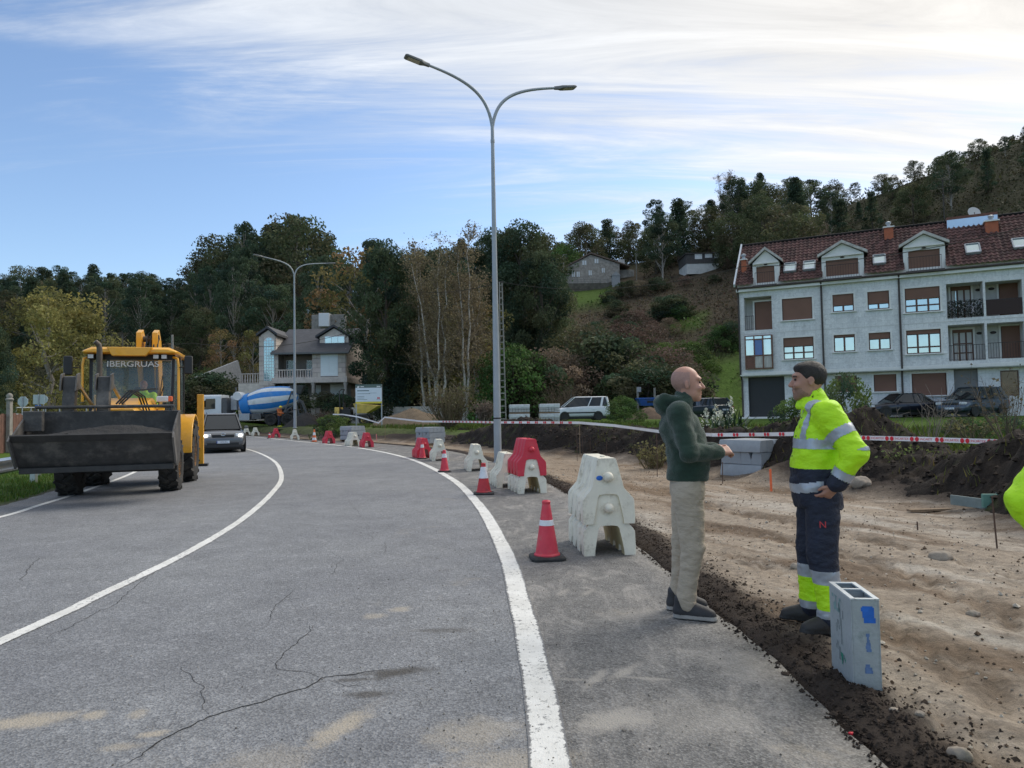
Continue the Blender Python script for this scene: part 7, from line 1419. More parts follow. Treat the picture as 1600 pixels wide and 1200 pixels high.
def block_pallets():
    WR = mat("stretch_wrap", (.62, .64, .65), .35, .22, 6, .4, 12); BK = mat("grey_block", (.45, .455, .455), .85, .15, 5)
    for (px, pt, pb, dep, lab) in ((811.5, 641, 657, 46, "lower left wrapped pallet of grey blocks beside the van"), (811.5, 626.5, 641, 46, "upper left wrapped pallet of grey blocks beside the van"), (859, 641, 657, 47, "lower right wrapped pallet of grey blocks by the van's nose"), (859, 626, 641, 47, "upper right wrapped pallet of grey blocks by the van's nose")):
        b = D(px, pb, dep); t = D(px, pt, dep); h = t.z - b.z; b.z -= D(px, 657, dep).z - TZ(b.x, dep + .6); r = empty("block_pallet", (b.x, b.y + .6, b.z), .04, lab, "pallet", "pallets of wrapped blocks"); w = 1.30; nx, nz = 7, 3; m = MB()
        for i in range(nx):
            for j in range(nz):
                for k in range(2): m.box(((i + .5 - nx / 2) * w / nx, (k - .5) * .6, .10 + (j + .5) * (h - .12) / nz), (w / nx - .02, .58, (h - .12) / nz - .02))
        tag(m.build("blocks", BK, r), kind="stuff"); m = MB(); m.box((0, 0, .045), (w, 1.2, .09)); m.build("pallet_base", WOOD, r); m = MB(); m.box((0, 0, h * .80), (w + .02, 1.22, h * .38)); m.build("wrap", WR, r, bevel=.04)
    a, b = D(998, 634, 58), D(1036, 621, 58); w = b.x - a.x + .9; R = empty("blue_skip", (a.x + w / 2, 58.6, a.z), -.03, "blue metal skip behind the man in green", "skip"); h = b.z - a.z; m = MB(); BLS = mat("skip_blue", (.025, .11, .42), .5, .2, 3, dirt=(.10, .12, .2), dscale=2, damt=.6); m.loft([[(x * w / 2 * .8, y * .6, 0) for x, y in ((-1, -1), (1, -1), (1, 1), (-1, 1))], [(x * w / 2, y * .8, h * .9) for x, y in ((-1, -1), (1, -1), (1, 1), (-1, 1))]], cap=False); m.add([(-w * .4, -.6, .01), (w * .4, -.6, .01), (w * .4, .6, .01), (-w * .4, .6, .01)], [(0, 1, 2, 3)]); m.build("body", BLS, R); m = MB()
    for (p, q) in (((-w / 2, -.82), (w / 2, -.82)), ((-w / 2, .82), (w / 2, .82)), ((-w / 2, -.82), (-w / 2, .82)), ((w / 2, -.82), (w / 2, .82))): m.bar((*p, h * .93), (*q, h * .93), .10, .10)
    m.build("rim", BLS, R); m = MB(); m.box((-.3, -.72, h * .5), (.9, .03, h * .3)); m.build("side_panel", BLK, R)
    for i, (px, pt, pb, dep, lab) in enumerate(((997, 605, 645, 60, "grey post with a small box left of the blue skip"), (1023.5, 606, 640, 61, "plain concrete post behind the blue skip"), (892, 601, 618, 66, "weathered trunk-like post on the bank above the van"))):
        b = D(px, pb, dep); t = D(px, pt, dep); m = MB(); m.box((0, 0, (t.z - b.z) / 2 - 1.3), (.16, .16, t.z - b.z + 2.6)); o = m.build("concrete_post", CONCD, None, bevel=.01, loc=b); tag(o, lab, "post", "posts on the bank")
        if i == 0: m = MB(); m.box((.1, -.12, t.z - b.z - .2), (.34, .12, .42)); m.build("meter_box", CONC, o, bevel=.01)
block_pallets()
def utility():
    b = D(786, 655, 56); t = D(783, 441, 56); z = TZ(b.x, 56); R = empty("utility_pole", (b.x, 56, z), 0, "tapered concrete utility pole with hollow web behind the tall lamp", "utility pole"); h = t.z - z
    for s in (-1, 1): m = MB(); m.bar((s * .24, 0, -.3), (s * .10, 0, h), .10, .22); m.build("flange", CONCD, R)
    for i in range(22): f = (i + .5) / 22; m = MB(); m.box((0, 0, h * f), (2 * (.24 - .14 * f) - .05, .12, .10)); m.build("web_rung", CONCD, R)
    m = MB(); m.box((0, -.02, h + .03), (.5, .12, .10)); m.build("cross_arm", STEELD, R)
    def wire(a, c, sag, lab):
        a = Vector(a); c = Vector(c); m = MB(); n = 16; pts = [a.lerp(c, i / n) - Vector((0, 0, sag * 4 * (i / n) * (1 - i / n))) for i in range(n + 1)]; pts = [p - a for p in pts]; m.tube(pts, .022, 5); o = m.build("overhead_wire", STEELD, None, loc=a); tag(o, lab, "wire", "overhead wires")
    tp = Vector((b.x, 55.9, t.z)); wire(tp, D(1163, 416, 46), 1.0, "overhead wire from the concrete pole to the apartment roof"); wire(D(1163, 416, 46), D(1640, 345, 36), .6, "overhead wire crossing in front of the attic dormers"); wire(tp, D(640, 455, 63), .4, "overhead wire from the concrete pole into the birch trees"); wire(D(600, 500, 66), D(300, 536, 62), 1.2, "overhead wire passing in front of the granite house"); wire(D(300, 536, 62), D(-30, 505, 70), 1.0, "overhead wire continuing left over the wooded slope")
    b = D(269, 640, 62); t = D(269, 523, 62); m = MB(); m.tube([(0, 0, 0), (0, 0, t.z - TZ(b.x, 62))], [.16, .10], 8); o = m.build("wooden_pole", CONCD, None, smooth=40, loc=(b.x, 62, TZ(b.x, 62))); tag(o, "thin utility pole rising behind the loader cab", "utility pole")
    for (px, pb, pt, dep, lab) in ((881.5, 448, 398, 150, "lamp pole left of the stone farmhouse"), (916.5, 420, 388, 158, "pole rising behind the farmhouse ridge"), (995, 445, 397, 150, "lamp pole right of the stone farmhouse")):
        b = D(px, pb, dep); t = D(px, pt, dep); m = MB(); m.tube([(0, 0, -3), (0, 0, t.z - b.z)], .09, 6); m.box((.3, 0, t.z - b.z), (.9, .12, .1)); o = m.build("hill_pole", CONCD, None, loc=b); tag(o, lab, "pole", "poles around the farmhouse")
utility()
SKIN = mat("skin", (.50, .255, .185), .5, .10, 25, .12, 180, sss=.06); SKIN2 = mat("skin_tanned", (.40, .205, .145), .5, .10, 25, .12, 180, sss=.06); HAIR = mat("dark_hair", (.016, .012, .010), .6, .3, 60, .6, 220); STUB = mat("shaved_scalp", (.36, .205, .165), .55, .12, 60); BEARD = mat("beard_shadow", (.265, .145, .105), .6, .2, 80); EYE = mat("eye_dark", (.03, .02, .018), .2, .1)
HIV = mat("hi_vis_yellow", (.50, .86, .006), .6, .07, 7, 1.3, 15, stretch=(1, 1, 1.5)); NAVY = mat("navy_cloth", (.014, .019, .038), .75, .2, 9, 1.5, 16, stretch=(1, 1, 1.5)); REFL = mat("reflective_tape", (.40, .43, .48), .35, .12, 12, metal=.25); GREENJ = mat("green_fleece", (.017, .042, .027), .92, .22, 30, .5, 220, sheen=.25); KHAKI = mat("khaki_cotton", (.42, .35, .27), .85, .08, 10, 1.6, 15, stretch=(1, 1, 1.6)); SHOE = mat("shoe_black", (.030, .029, .033), .65, .25, 20, .2, 60); SOLE = mat("shoe_sole", (.33, .31, .29), .7, .12, 20); BOOT = mat("work_boot", (.022, .021, .021), .6, .2, 12, .3, 50)
def vlerp(a, b, t): return tuple(a[i] + (b[i] - a[i]) * t for i in range(3))
def head_sdf(S, hc, tilt=0.0):
    ct, st = math.cos(tilt), math.sin(tilt); T = lambda x, y, z: (hc[0] + x * ct + z * st, hc[1] + y, hc[2] - x * st + z * ct)
    S.ell(T(-.018, 0, .035), (.098, .077, .094)); S.ell(T(.028, 0, -.035), (.066, .060, .086), .03); S.ell(T(.038, 0, -.075), (.050, .052, .040), .02); S.cap(T(.070, -.012, -.104), T(.070, .012, -.104), .020, .020, .02)
    S.ell(T(.070, 0, .040), (.028, .052, .014), .02); S.cap(T(.088, 0, .014), T(.112, 0, -.024), .008, .0125, .012); S.ell(T(.106, 0, -.028), (.012, .017, .009), .008)
    for s in (-1, 1): S.ell(T(.094, s * .031, .012), (.014, .015, .010), .008, 's'); S.ell(T(.078, s * .042, -.028), (.020, .018, .018), .02); S.ell(T(-.008, s * .079, -.004), (.019, .008, .033), .006); S.ell(T(.002, s * .086, -.002), (.009, .005, .018), .004, 's')
    S.ell(T(.088, 0, -.058), (.012, .025, .007), .006); S.ell(T(.087, 0, -.071), (.011, .022, .007), .006); S.ell(T(.098, 0, -.0645), (.009, .022, .0022), .002, 's'); return T
def hand_sdf(S, w, d, n, side, curl=.6):
    """w wrist, d pointing along the hand, n palm normal"""
    d = Vector(d).normalized(); n = Vector(n).normalized(); a = n.cross(d).normalized() * side; w = Vector(w); P = lambda u, v, q=0: tuple(w + d * u + a * v + n * q)
    S.cap(P(-.02, 0), P(.02, 0), .027, .026, .015)
    for v in (-.026, -.009, .009, .026): S.cap(P(.015, v * .7), P(.082, v), .017, .0145, .010)
    for v, L in ((-.030, .030), (-.011, .038), (.010, .042), (.030, .038)):
        b = Vector(P(.088, v)); c = b + (d * math.cos(curl) + n * math.sin(curl)) * L; e = c + (d * math.cos(curl * 2.3) + n * math.sin(curl * 2.3)) * L * .78; S.cap(b, c, .0098, .0092, .004); S.cap(c, e, .0092, .0078, .003)
    t0 = Vector(P(.02, .028)); t1 = t0 + (d * .7 + a * .6 + n * .35).normalized() * .042; t2 = t1 + (d * .9 + a * .05 + n * .4).normalized() * .032; S.cap(t0, t1, .014, .0115, .008); S.cap(t1, t2, .0112, .009, .003)
def person(label, loc, rz, J, top, legs, shoe, skin, hair=None, hood=False, h=1.0, helmet=None, dz=0.0, tilt=0.0, jacket_z=.97, yellow=False, group=None, torso=1.0, face=True):
    R = empty("person", loc, rz, label, "person", group); f = Vector
    sh = {s: f(J['sh' + s]) for s in 'LR'}; el = {s: f(J['el' + s]) for s in 'LR'}; wr = {s: f(J['wr' + s]) for s in 'LR'}; hp = {s: f(J['hp' + s]) for s in 'LR'}; kn = {s: f(J['kn' + s]) for s in 'LR'}; an = {s: f(J['an' + s]) for s in 'LR'}
    hc = f(J['head']); ns = (sh['L'] + sh['R']) / 2; pv = (hp['L'] + hp['R']) / 2
    pts = [*sh.values(), *el.values(), *wr.values(), *hp.values(), *kn.values(), *an.values(), hc]; lo = [min(p[i] for p in pts) - .26 for i in range(3)]; hi = [max(p[i] for p in pts) + .26 for i in range(3)]; lo[2] = max(lo[2], -.02)
    S = SDF(lo, hi, .0062 * h); T = head_sdf(S, hc, tilt); nb = ns + f((.0, 0, .03)); S.cap(nb, hc + f((-.012, 0, -.06)), .060, .056, .03)
    n = 6; S.ring([tuple(pv.lerp(ns, t)[:2]) + (pv.lerp(ns, t)[2], rx * torso, ry) for t, rx, ry in ((0, .105, .155), (.3, .098, .140), (.6, .112, .155), (.85, .105, .165), (1, .065, .120))], .03)
    for s in 'LR':
        S.cap(sh[s], el[s], .048, .040, .03); S.cap(el[s], wr[s], .040, .028, .02); S.cap(hp[s], kn[s], .078, .055, .04); S.cap(kn[s], an[s], .054, .036, .02); S.cap(an[s], an[s] + f((.05, 0, -.045)), .034, .022, .02)
        hd = J.get('hand' + s)
        if hd: hand_sdf(S, wr[s], hd[0], hd[1], hd[2], hd[3])
    V, F = S.mesh(1); mesh_np("body", V, F, skin, R, smooth=True)
    fc = V[F].mean(1); q = fc - np.array(hc)
    if hair == 'stubble':
        mk = ((q[:, 2] > -.03) & (q[:, 0] < .012) & (np.abs(q[:, 1]) > .03) & (q[:, 2] < .085) & (np.abs(q[:, 1]) < .0815)) | ((q[:, 2] > -.05) & (q[:, 0] < -.05) & (q[:, 2] < .09)); v2, f2 = submesh(V, F, mk, .0012); mesh_np("shaved_hair", v2, f2, STUB, R, smooth=True)
    elif hair:
        mk = (((q[:, 2] > .062) & (q[:, 0] < .075)) | ((q[:, 0] < .030) & (q[:, 2] > .025)) | ((q[:, 0] < -.032) & (q[:, 2] > -.045))) & ~((np.abs(q[:, 1]) > .0825)) & (np.linalg.norm(q, axis=1) < .17)
        H = SDF(np.array(hc) - .17, np.array(hc) + .17, .006); H.ell(T(-.022, 0, .042), (.101, .082, .096)); H.ell(T(.035, 0, .092), (.050, .062, .028), .03); H.ell(T(.085, 0, -.035), (.075, .12, .098), .012, 's'); H.ell(T(0.0, 0, -.125), (.2, .2, .088), .012, 's')
        for s in (-1, 1): H.ell(T(.004, s * .092, -.010), (.030, .026, .036), .008, 's')
        H.warp(lambda x, y, z: .004 * fbm(x * 60, y * 60, z * 40, 2)); v2, f2 = H.mesh(1); mesh_np("hair", v2, f2, HAIR, R, smooth=True)
        mk = (q[:, 2] < -.045) & (q[:, 2] > -.135) & (q[:, 0] > .030 + .02 * np.sin(q[:, 2] * 90)) & (np.linalg.norm(q, axis=1) < .15) & ~((np.abs(q[:, 2] + .064) < .009) & (np.abs(q[:, 1]) < .026)); v2, f2 = submesh(V, F, mk, .0009); mesh_np("beard_shadow", v2, f2, BEARD, R, smooth=True)
    if face:
        for s in (-1, 1):
            m = MB(); m.lathe([(0, -.008), (.007, -.004), (.009, 0), (.007, .004), (0, .008)], 8); e = m.build("eye", EYE, R, smooth=60); e.location = T(.0835, s * .031, .012); m = MB(); m.tube([T(.092, s * .016, .031), T(.092, s * .032, .036), T(.078, s * .050, .031)], .004, 5); m.build("eyebrow", HAIR if hair != 'stubble' else BEARD, R)
    G_ = SDF(lo, hi, .0085 * h); fold = lambda A, k: (lambda x, y, z: A * fbm(x * 7 * k, y * 7 * k, z * 11 * k, 3) - A * .8 * np.abs(fbm(x * 5 * k + 3, y * 5 * k, z * 15 * k, 2)))
    jz = jacket_z; secs = []
    for t, rx, ry in ((0.0, .142, .195), (.18, .146, .200), (.45, .146, .200), (.72, .150, .205), (.9, .130, .195), (1.02, .085, .150)):
        z = jz + (ns.z - jz) * t; c = pv.lerp(ns, max(0, (z - pv.z) / (ns.z - pv.z))); secs.append((c.x + J.get('belly', 0) * math.sin(math.pi * min(1, t / .75)), c.y, z, rx * torso, ry * .93))
    G_.ring(secs, .03)
    for s in 'LR':
        G_.cap(ns.lerp(sh[s], .5) + f((0, 0, -.012)), sh[s] + f((0, 0, -.012)), .070, .066, .05); kz = 1.18 if yellow else 1.0; G_.cap(sh[s], el[s], .069 * kz, .059 * kz, .055); G_.cap(el[s], wr[s] - (wr[s] - el[s]).normalized() * .02, .058 * kz, .048 * kz, .02); d = (wr[s] - el[s]).normalized(); G_.cap(wr[s] - d * .045, wr[s] - d * .012, .046, .046, .01)
    nk = nb + f((.005, 0, .0)); top_c = hc + f((-.012, 0, -.075))
    G_.cap(nk + f((0, 0, -.02)), nk.lerp(top_c, .62), .085, .078, .02)
    if hood: b = ns + f((-.115, 0, .045)); G_.ell(tuple(b), (.058, .115, .080), .03, R=Matrix.Rotation(rad(-25), 3, 'Y')); G_.cap(b + f((.015, -.085, .05)), nk + f((.05, -.06, .03)), .036, .03, .02); G_.cap(b + f((.015, .085, .05)), nk + f((.05, .06, .03)), .036, .03, .02); G_.ell(tuple(b + f((.045, 0, .085))), (.045, .075, .035), .015, 's')
    else:
        for a in np.linspace(0, 2 * math.pi, 30): p = nk.lerp(top_c, .50) + f((.070 * math.cos(a) + .01, .066 * math.sin(a), .012 * math.cos(a))); G_.cap(p, p + f((.018 * math.cos(a), .02 * math.sin(a), -.045)), .014, .016, .02)
    G_.cap(nk.lerp(top_c, .58), hc, .058, .064, .008, 's')
    G_.warp(fold(.014, 1.0)); V, F = G_.mesh(1); fc = V[F].mean(1).astype(float)
    def seg(P, a, b): a = np.array(a); b = np.array(b); ba = b - a; t = np.clip(((P - a) @ ba) / (ba @ ba), 0, 1); return np.linalg.norm(P - a - t[:, None] * ba, axis=1), t
    if yellow:
        mi = np.where(fc[:, 2] < 1.045, 1, 0); band = ((fc[:, 2] > 1.175) & (fc[:, 2] < 1.238)) | ((fc[:, 2] > .895 + .10 * (fc[:, 0] < .0) * 0 - .18 * (fc[:, 0] - .1)) & (fc[:, 2] < .955 - .18 * (fc[:, 0] - .1))) | ((np.abs(np.abs(fc[:, 1] - ns.y) - .112) < .027) & (fc[:, 2] > 1.2))
        slv = np.zeros(len(fc), bool)
        for s in 'LR':
            d1, t1 = seg(fc, sh[s], el[s]); d2, t2 = seg(fc, el[s], wr[s]); isl = ((d1 < .105) & (t1 > .22) & (t1 < 1) & (np.sign(fc[:, 1] - ns.y) == np.sign(sh[s].y - ns.y)) & (np.abs(fc[:, 1] - ns.y) > .135)) | ((d2 < .080) & (t2 > .0) & (np.abs(fc[:, 1] - ns.y) > .13))
            fore = isl & (d2 < d1 + .001) & (t2 > .05); upper = isl & ~fore; mi[isl] = 0; band[isl] = False; band |= upper & (t1 > .42) & (t1 < .62); mi[fore & (t2 > .74)] = 1; band |= fore & (t2 > .52) & (t2 < .74)
        j = mesh_np("jacket", V, F, [HIV, NAVY], R, smooth=True, mi=mi); v2, f2 = submesh(V, F, band, .003); mesh_np("reflective_band", v2, f2, REFL, j, smooth=True)
        yl = f((0, 1, 0)); k = np.argmin(np.abs(V[:, 1] - (ns.y + .045)) * 2 + np.abs(V[:, 2] - 1.315) * 2 - V[:, 0]); p = V[k]; Mx = Matrix.Translation((float(p[0]) + .006, float(p[1]), float(p[2]))) @ Matrix.Rotation(rad(90), 4, 'Z') @ Matrix.Rotation(rad(90), 4, 'X'); text_mesh("chest_logo", "N", .040, mat("dark_red_print", (.35, .03, .03), .6, .1), j, Mx, bold=.0)
        text_mesh("chest_text", "RNB", .018, BLK, j, Matrix.Translation((0, 0, -.034)) @ Mx, bold=.0)
        for z in (1.37, 1.25, 1.12, .99, .84): k = np.argmin(np.abs(V[:, 1] - ns.y) * 3 + np.abs(V[:, 2] - z) * 3 - V[:, 0]); m = MB(); m.lathe([(0, .004), (.007, .003), (.008, -.002)], 8, axis='x'); b = m.build("snap", BLK, j); b.location = V[k]
    else:
        j = mesh_np("jacket", V, F, top, R, smooth=True)
        if hood:
            mk = (fc[:, 2] < jz + .045); v2, f2 = submesh(V, F, mk, .002); mesh_np("hem_band", v2, f2, top, j, smooth=True)
    P_ = SDF(lo, hi, .0085 * h); P_.ring([(pv.x, pv.y, pv.z - .06, .118, .150), (pv.x, pv.y, pv.z + .05, .118, .158), (pv.x, pv.y, jz + .06, .115, .155)], .03)
    for s in 'LR': P_.cap(hp[s] + f((0, 0, -.03)), kn[s], .112, .090 if yellow else .080, .04); P_.cap(kn[s], an[s] + f((0, 0, .045)), .090 if yellow else .078, .074 if yellow else .058, .02); P_.cap(an[s] + f((0, 0, .06)), an[s] + f((.008, 0, .005)), .072 if yellow else .062, .070 if yellow else .060, .02)
    P_.warp(lambda x, y, z: (.008 if yellow else .006) * fbm(x * 6, y * 6, z * 11, 3) - (.008 if yellow else .006) * np.abs(fbm(x * 9 + 2, y * 9, z * 22 + 6 * x, 2)) * (1 + 1.2 * np.exp(-((z - .5) / .16) ** 2) + 1.0 * np.exp(-((z - .12) / .1) ** 2))); V, F = P_.mesh(1); fc = V[F].mean(1)
    if yellow:
        z = fc[:, 2]; mi = np.where(((z > .315) & (z < .40)) | ((z < .155) & (z > .105)), 1, np.where((z > .155) & (z <= .315), 2, 0)); t = mesh_np("trousers", V, F, [legs, REFL, HIV], R, smooth=True, mi=mi)
        k = np.argmin(np.abs(V[:, 2] - .70) * 3 + np.abs(V[:, 0] - hp['L'].x - .03) * 2 - V[:, 1]); p = V[k]; Mx = Matrix.Translation((float(p[0]), float(p[1]) + .006, float(p[2]))) @ Matrix.Rotation(rad(180), 4, 'Z') @ Matrix.Rotation(rad(90), 4, 'X'); text_mesh("leg_logo", "N", .06, mat("red_print_leg", (.55, .05, .06), .6, .1), t, Mx, bold=.0)
        m = MB(); m.box((hp['L'].x + .01, hp['L'].y + .078, .60), (.14, .02, .16)); m.build("cargo_pocket", legs, t, bevel=.012)
    else: mesh_np("trousers", V, F, legs, R, smooth=True)
    for s in 'LR':
        a = an[s]; d = f(J.get('toe' + s, (1, 0, 0))).normalized(); sd = d.cross(f((0, 0, 1))); g = 0.0 if J.get('gz') is None else J['gz']; Q = lambda u, v, z: tuple(f((a.x, a.y, 0)) + d * u + sd * v + f((0, 0, z + a.z - .095)))
        c = f(Q(.05, 0, .05)); B = SDF([c[0] - .24, c[1] - .24, a.z - .12], [c[0] + .24, c[1] + .24, a.z + .12], .0075 * h)
        B.cap(Q(-.045, 0, .045), Q(.15, 0, .035), .045, .040, .02); B.cap(Q(.06, 0, .05), Q(.165, .0, .034), .047, .036, .02); B.cap(Q(-.04, 0, .05), Q(-.03, 0, .125), .044, .052, .03); B.cap(Q(.02, 0, .09), Q(.12, 0, .055), .036, .03, .03); B.cap(Q(-.05, 0, .0), Q(.17, 0, .0), .046, .044, .01)
        sl, X, Y, Z = B.win([-99] * 3, [99] * 3); B.put(sl, (a.z - .095 + .002) - Z + 0 * X + 0 * Y, 0, 'x') if False else None
        B.d = np.maximum(B.d, (a.z - .093) - B.ax[2][None, None, :]); V, F = B.mesh(1); mi = (V[F].mean(1)[:, 2] < a.z - .095 + .030).astype(int); mesh_np("shoe", V, F, [shoe, SOLE if shoe == SHOE else BOOT], R, smooth=True, mi=mi)
    if helmet:
        H = MB(); H.lathe([(.150, .03), (.125, .045), (.122, .09), (.095, .14), (.04, .165), (0, .17)], 20); o = H.build("helmet", helmet, R, smooth=50); o.location = hc + f((-.01, 0, 0))
    return R
J1 = dict(head=(.010, 0, 1.632), shL=(-.055, .185, 1.435), shR=(-.060, -.185, 1.435), elL=(.00, .265, 1.165), elR=(-.005, -.265, 1.155), wrL=(.200, .075, 1.165), wrR=(.205, -.085, 1.150), hpL=(-.01, .092, .91), hpR=(-.015, -.092, .91), knL=(-.045, .10, .505), knR=(.010, -.10, .50), anL=(-.085, .12, .098), anR=(-.045, -.10, .098), toeL=(1, .12, 0), toeR=(1, -.22, 0), belly=.035,
          handR=((.8, .45, .12), (-.3, .5, -.6), -1, .8), handL=((.8, -.5, .05), (-.2, -.5, -.6), 1, .8))
g = G(1082, 961); person("bald man in a dark green hooded jacket and khaki trousers, hands together", (g.x, g.y, .002), rad(-11), J1, GREENJ, KHAKI, SHOE, SKIN, hair='stubble', hood=True, jacket_z=.955, torso=1.0)
J2 = dict(head=(.035, 0, 1.615), shL=(-.04, .195, 1.405), shR=(-.04, -.195, 1.405), elL=(-.170, .300, 1.155), elR=(-.14, -.29, 1.155), wrL=(-.06, .245, .945), wrR=(-.05, -.24, .95), hpL=(-.01, .095, .90), hpR=(-.01, -.095, .90), knL=(.005, .11, .50), knR=(.03, -.10, .50), anL=(-.03, .125, .098), anR=(.03, -.12, .098), toeL=(1, .3, 0), toeR=(1, -.25, 0), belly=.03, handL=((.6, -.35, -.7), (.4, -.8, .2), 1, .7), handR=((.6, .35, -.7), (.4, .8, .2), -1, .7))
g = G(1284, 983); w2 = person("worker in a yellow and navy reflective jacket standing with a hand on his hip", (g.x, g.y, .012), rad(169), J2, HIV, NAVY, BOOT, SKIN2, hair='short', jacket_z=.78, yellow=True, torso=1.0)
J5 = dict(J2); J5.update(head=(.14, 0, 1.6), shL=(.07, .195, 1.40), shR=(.07, -.195, 1.40), elL=(-.12, .27, 1.11), elR=(-.12, -.27, 1.11), wrL=(.03, .27, .87), wrR=(.03, -.27, .87), handL=((.2, 0, -1), (0, -1, 0), 1, .5), handR=((.2, 0, -1), (0, 1, 0), -1, .5))
person("third worker in reflective jacket, cut off by the right edge", (2.05, 2.62, 0), rad(-38), J5, HIV, NAVY, BOOT, SKIN2, hair='short', jacket_z=.80, yellow=True, h=1.5, face=False)
J3 = dict(head=(.06, 0, 1.24), shL=(.0, .19, 1.02), shR=(.0, -.19, 1.02), elL=(.12, .26, .78), elR=(.12, -.26, .78), wrL=(.36, .14, .86), wrR=(.36, -.14, .86), hpL=(0, .1, .56), hpR=(0, -.1, .56), knL=(.42, .14, .60), knR=(.42, -.14, .60), anL=(.48, .14, .20), anR=(.48, -.14, .20))
lm = Matrix.Translation(LOADER.location) @ Matrix.Rotation(LOADER.rotation_euler.z, 4, 'Z'); p = lm @ Vector((.06, 2.02, .98)); person("loader driver in a yellow jacket seen through the windscreen", p, LOADER.rotation_euler.z - rad(90), J3, HIV, NAVY, BOOT, SKIN2, h=2.0, jacket_z=.56, face=False)
J4 = dict(J1); J4.update(head=(.10, 0, 1.58), elR=(.12, -.26, 1.16), wrR=(.32, -.14, 1.10), wrL=(.30, .12, 1.1), handR=None, handL=None); p = D(437, 662, 58.5); person("worker in an orange vest and yellow helmet beside the cement mixer", (p.x, 58.5, TZ(p.x, 58.5)), rad(-20), J4, mat("orange_vest", (.42, .12, .035), .8, .15, 6), NAVY, mat("yellow_boot", (.62, .66, .02), .6, .1), SKIN2, h=2.4, jacket_z=.9, helmet=mat("helmet_yellow", (.75, .6, .03), .4, .05), face=False)
LEAF = mat("leaf", (1.28, 1.34, 1.28), .7, .25, 3, attr=True, objvar=.4, spec=.25); BARK = mat("bark", (.085, .07, .055), .9, .3, 5, .5, 20); BARKP = mat("pale_bark", (.30, .27, .235), .85, .3, 5, .4, 20); BIRK = mat("birch_bark", (.46, .43, .39), .8, .35, 6, .3, 20); TWIG = mat("twig", (1, 1, 1), .9, .2, 6, attr=True, spec=.2)
def leaf_shader():
    nt = LEAF.node_tree; b = nt.nodes["Principled BSDF"]; t = nt.nodes.new('ShaderNodeBsdfTranslucent'); m = nt.nodes.new('ShaderNodeMixShader'); m.inputs[0].default_value = .38
    nt.links.new(b.inputs['Base Color'].links[0].from_socket, t.inputs[0]); nt.links.new(b.outputs[0], m.inputs[1]); nt.links.new(t.outputs[0], m.inputs[2]); nt.links.new(m.outputs[0], nt.nodes["Material Output"].inputs[0])
leaf_shader()
def limb_path(a, b, n, jit, rg): a = np.array(a, float); b = np.array(b, float); P = np.array([a + (b - a) * t for t in np.linspace(0, 1, n)]); P[1:-1] += rg.normal(size=(n - 2, 3)) * jit; return P
def ribbons(name, segs, M, parent, col=(.1, .08, .06), seed=0):
    """thin crossed strips for twigs: (a, b, wa, wb)"""
    rg = np.random.default_rng(seed); A = np.array([s[0] for s in segs]); B = np.array([s[1] for s in segs]); wa = np.array([s[2] for s in segs])[:, None]; wb = np.array([s[3] for s in segs])[:, None]; d = B - A; d /= np.linalg.norm(d, axis=1)[:, None] + 1e-9; u = np.cross(d, rg.normal(size=d.shape)); u /= np.linalg.norm(u, axis=1)[:, None] + 1e-9; w = np.cross(d, u); V = []; n = len(A)
    for k in range(3): a = 2 * math.pi * k / 3; o = u * math.cos(a) + w * math.sin(a); V += [A + o * wa, B + o * wb]
    V = np.stack(V, 1).reshape(-1, 3); i = np.arange(n)[:, None] * 6; F = np.vstack([i + np.array([[0, 2, 3, 1]]), i + np.array([[2, 4, 5, 3]]), i + np.array([[4, 0, 1, 5]])]); c = np.repeat(np.array(col)[None] * rg.uniform(.6, 1.4, (n, 1)), 6, 0); return mesh_np(name, V, F, M, parent, colors=c)
def leaves(P, s, col, rg, aspect=1.5, droop=0.0):
    n = len(P); s = s * rg.uniform(.6, 1.4, n); a = rg.normal(size=(n, 3)); a[:, 2] -= droop; a /= np.linalg.norm(a, axis=1)[:, None]; b = np.cross(a, rg.normal(size=(n, 3))); b /= np.linalg.norm(b, axis=1)[:, None]; A = a * (s * aspect)[:, None]; B = b * s[:, None] * .5; c = np.cross(a, b) * (s * .2)[:, None]
    return np.stack([P - A * .5, P + B + c, P + A * .5, P - B + c], 1).reshape(-1, 3), np.repeat(col, 4, 0)
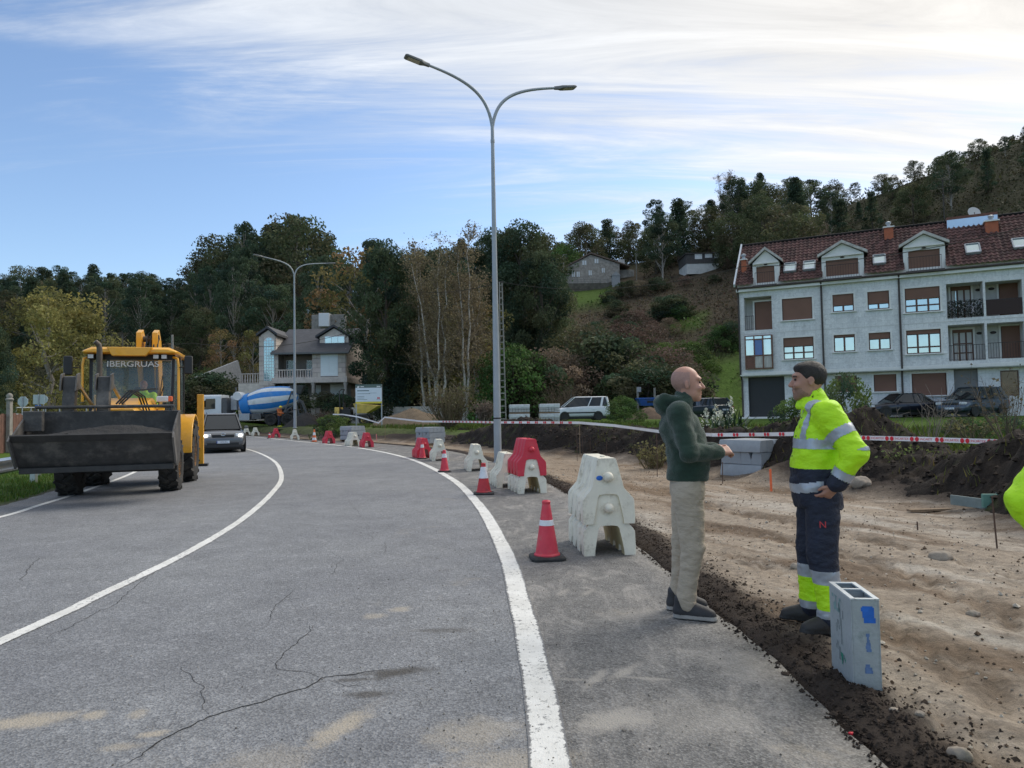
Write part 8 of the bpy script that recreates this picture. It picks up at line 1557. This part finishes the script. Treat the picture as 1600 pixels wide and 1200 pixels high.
def proto(kind, seed, H, R, base, ncl, clr, nl, ls, cols, trunk=.2, bark=BARK, shape=1.0, droop=0.0, limbs=True):
    """a tree prototype: trunk mesh + crown mesh of small leaf faces in clumps (objects kept for copying)"""
    rg = np.random.default_rng(seed); C = []
    for i in range(ncl):
        t = (i + rg.uniform(0, 1)) / ncl; z = H * (base + (1 - base) * t * .97); env = {'oak': math.sqrt(max(0, 1 - (2 * t - .9) ** 2 * .8)), 'euc': .45 + .55 * math.sin(math.pi * min(1, t * 1.0 + .05)), 'cone': 1.05 - t, 'bush': math.sqrt(max(.05, 1 - t * t))}[kind]
        a = i * 2.4 + rg.uniform(-.5, .5); r = R * env * math.sqrt(rg.uniform(.25, 1.0)); C.append((r * math.cos(a), r * math.sin(a), z))
    C = np.array(C); segs = MB(); top = np.array([rg.normal() * .3, rg.normal() * .3, H * .93])
    tp = limb_path((0, 0, -.8), top, 7, trunk * .6, rg); segs.tube(tp, [trunk * (1.15 - .95 * k / 6) for k in range(7)], 7)
    if limbs:
        for c in C[::max(1, ncl // 16)]:
            k = min(.9, max(.12, (c[2] - .25 * H * rg.uniform(.3, 1)) / H)); p0 = tp[0] + (tp[-1] - tp[0]) * k; segs.tube(limb_path(p0, c, 4, .12 * clr, rg), [trunk * .38, trunk * .28, trunk * .18, trunk * .06], 5)
    tr = segs.build("trunk", bark, None, smooth=60); tr.parent = None
    L = []; Cc = []
    for j, c in enumerate(C):
        m = max(4, int(nl / ncl * rg.uniform(.6, 1.4))); d = rg.normal(size=(m, 3)); d /= np.linalg.norm(d, axis=1)[:, None]; q = clr * rg.uniform(.7, 1.25); L.append(c + d * (q * rg.uniform(.35, 1, (m, 1)) ** .6) * np.array([1, 1, .72]))
        base_c = np.array(cols[rg.integers(len(cols))]) * rg.uniform(.62, 1.3); Cc.append(base_c * rg.uniform(.7, 1.3, (m, 1)))
    V, cc = leaves(np.vstack(L), ls, np.vstack(Cc), rg, 1.6, droop); cr = mesh_np("crown", V, np.arange(len(V)).reshape(-1, 4), LEAF, None, colors=cc); return tr, cr, H
PROT = {}
DK = [(.042, .066, .040), (.054, .080, .048), (.036, .060, .042), (.068, .084, .046)]; OAK = [(.064, .080, .040), (.082, .088, .046), (.055, .072, .036), (.098, .090, .055)]; AUT = [(.181, .140, .058), (.140, .124, .049), (.198, .124, .063)]; BRN = [(.140, .102, .078), (.118, .092, .070), (.165, .120, .088)]; GRN = [(.074, .124, .036), (.059, .099, .036), (.099, .140, .046)]; YEL_ = [(.24, .185, .065), (.18, .150, .058), (.21, .175, .07), (.14, .125, .05)]
def getp(key):
    if key in PROT: return PROT[key]
    k, s = key.split('#'); s = int(s)
    a = dict(euc=lambda: proto('euc', 10 + s, 22, 4.6, .34, 30, 1.75, 7500, .25, DK, .26, BARKP, droop=.7), oak=lambda: proto('oak', 20 + s, 13, 5.0, .12, 38, 1.7, 8500, .215, OAK, .28), cone=lambda: proto('cone', 30 + s, 15, 3.2, .08, 34, 1.25, 6500, .215, DK, .22), aut=lambda: proto('oak', 40 + s, 10, 3.6, .10, 26, 1.3, 5000, .16, AUT, .16, BARKP), brn=lambda: proto('bush', 50 + s, 5, 3.0, .02, 26, 1.1, 6000, .105, BRN, .08), bush=lambda: proto('bush', 60 + s, 4, 2.4, .02, 26, .95, 6500, .115, OAK + DK, .08), green=lambda: proto('bush', 70 + s, 4, 2.4, .02, 26, .95, 6500, .11, GRN, .08), yel=lambda: proto('oak', 80 + s, 9.5, 4.4, .06, 52, 1.25, 24000, .125, YEL_, .22, BARKP), ever=lambda: proto('oak', 90 + s, 16, 3.9, .03, 64, 1.35, 27000, .15, DK + OAK[:2], .3), shrub=lambda: proto('bush', 100 + s, 1.6, 1.3, .02, 22, .42, 4200, .06, GRN + DK, .03))[k]()
    for o in a[:2]: COL.objects.unlink(o)
    PROT[key] = a; return a
def plant(name, key, x, y, H, wf, label, cat, group=None, rz=None, rg=random, z=None):
    tr, cr, H0 = getp(key); s = H / H0; z = TZ(x, y) if z is None else z; R = empty(name, (x, y, z), rg.uniform(0, 6.28) if rz is None else rz, label, cat, group); R.scale = (s * wf, s * wf, s)
    for o in (tr, cr): c = o.copy(); COL.objects.link(c); c.parent = R
    return R
def plant_px(name, key, px, top, dep, wf, label, cat, group=None):
    x = D(px, 600, dep).x; z = TZ(x, dep); H = D(px, top, dep).z - z; return plant(name, key, x, dep, H, wf, label, cat, group)
rgt = random.Random(5); SKY = np.array([(-80, 430), (0, 433), (40, 416), (75, 412), (110, 408), (150, 414), (200, 420), (245, 426), (290, 428), (310, 402), (335, 385), (360, 362), (385, 340), (410, 350), (430, 338), (455, 332), (475, 345), (500, 360), (520, 385), (545, 397), (565, 376), (590, 372), (620, 392), (660, 385), (700, 372), (760, 362), (800, 352), (840, 366), (880, 365), (905, 350), (940, 314), (975, 342), (1010, 322), (1055, 288), (1090, 296), (1120, 305), (1150, 270), (1175, 250), (1215, 270), (1250, 262), (1290, 275), (1330, 292), (1380, 282), (1420, 258), (1450, 262), (1500, 228), (1540, 222), (1580, 208), (1620, 214), (1700, 205)], float)
def open_zone(px, r): return (735 < px < 1170 and 60 < r < 122 and px > 735) or (855 < px < 1010 and 120 < r < 163) or (1050 < px < 1130 and 118 < r < 150) or (380 < px < 640 and r < 100) or (1000 < px < 1180 and r < 135) or (px > 1150 and r < 78) or (px < 400 and r < 112)
def forest():
    n = 0
    for row, f in enumerate((1.0, .90, .80, .71, .62, .54, 1.06)):
        px = -90 + 9 * row
        while px < 1700:
            r1 = float(np.interp(px, HP, HR1)); d = r1 * f * rgt.uniform(.96, 1.04); y = d * .985; step = rgt.uniform(5.0, 7.5) * 1110 / d; x = D(px, 600, y).x; r = math.hypot(x, y)
            if not open_zone(px, r) and not (px > 1250 and row >= 4):
                tall = 300 < px < 600; kind = 'oak' if row == 6 else rgt.choice(['euc', 'euc', 'cone', 'oak']) if px < 800 else rgt.choice(['euc', 'oak', 'oak', 'cone', 'oak']); key = f"{kind}#{rgt.randint(0, 2)}"
                z = TZ(x, y); sky = float(np.interp(px, SKY[:, 0], SKY[:, 1])) + rgt.uniform(-3, 16) + (14 if rgt.random() < .3 else 0); Hs = D(px, sky, y).z - z; H = {'euc': 19, 'oak': 11, 'cone': 13}[kind] * rgt.uniform(.8, 1.2)
                if row == 0 or (tall and row < 3): H = min(max(Hs, 5), 30)
                else: H = min(H, max(4, Hs - 1))
                lab, grp = (("dark tree in the wood on the far left hill", "trees on the left hill") if px < 300 else ("tall dark eucalyptus stand tree behind the granite house", "trees behind the granite house") if px < 620 else ("dark woodland tree on the ridge behind the stone farmhouse", "trees behind the farmhouse") if px < 1150 else ("woodland tree on the hill behind the apartment building", "trees behind the apartments"))
                plant("woodland_tree", key, x, y, H, rgt.uniform(.85, 1.25) * (1.0 if kind != 'euc' else min(1.35, max(.8, 15 / H))), lab, "tree", grp, rg=rgt, z=z - .3); n += 1
            px += step
forest()
for (key, px, top, dep, wf, nm, lab, cat, grp) in (
    ('yel#0', 78, 462, 62, 1.02, "yellowing_tree", "broad tree with yellowing olive foliage left of the loader", "tree", None), ('ever#1', -8, 515, 44, .62, "evergreen_tree", "dense green tree cut off by the left edge", "tree", None), ('ever#0', 606, 385, 66, .82, "evergreen_tree", "dark ivy-clad tree covering the right end of the granite house", "tree", None), ('ever#2', 655, 400, 72, .9, "evergreen_tree", "dark tree just left of the birches", "tree", None), ('ever#1', 822, 352, 84, 1.0, "evergreen_tree", "tall dark tree right of the lamp post, tallest of its group", "tree", None), ('ever#0', 780, 362, 88, .9, "evergreen_tree", "dark tree half hidden behind the tall lamp post", "tree", None), ('ever#2', 848, 395, 80, .8, "evergreen_tree", "lower dark tree beside the green field", "tree", None), ('aut#0', 575, 395, 92, 1.1, "autumn_tree", "reddish brown tree top behind the ivy-clad tree", "tree", None), ('aut#1', 720, 470, 70, 1.2, "autumn_tree", "brown-leaved tree right of the birches", "tree", None), ('aut#2', 345, 515, 86, .95, "autumn_tree", "yellow-brown willow on the slope behind the mixer", "tree", "autumn trees on the slope"), ('aut#0', 395, 520, 92, .9, "autumn_tree", "smaller yellow-brown tree beside the granite house", "tree", "autumn trees on the slope"), ('aut#1', 268, 540, 84, .9, "autumn_tree", "yellow-brown tree rising behind the loader boom", "tree", "autumn trees on the slope"),
    ('bush#0', 328, 585, 70, 1.5, "dark_bush", "dark round bush left of the mixer cab", "bush", "bushes"), ('bush#1', 296, 592, 69, 1.2, "dark_bush", "dark bush behind the grey car's roof", "bush", "bushes"), ('cone#1', 473, 600, 66, 1.3, "conical_shrub", "clipped conical shrub beside the far lamp post", "bush", "bushes"), ('bush#2', 508, 616, 65.6, 1.6, "hedge_bush", "left hedge bush over the garden wall", "bush", "bushes"), ('bush#0', 532, 618, 65.6, 1.5, "hedge_bush", "right hedge bush over the garden wall", "bush", "bushes"), ('green#0', 800, 545, 64, 1.0, "green_bush", "dark green bush right of the concrete pole", "bush", "bushes"), ('bush#1', 830, 560, 66, 1.1, "green_bush", "bush behind the wrapped block pallets", "bush", "bushes"), ('brn#0', 862, 548, 68, 1.1, "brown_thicket", "reddish brown thicket above the block pallets", "bush", "bare thickets"), ('brn#1', 893, 560, 70, 1.0, "brown_thicket", "brown thicket above the white van", "bush", "bare thickets"), ('bush#2', 925, 520, 74, 1.2, "green_bush", "large dark bush above the van's rear", "bush", "bushes"), ('bush#0', 965, 530, 72, 1.2, "green_bush", "dark bush left of the blue skip", "bush", "bushes"), ('brn#2', 990, 505, 84, 1.5, "brown_thicket", "wide brown thicket on the slope above the skip", "bush", "bare thickets"), ('brn#0', 1040, 545, 72, 1.3, "brown_thicket", "brown thicket above the bald man's head", "bush", "bare thickets"), ('bush#1', 1010, 570, 66, 1.5, "green_bush", "bush directly behind the blue skip", "bush", "bushes"), ('bush#2', 1065, 575, 66, 1.5, "green_bush", "bush behind the bald man's head", "bush", "bushes"), ('green#1', 1130, 510, 84, 1.3, "green_bush", "bush beside the left end of the apartment building", "bush", "bushes"), ('bush#0', 955, 455, 126, 1.5, "hill_bush", "dark bush at the right end of the green field", "bush", "bushes on the hillside"), ('bush#1', 985, 440, 128, 1.6, "hill_bush", "bush below the farmhouse wing", "bush", "bushes on the hillside"), ('bush#2', 1030, 435, 126, 1.7, "hill_bush", "bush on the slope between the two hill houses", "bush", "bushes on the hillside"), ('brn#1', 1075, 432, 126, 1.7, "hill_bush", "brown bush below the hillside cabin", "bush", "bushes on the hillside"), ('bush#0', 1120, 430, 124, 1.7, "hill_bush", "bush between the cabin and the apartments", "bush", "bushes on the hillside"), ('green#2', 885, 385, 156, .9, "hill_bush", "bright green bush left of the farmhouse", "bush", "bushes on the hillside"),
    ('green#1', 974, 622, 45, 1.35, "round_bush", "round grey-green bush in front of the van's rear", "bush", None), ('shrub#0', 1318, 590, 27, .6, "leafy_shrub", "tall leafy shrub behind the yellow-jacketed worker's head", "bush", "shrubs by the parking"), ('shrub#1', 1243, 622, 27, .9, "leafy_shrub", "dark shrub in front of the worker's chest", "bush", "shrubs by the parking"), ('shrub#2', 1500, 655, 19, 1.3, "scrub", "left scrub growing before the people carrier", "bush", "shrubs by the parking"), ('shrub#0', 1560, 650, 18, 1.3, "scrub", "right scrub growing before the people carrier", "bush", "shrubs by the parking"), ('shrub#1', 520, 650, 45, 1.2, "brown_shrub", "low shrub between the mixer and the works sign", "bush", None)):
    plant_px(nm, key, px, top, dep, wf, lab, cat, grp)
for k in range(46):
    px = rgt.uniform(738, 1160); r = rgt.uniform(74, 158); x = D(px, 600, r).x
    if patch(np.array([px]), np.array([r]), 852, 962, 122, 165, 8, 3)[0] > .1 or patch(np.array([px]), np.array([r]), 1060, 1135, 118, 150, 8, 3)[0] > .1: continue
    plant("hill_bush", rgt.choice(['bush', 'bush', 'green', 'brn']) + f"#{rgt.randint(0, 2)}", x, r, rgt.uniform(1.6, 3.6), rgt.uniform(1.0, 1.6), "low rounded bush scattered over the bracken slope behind the van", "bush", "scattered bushes on the bracken slope", rg=rgt)
def birch(px, top, dep, seed, label):
    x = D(px, 600, dep).x; z = TZ(x, dep); H = D(px, top, dep).z - z; rg = np.random.default_rng(seed); R = empty("birch_tree", (x, dep, z), 0, label, "tree", "bare birch trees"); m = MB(); tw = []; ends = []
    for s in range(rg.integers(2, 4)):
        t = np.array([rg.normal() * 1.0, rg.normal() * .8, H * rg.uniform(.86, 1.0)]); P = limb_path((rg.normal() * .25, rg.normal() * .2, -.3), t, 9, .12, rg); m.tube(P, [.13 * (1.1 - .95 * k / 8) for k in range(9)], 7)
        for k in range(46):
            f = rg.uniform(.22, 1.0); i = min(7, int(f * 8)); p = P[i] + (P[i + 1] - P[i]) * (f * 8 - i); a = rg.uniform(0, 6.28); L = H * .20 * (1.15 - f * .75) * rg.uniform(.6, 1.2); e = p + np.array([math.cos(a) * .62, math.sin(a) * .62, .78]) * L; tw.append((p, e, .022, .008))
            for q in range(8):
                g = p + (e - p) * rg.uniform(.3, 1); v = rg.normal(size=3); v[2] = abs(v[2]) * .4 + .1; e2 = g + v * L * .22; tw.append((g, e2, .010, .004)); ends.append(e2)
                for _ in range(2): e3 = g + (e2 - g) * .6 + rg.normal(size=3) * L * .10; tw.append((g + (e2 - g) * .6, e3, .006, .003)); ends.append(e3)
    m.build("trunk", BIRK, R, smooth=60); ribbons("twigs", tw, TWIG, R, (.235, .195, .15), seed)["kind"] = "stuff"
    E_ = np.array(ends); E_ = E_[rg.random(len(E_)) < .85]; E_ = np.vstack([E_, E_ + rg.normal(size=E_.shape) * .25]); V, cc = leaves(E_, .11, np.array([(.165, .130, .080)]) * rg.uniform(.5, 1.5, (len(E_), 1)), rg); mesh_np("crown", V, np.arange(len(V)).reshape(-1, 4), LEAF, R, colors=cc)["kind"] = "stuff"
birch(725, 358, 63, 1, "tallest bare birch with white stems left of the lamp post"); birch(668, 372, 65, 2, "left bare birch of the group"); birch(690, 395, 62, 3, "middle bare birch of the group"); birch(752, 410, 66, 4, "bare birch right behind the lamp post"); birch(1140, 268, 165, 5, "bare tree on the skyline left of the apartments")
def dry(px, bot, top, dep, w, n, col, label, seed, leaf=None):
    b = D(px, bot, dep); H = D(px, top, dep).z - b.z; rg = np.random.default_rng(seed); R = empty("dry_shrub", (b.x, dep, b.z - .05), 0, label, "shrub", "dry twiggy plants"); tw = []; en = []
    for k in range(n):
        a = rg.uniform(0, 6.28); e = np.array([math.cos(a) * w * rg.uniform(.1, 1), math.sin(a) * w * rg.uniform(.1, .8), H * rg.uniform(.5, 1.0)]); p0 = np.array([e[0] * .15, e[1] * .15, 0]); mid = (p0 + e) / 2 + rg.normal(size=3) * w * .06; s = .004 + .0002 * dep; tw += [(p0, mid, s * 1.4, s), (mid, e, s, s * .5)]
        for q in range(5): g = mid + (e - mid) * rg.uniform(0, 1); h = g + rg.normal(size=3) * H * .10 + np.array([0, 0, H * .08]); tw.append((g, h, s * .6, s * .3)); en.append(h)
    ribbons("stems", tw, TWIG, R, col, seed)["kind"] = "stuff"
    if leaf is not None: en = np.array(en); V, cc = leaves(en, .02 + .0016 * dep, np.array([leaf]) * rg.uniform(.5, 1.4, (len(en), 1)), rg); mesh_np("foliage", V, np.arange(len(V)).reshape(-1, 4), LEAF, R, colors=cc)["kind"] = "stuff"
dry(700, 668, 598, 41, 1.9, 170, (.19, .155, .10), "grey-green leafless willow shrub before the brown sand heap", 3, (.13, .13, .06)); dry(508, 672, 640, 46, 1.0, 90, (.10, .075, .06), "dark bare shrub left of the far kerb stack", 4); dry(757, 662, 627, 40, .7, 130, (.21, .165, .135), "dry brown clump left of the lamp post", 5, (.17, .13, .105)); dry(1022, 742, 690, 17.3, .55, 50, (.16, .13, .07), "dry weeds behind the green jacket", 6, (.15, .14, .06)); dry(1452, 700, 600, 13.6, .9, 16, (.20, .17, .14), "tall thin bare weeds before the parked saloon", 7); dry(1575, 690, 580, 14, .9, 22, (.16, .125, .09), "thorny bare stems at the right edge", 8, (.10, .09, .05)); dry(1520, 688, 645, 15, .9, 40, (.15, .13, .085), "dense dry weeds on the heap before the people carrier", 9, (.12, .115, .05)); dry(1430, 735, 690, 12.2, .6, 40, (.14, .12, .07), "dry weeds in the gap of the soil heap", 10, (.15, .17, .06)); dry(880, 656, 600, 62, 2.0, 80, (.15, .115, .085), "bare stems on the bank above the pallets", 11)
def yucca():
    c = D(1138, 690, 22.5); z = max(TZ(c.x, 22.5), .45); R = empty("yucca", (c.x, 22.5, z), 0, "yucca with white flower spikes behind the near kerb stack", "plant"); rg = np.random.default_rng(2); YG = [mat(f"yucca_leaf_{k}", q, .5, .2, 4) for k, q in enumerate(((.040, .072, .036), (.058, .095, .045), (.028, .052, .030)))]
    for k in range(110):
        a = rg.uniform(0, 6.28); el = rg.uniform(.15, 1.45); L = rg.uniform(.55, .95); o = np.array([rg.normal() * .32, rg.normal() * .2, rg.uniform(.05, .35)]); d = np.array([math.cos(a) * math.cos(el), math.sin(a) * math.cos(el), math.sin(el)]); s = np.array([-math.sin(a), math.cos(a), 0]) * .028; m = MB(); pts = [o, o + d * L * .5, o + d * L + np.array([0, 0, -.12 * math.cos(el)])]; m.add([pts[0] - s * .6, pts[0] + s * .6, pts[1] + s, pts[2], pts[1] - s], [(0, 1, 2, 4), (4, 2, 3)]); m.build("leaf", YG[k % 3], R, recalc=False)
    FW = mat("yucca_flower", (.74, .72, .58), .6, .1, 9)
    for (px, top, bot) in ((1117, 632, 662), (1141, 619, 660), (1104, 638, 668), (1126, 640, 664)):
        a = D(px, bot, 22.5); b = D(px, top, 22.5); o = np.array([a.x - c.x, rg.normal() * .1, a.z - z]); e = np.array([b.x - c.x, o[1], b.z - z]); m = MB(); m.tube([(o[0], o[1], .2), o, e], [.018, .014, .006], 5); st = m.build("flower_stalk", YG[1], R); n = 80; t = rg.uniform(0, 1, n)[:, None]; P = o + (e - o) * t + rg.normal(size=(n, 3)) * (.10 * (1.1 - t)); leaf_quads("flower", P, .055, FW, st, int(px))
yucca()
def undergrowth():
    rg = np.random.default_rng(8); n = 90000; px = rg.uniform(-120, 1700, n); r = rg.uniform(72, 178, n); a = np.arctan((px - 800) / FPX); x = r * np.sin(a); y = r * np.cos(a); P = np.column_stack([x, y, terrain(x, y)]); c = ground_colour(x, y); gr = (c[:, 1] > .115) & (c[:, 0] < .1); keep = ~(gr & (rg.random(n) < .93)) & ~((px > 395) & (px < 590) & (r < 84)) & ~((px > 862) & (px < 1010) & (r > 146) & (r < 165)) & ~((px > 1060) & (px < 1125) & (r > 134) & (r < 150)); cl = fbm(x / 5, y / 5, 3, 2); P[:, 2] += np.maximum(0, rg.uniform(0, 1, n) * (.7 + 1.6 * cl)); P, c = P[keep], c[keep]; c = c * rg.uniform(.55, 1.35, (len(c), 1)) * (1 + .3 * rg.normal(size=(len(c), 3)) * .3); V, cc = leaves(P, rg.uniform(.15, .36, len(P)), np.clip(c, .01, 1), rg, 1.3); tag(mesh_np("undergrowth", V, np.arange(len(V)).reshape(-1, 4), LEAF, None, colors=cc), "brown bracken and low green scrub covering the hillside", "undergrowth", kind="stuff")
undergrowth()
def blades(name, P, h, w, col, label, seed):
    rg = np.random.default_rng(seed); n = len(P); a = rg.uniform(0, 6.28, n); s = np.column_stack([np.cos(a), np.sin(a), 0 * a]) * w; hh = h * rg.uniform(.4, 1.2, n); t = np.column_stack([rg.normal(size=n) * .35, rg.normal(size=n) * .35, np.ones(n)]) * hh[:, None]; V = np.stack([P - s, P + s, P + t], 1).reshape(-1, 3); c = np.array(col) * rg.uniform(.55, 1.4, (n, 1)); c[:, 0] *= rg.uniform(.8, 1.5, n); tag(mesh_np(name, V, np.arange(3 * n).reshape(-1, 3), LEAF, None, colors=np.repeat(c, 3, 0)), label, "grass", kind="stuff")
def grass():
    rg = np.random.default_rng(9); n = 26000; t = rg.uniform(0, 1, n) ** 1.3; y = 6 + 26 * t; e = by_y(EDGE_L, y)[:, 0]; x = e - rg.uniform(.12, 4.6, n); k = fbm(x / .7, y / .7, 2, 2) > -.25; x, y = x[k], y[k]; blades("verge_grass", np.column_stack([x, y, np.full(len(x), .0)]), .13, .012, (.065, .115, .022), "short green grass on the left verge by the guard rail", 1)
    n = 30000; y = rg.uniform(10, 56, n); s = rg.uniform(2.6, 16, n); x = by_y(BANK, y)[:, 0] + s; z = terrain(x, y); k = (fbm(x / 1.6, y / 1.6, 4, 2) > -.2); x, y, z = x[k], y[k], z[k]; blades("meadow_grass", np.column_stack([x, y, z]), .24, .03, (.062, .105, .022), "green grass behind the soil heaps", 2)
    n = 9000; y = rg.uniform(3, 34, n); x = by_y(BANK, y)[:, 0] + rg.uniform(.2, 3.2, n); k = fbm(x / .8, y / .8, 14, 3) > .16; x, y = x[k], y[k]; blades("heap_grass", np.column_stack([x, y, heap_z(x, y)]), .13, .010, (.085, .100, .030), "tufts of grass left on the dark soil heaps", 3)
grass()
def lumps(name, P, s, col, label, cat, seed):
    """small irregular faceted lumps merged into one mesh"""
    rg = np.random.default_rng(seed); n = len(P); B = np.array([(1, 0, 0), (-1, 0, 0), (0, 1, 0), (0, -1, 0), (0, 0, .8), (0, 0, -.8)], float); T = np.array([(0, 2, 4), (2, 1, 4), (1, 3, 4), (3, 0, 4), (2, 0, 5), (1, 2, 5), (3, 1, 5), (0, 3, 5)]); V = B[None] * (s[:, None, None] * rg.uniform(.55, 1.35, (n, 6, 1))); a = rg.uniform(0, 6.28, n); c, q = np.cos(a)[:, None], np.sin(a)[:, None]; V = np.stack([V[..., 0] * c - V[..., 1] * q, V[..., 0] * q + V[..., 1] * c, V[..., 2]], -1) + P[:, None, :]; F = (np.arange(n)[:, None, None] * 6 + T[None]).reshape(-1, 3); cc = np.repeat(col, 6, 0); tag(mesh_np(name, V.reshape(-1, 3), F, SOIL, None, smooth=True, ang=60, colors=cc), label, cat, kind="stuff")
def scatter():
    rg = np.random.default_rng(10); n = 15000; y = 2.3 + 14 * rg.uniform(0, 1, n) ** 1.6; off = np.abs(rg.normal(size=n)) * .24 + .02; x = by_y(EDGE_R, y)[:, 0] + off - .08 * (rg.random(n) < .25); z = np.where(off > .1, dirt_z(x, y), .004); s = rg.uniform(.003, .011, n) * (1 + 1.3 * (rg.random(n) < .05)); lumps("soil_crumbs", np.column_stack([x, y, z]), s, np.array([(.040, .030, .024)]) * rg.uniform(.6, 1.8, (n, 1)), "dark crumbs of soil along the broken asphalt edge", "soil", 1)
    n = 3800; y = 2.3 + 16 * rg.uniform(0, 1, n) ** 1.4; t = rg.uniform(0, 1, n); a = by_y(EDGE_R, y)[:, 0] + .4; b = by_y(BANK, y)[:, 0]; x = a + (b - a) * t; s = rg.uniform(.004, .014, n) * (1 + 1.4 * (rg.random(n) < .02)); pale = rg.random(n) < .45; c = np.where(pale[:, None], np.array([(.44, .40, .34)]), np.array([(.15, .105, .07)])) * rg.uniform(.6, 1.3, (n, 1)); lumps("gravel", np.column_stack([x, y, dirt_z(x, y) + s * .3]), s, c, "loose gravel and small clods on the bare earth", "gravel", 2)
    n = 6000; y = rg.uniform(4, 30, n); x = by_y(BANK, y)[:, 0] + rg.uniform(-.3, 3.0, n); s = rg.uniform(.012, .05, n) * (1 + .8 * (rg.random(n) < .08)); lumps("soil_clods", np.column_stack([x, y, heap_z(x, y)]), s, np.array([(.032, .024, .019)]) * rg.uniform(.6, 2.0, (n, 1)), "dark clods covering the soil heaps", "soil", 3)
    n = 1400; y = 2.3 + 12 * rg.uniform(0, 1, n) ** 1.5; x = by_y(LINE_R, y)[:, 0] + rg.normal(size=n) * .9; k = x < by_y(EDGE_R, y)[:, 0]; x, y = x[k], y[k]; s = rg.uniform(.002, .006, len(x)); lumps("road_grit", np.column_stack([x, y, np.full(len(x), .004)]), s, np.array([(.26, .235, .20)]) * rg.uniform(.3, 1.4, (len(x), 1)), "scattered grit on the hard shoulder", "grit", 4)
    RK = mat("rock", (.30, .255, .205), .9, .25, 6, .6, 25)
    for k, (px, py, sz, lab) in enumerate(((1346, 774, .17, "large brown rock at the toe of the soil bank"), (1243, 888, .05, "small pale stone left of the yellow-jacketed worker's leg"), (1470, 878, .10, "flat pale stone in the rutted dirt"), (1520, 957, .045, "dark stone in the dirt right of the steel mould"), (1397, 1120, .022, "pale round pebble below the steel mould"), (1437, 1119, .024, "white pebble right of the mould's foot"), (1500, 1188, .05, "dark stone at the bottom right"), (1330, 1147, .012, "tiny red fragment on the asphalt edge"))):
        g = G(px, py, .0); S = SDF([-sz * 1.6] * 3, [sz * 1.6] * 3, sz / 9); S.ell((0, 0, 0), (sz, sz * .8, sz * .62)); S.warp(lambda x, y, z: sz * .28 * fbm(x / sz * 1.3 + k, y / sz * 1.3, z / sz * 1.3, 3)); V, F = S.mesh(1); o = mesh_np("stone", V, F, REDP if k == 7 else RK, None, smooth=True); gz = float(dirt_z(np.array([g.x]), np.array([g.y]))[0]) if k != 7 else 0; o.location = (g.x, g.y, gz + sz * .25); tag(o, lab, "stone", "loose stones in the works")
scatter()
def heap(px, py, dep, rx, ry, h, col, label, seed):
    c = D(px, py, dep); z = TZ(c.x, dep); n = 60; u = np.linspace(-1.15, 1.15, n); X, Y = np.meshgrid(u * rx, u * ry, indexing='ij'); q = np.hypot(X / rx, Y / ry); Z = h * np.clip(1 - q ** 1.35, -.1, 1) * (1 + .18 * fbm(X / rx * 2 + seed, Y / ry * 2, 0, 3)) + .03 * fbm(X / .25, Y / .25, seed, 3) - .06; i, j = np.meshgrid(np.arange(n - 1), np.arange(n - 1), indexing='ij'); F = np.stack([i * n + j, (i + 1) * n + j, (i + 1) * n + j + 1, i * n + j + 1], -1).reshape(-1, 4); V = np.stack([X, Y, Z], -1).reshape(-1, 3); o = mesh_np("soil_heap", V, F, SOIL, None, smooth=True, colors=np.array([col]) * np.ones((n * n, 1))); o.location = (c.x, dep, z); tag(o, label, "soil heap", "heaps of sand and soil")
heap(645, 655, 49, 3.2, 2.2, 1.25, (.165, .125, .085), "wide brown sand heap right of the works sign", 1); heap(478, 664, 58, 1.9, 1.3, 1.2, (.045, .042, .040), "dark gravel heap behind the mixer chute", 2); heap(1015, 650, 55, 2.0, 1.4, 1.0, (.15, .105, .075), "brown earth heap under the blue skip", 3); heap(610, 682, 37.5, 1.6, .7, .35, (.07, .05, .04), "low row of dug roots and soil left of the middle kerb stack", 4)
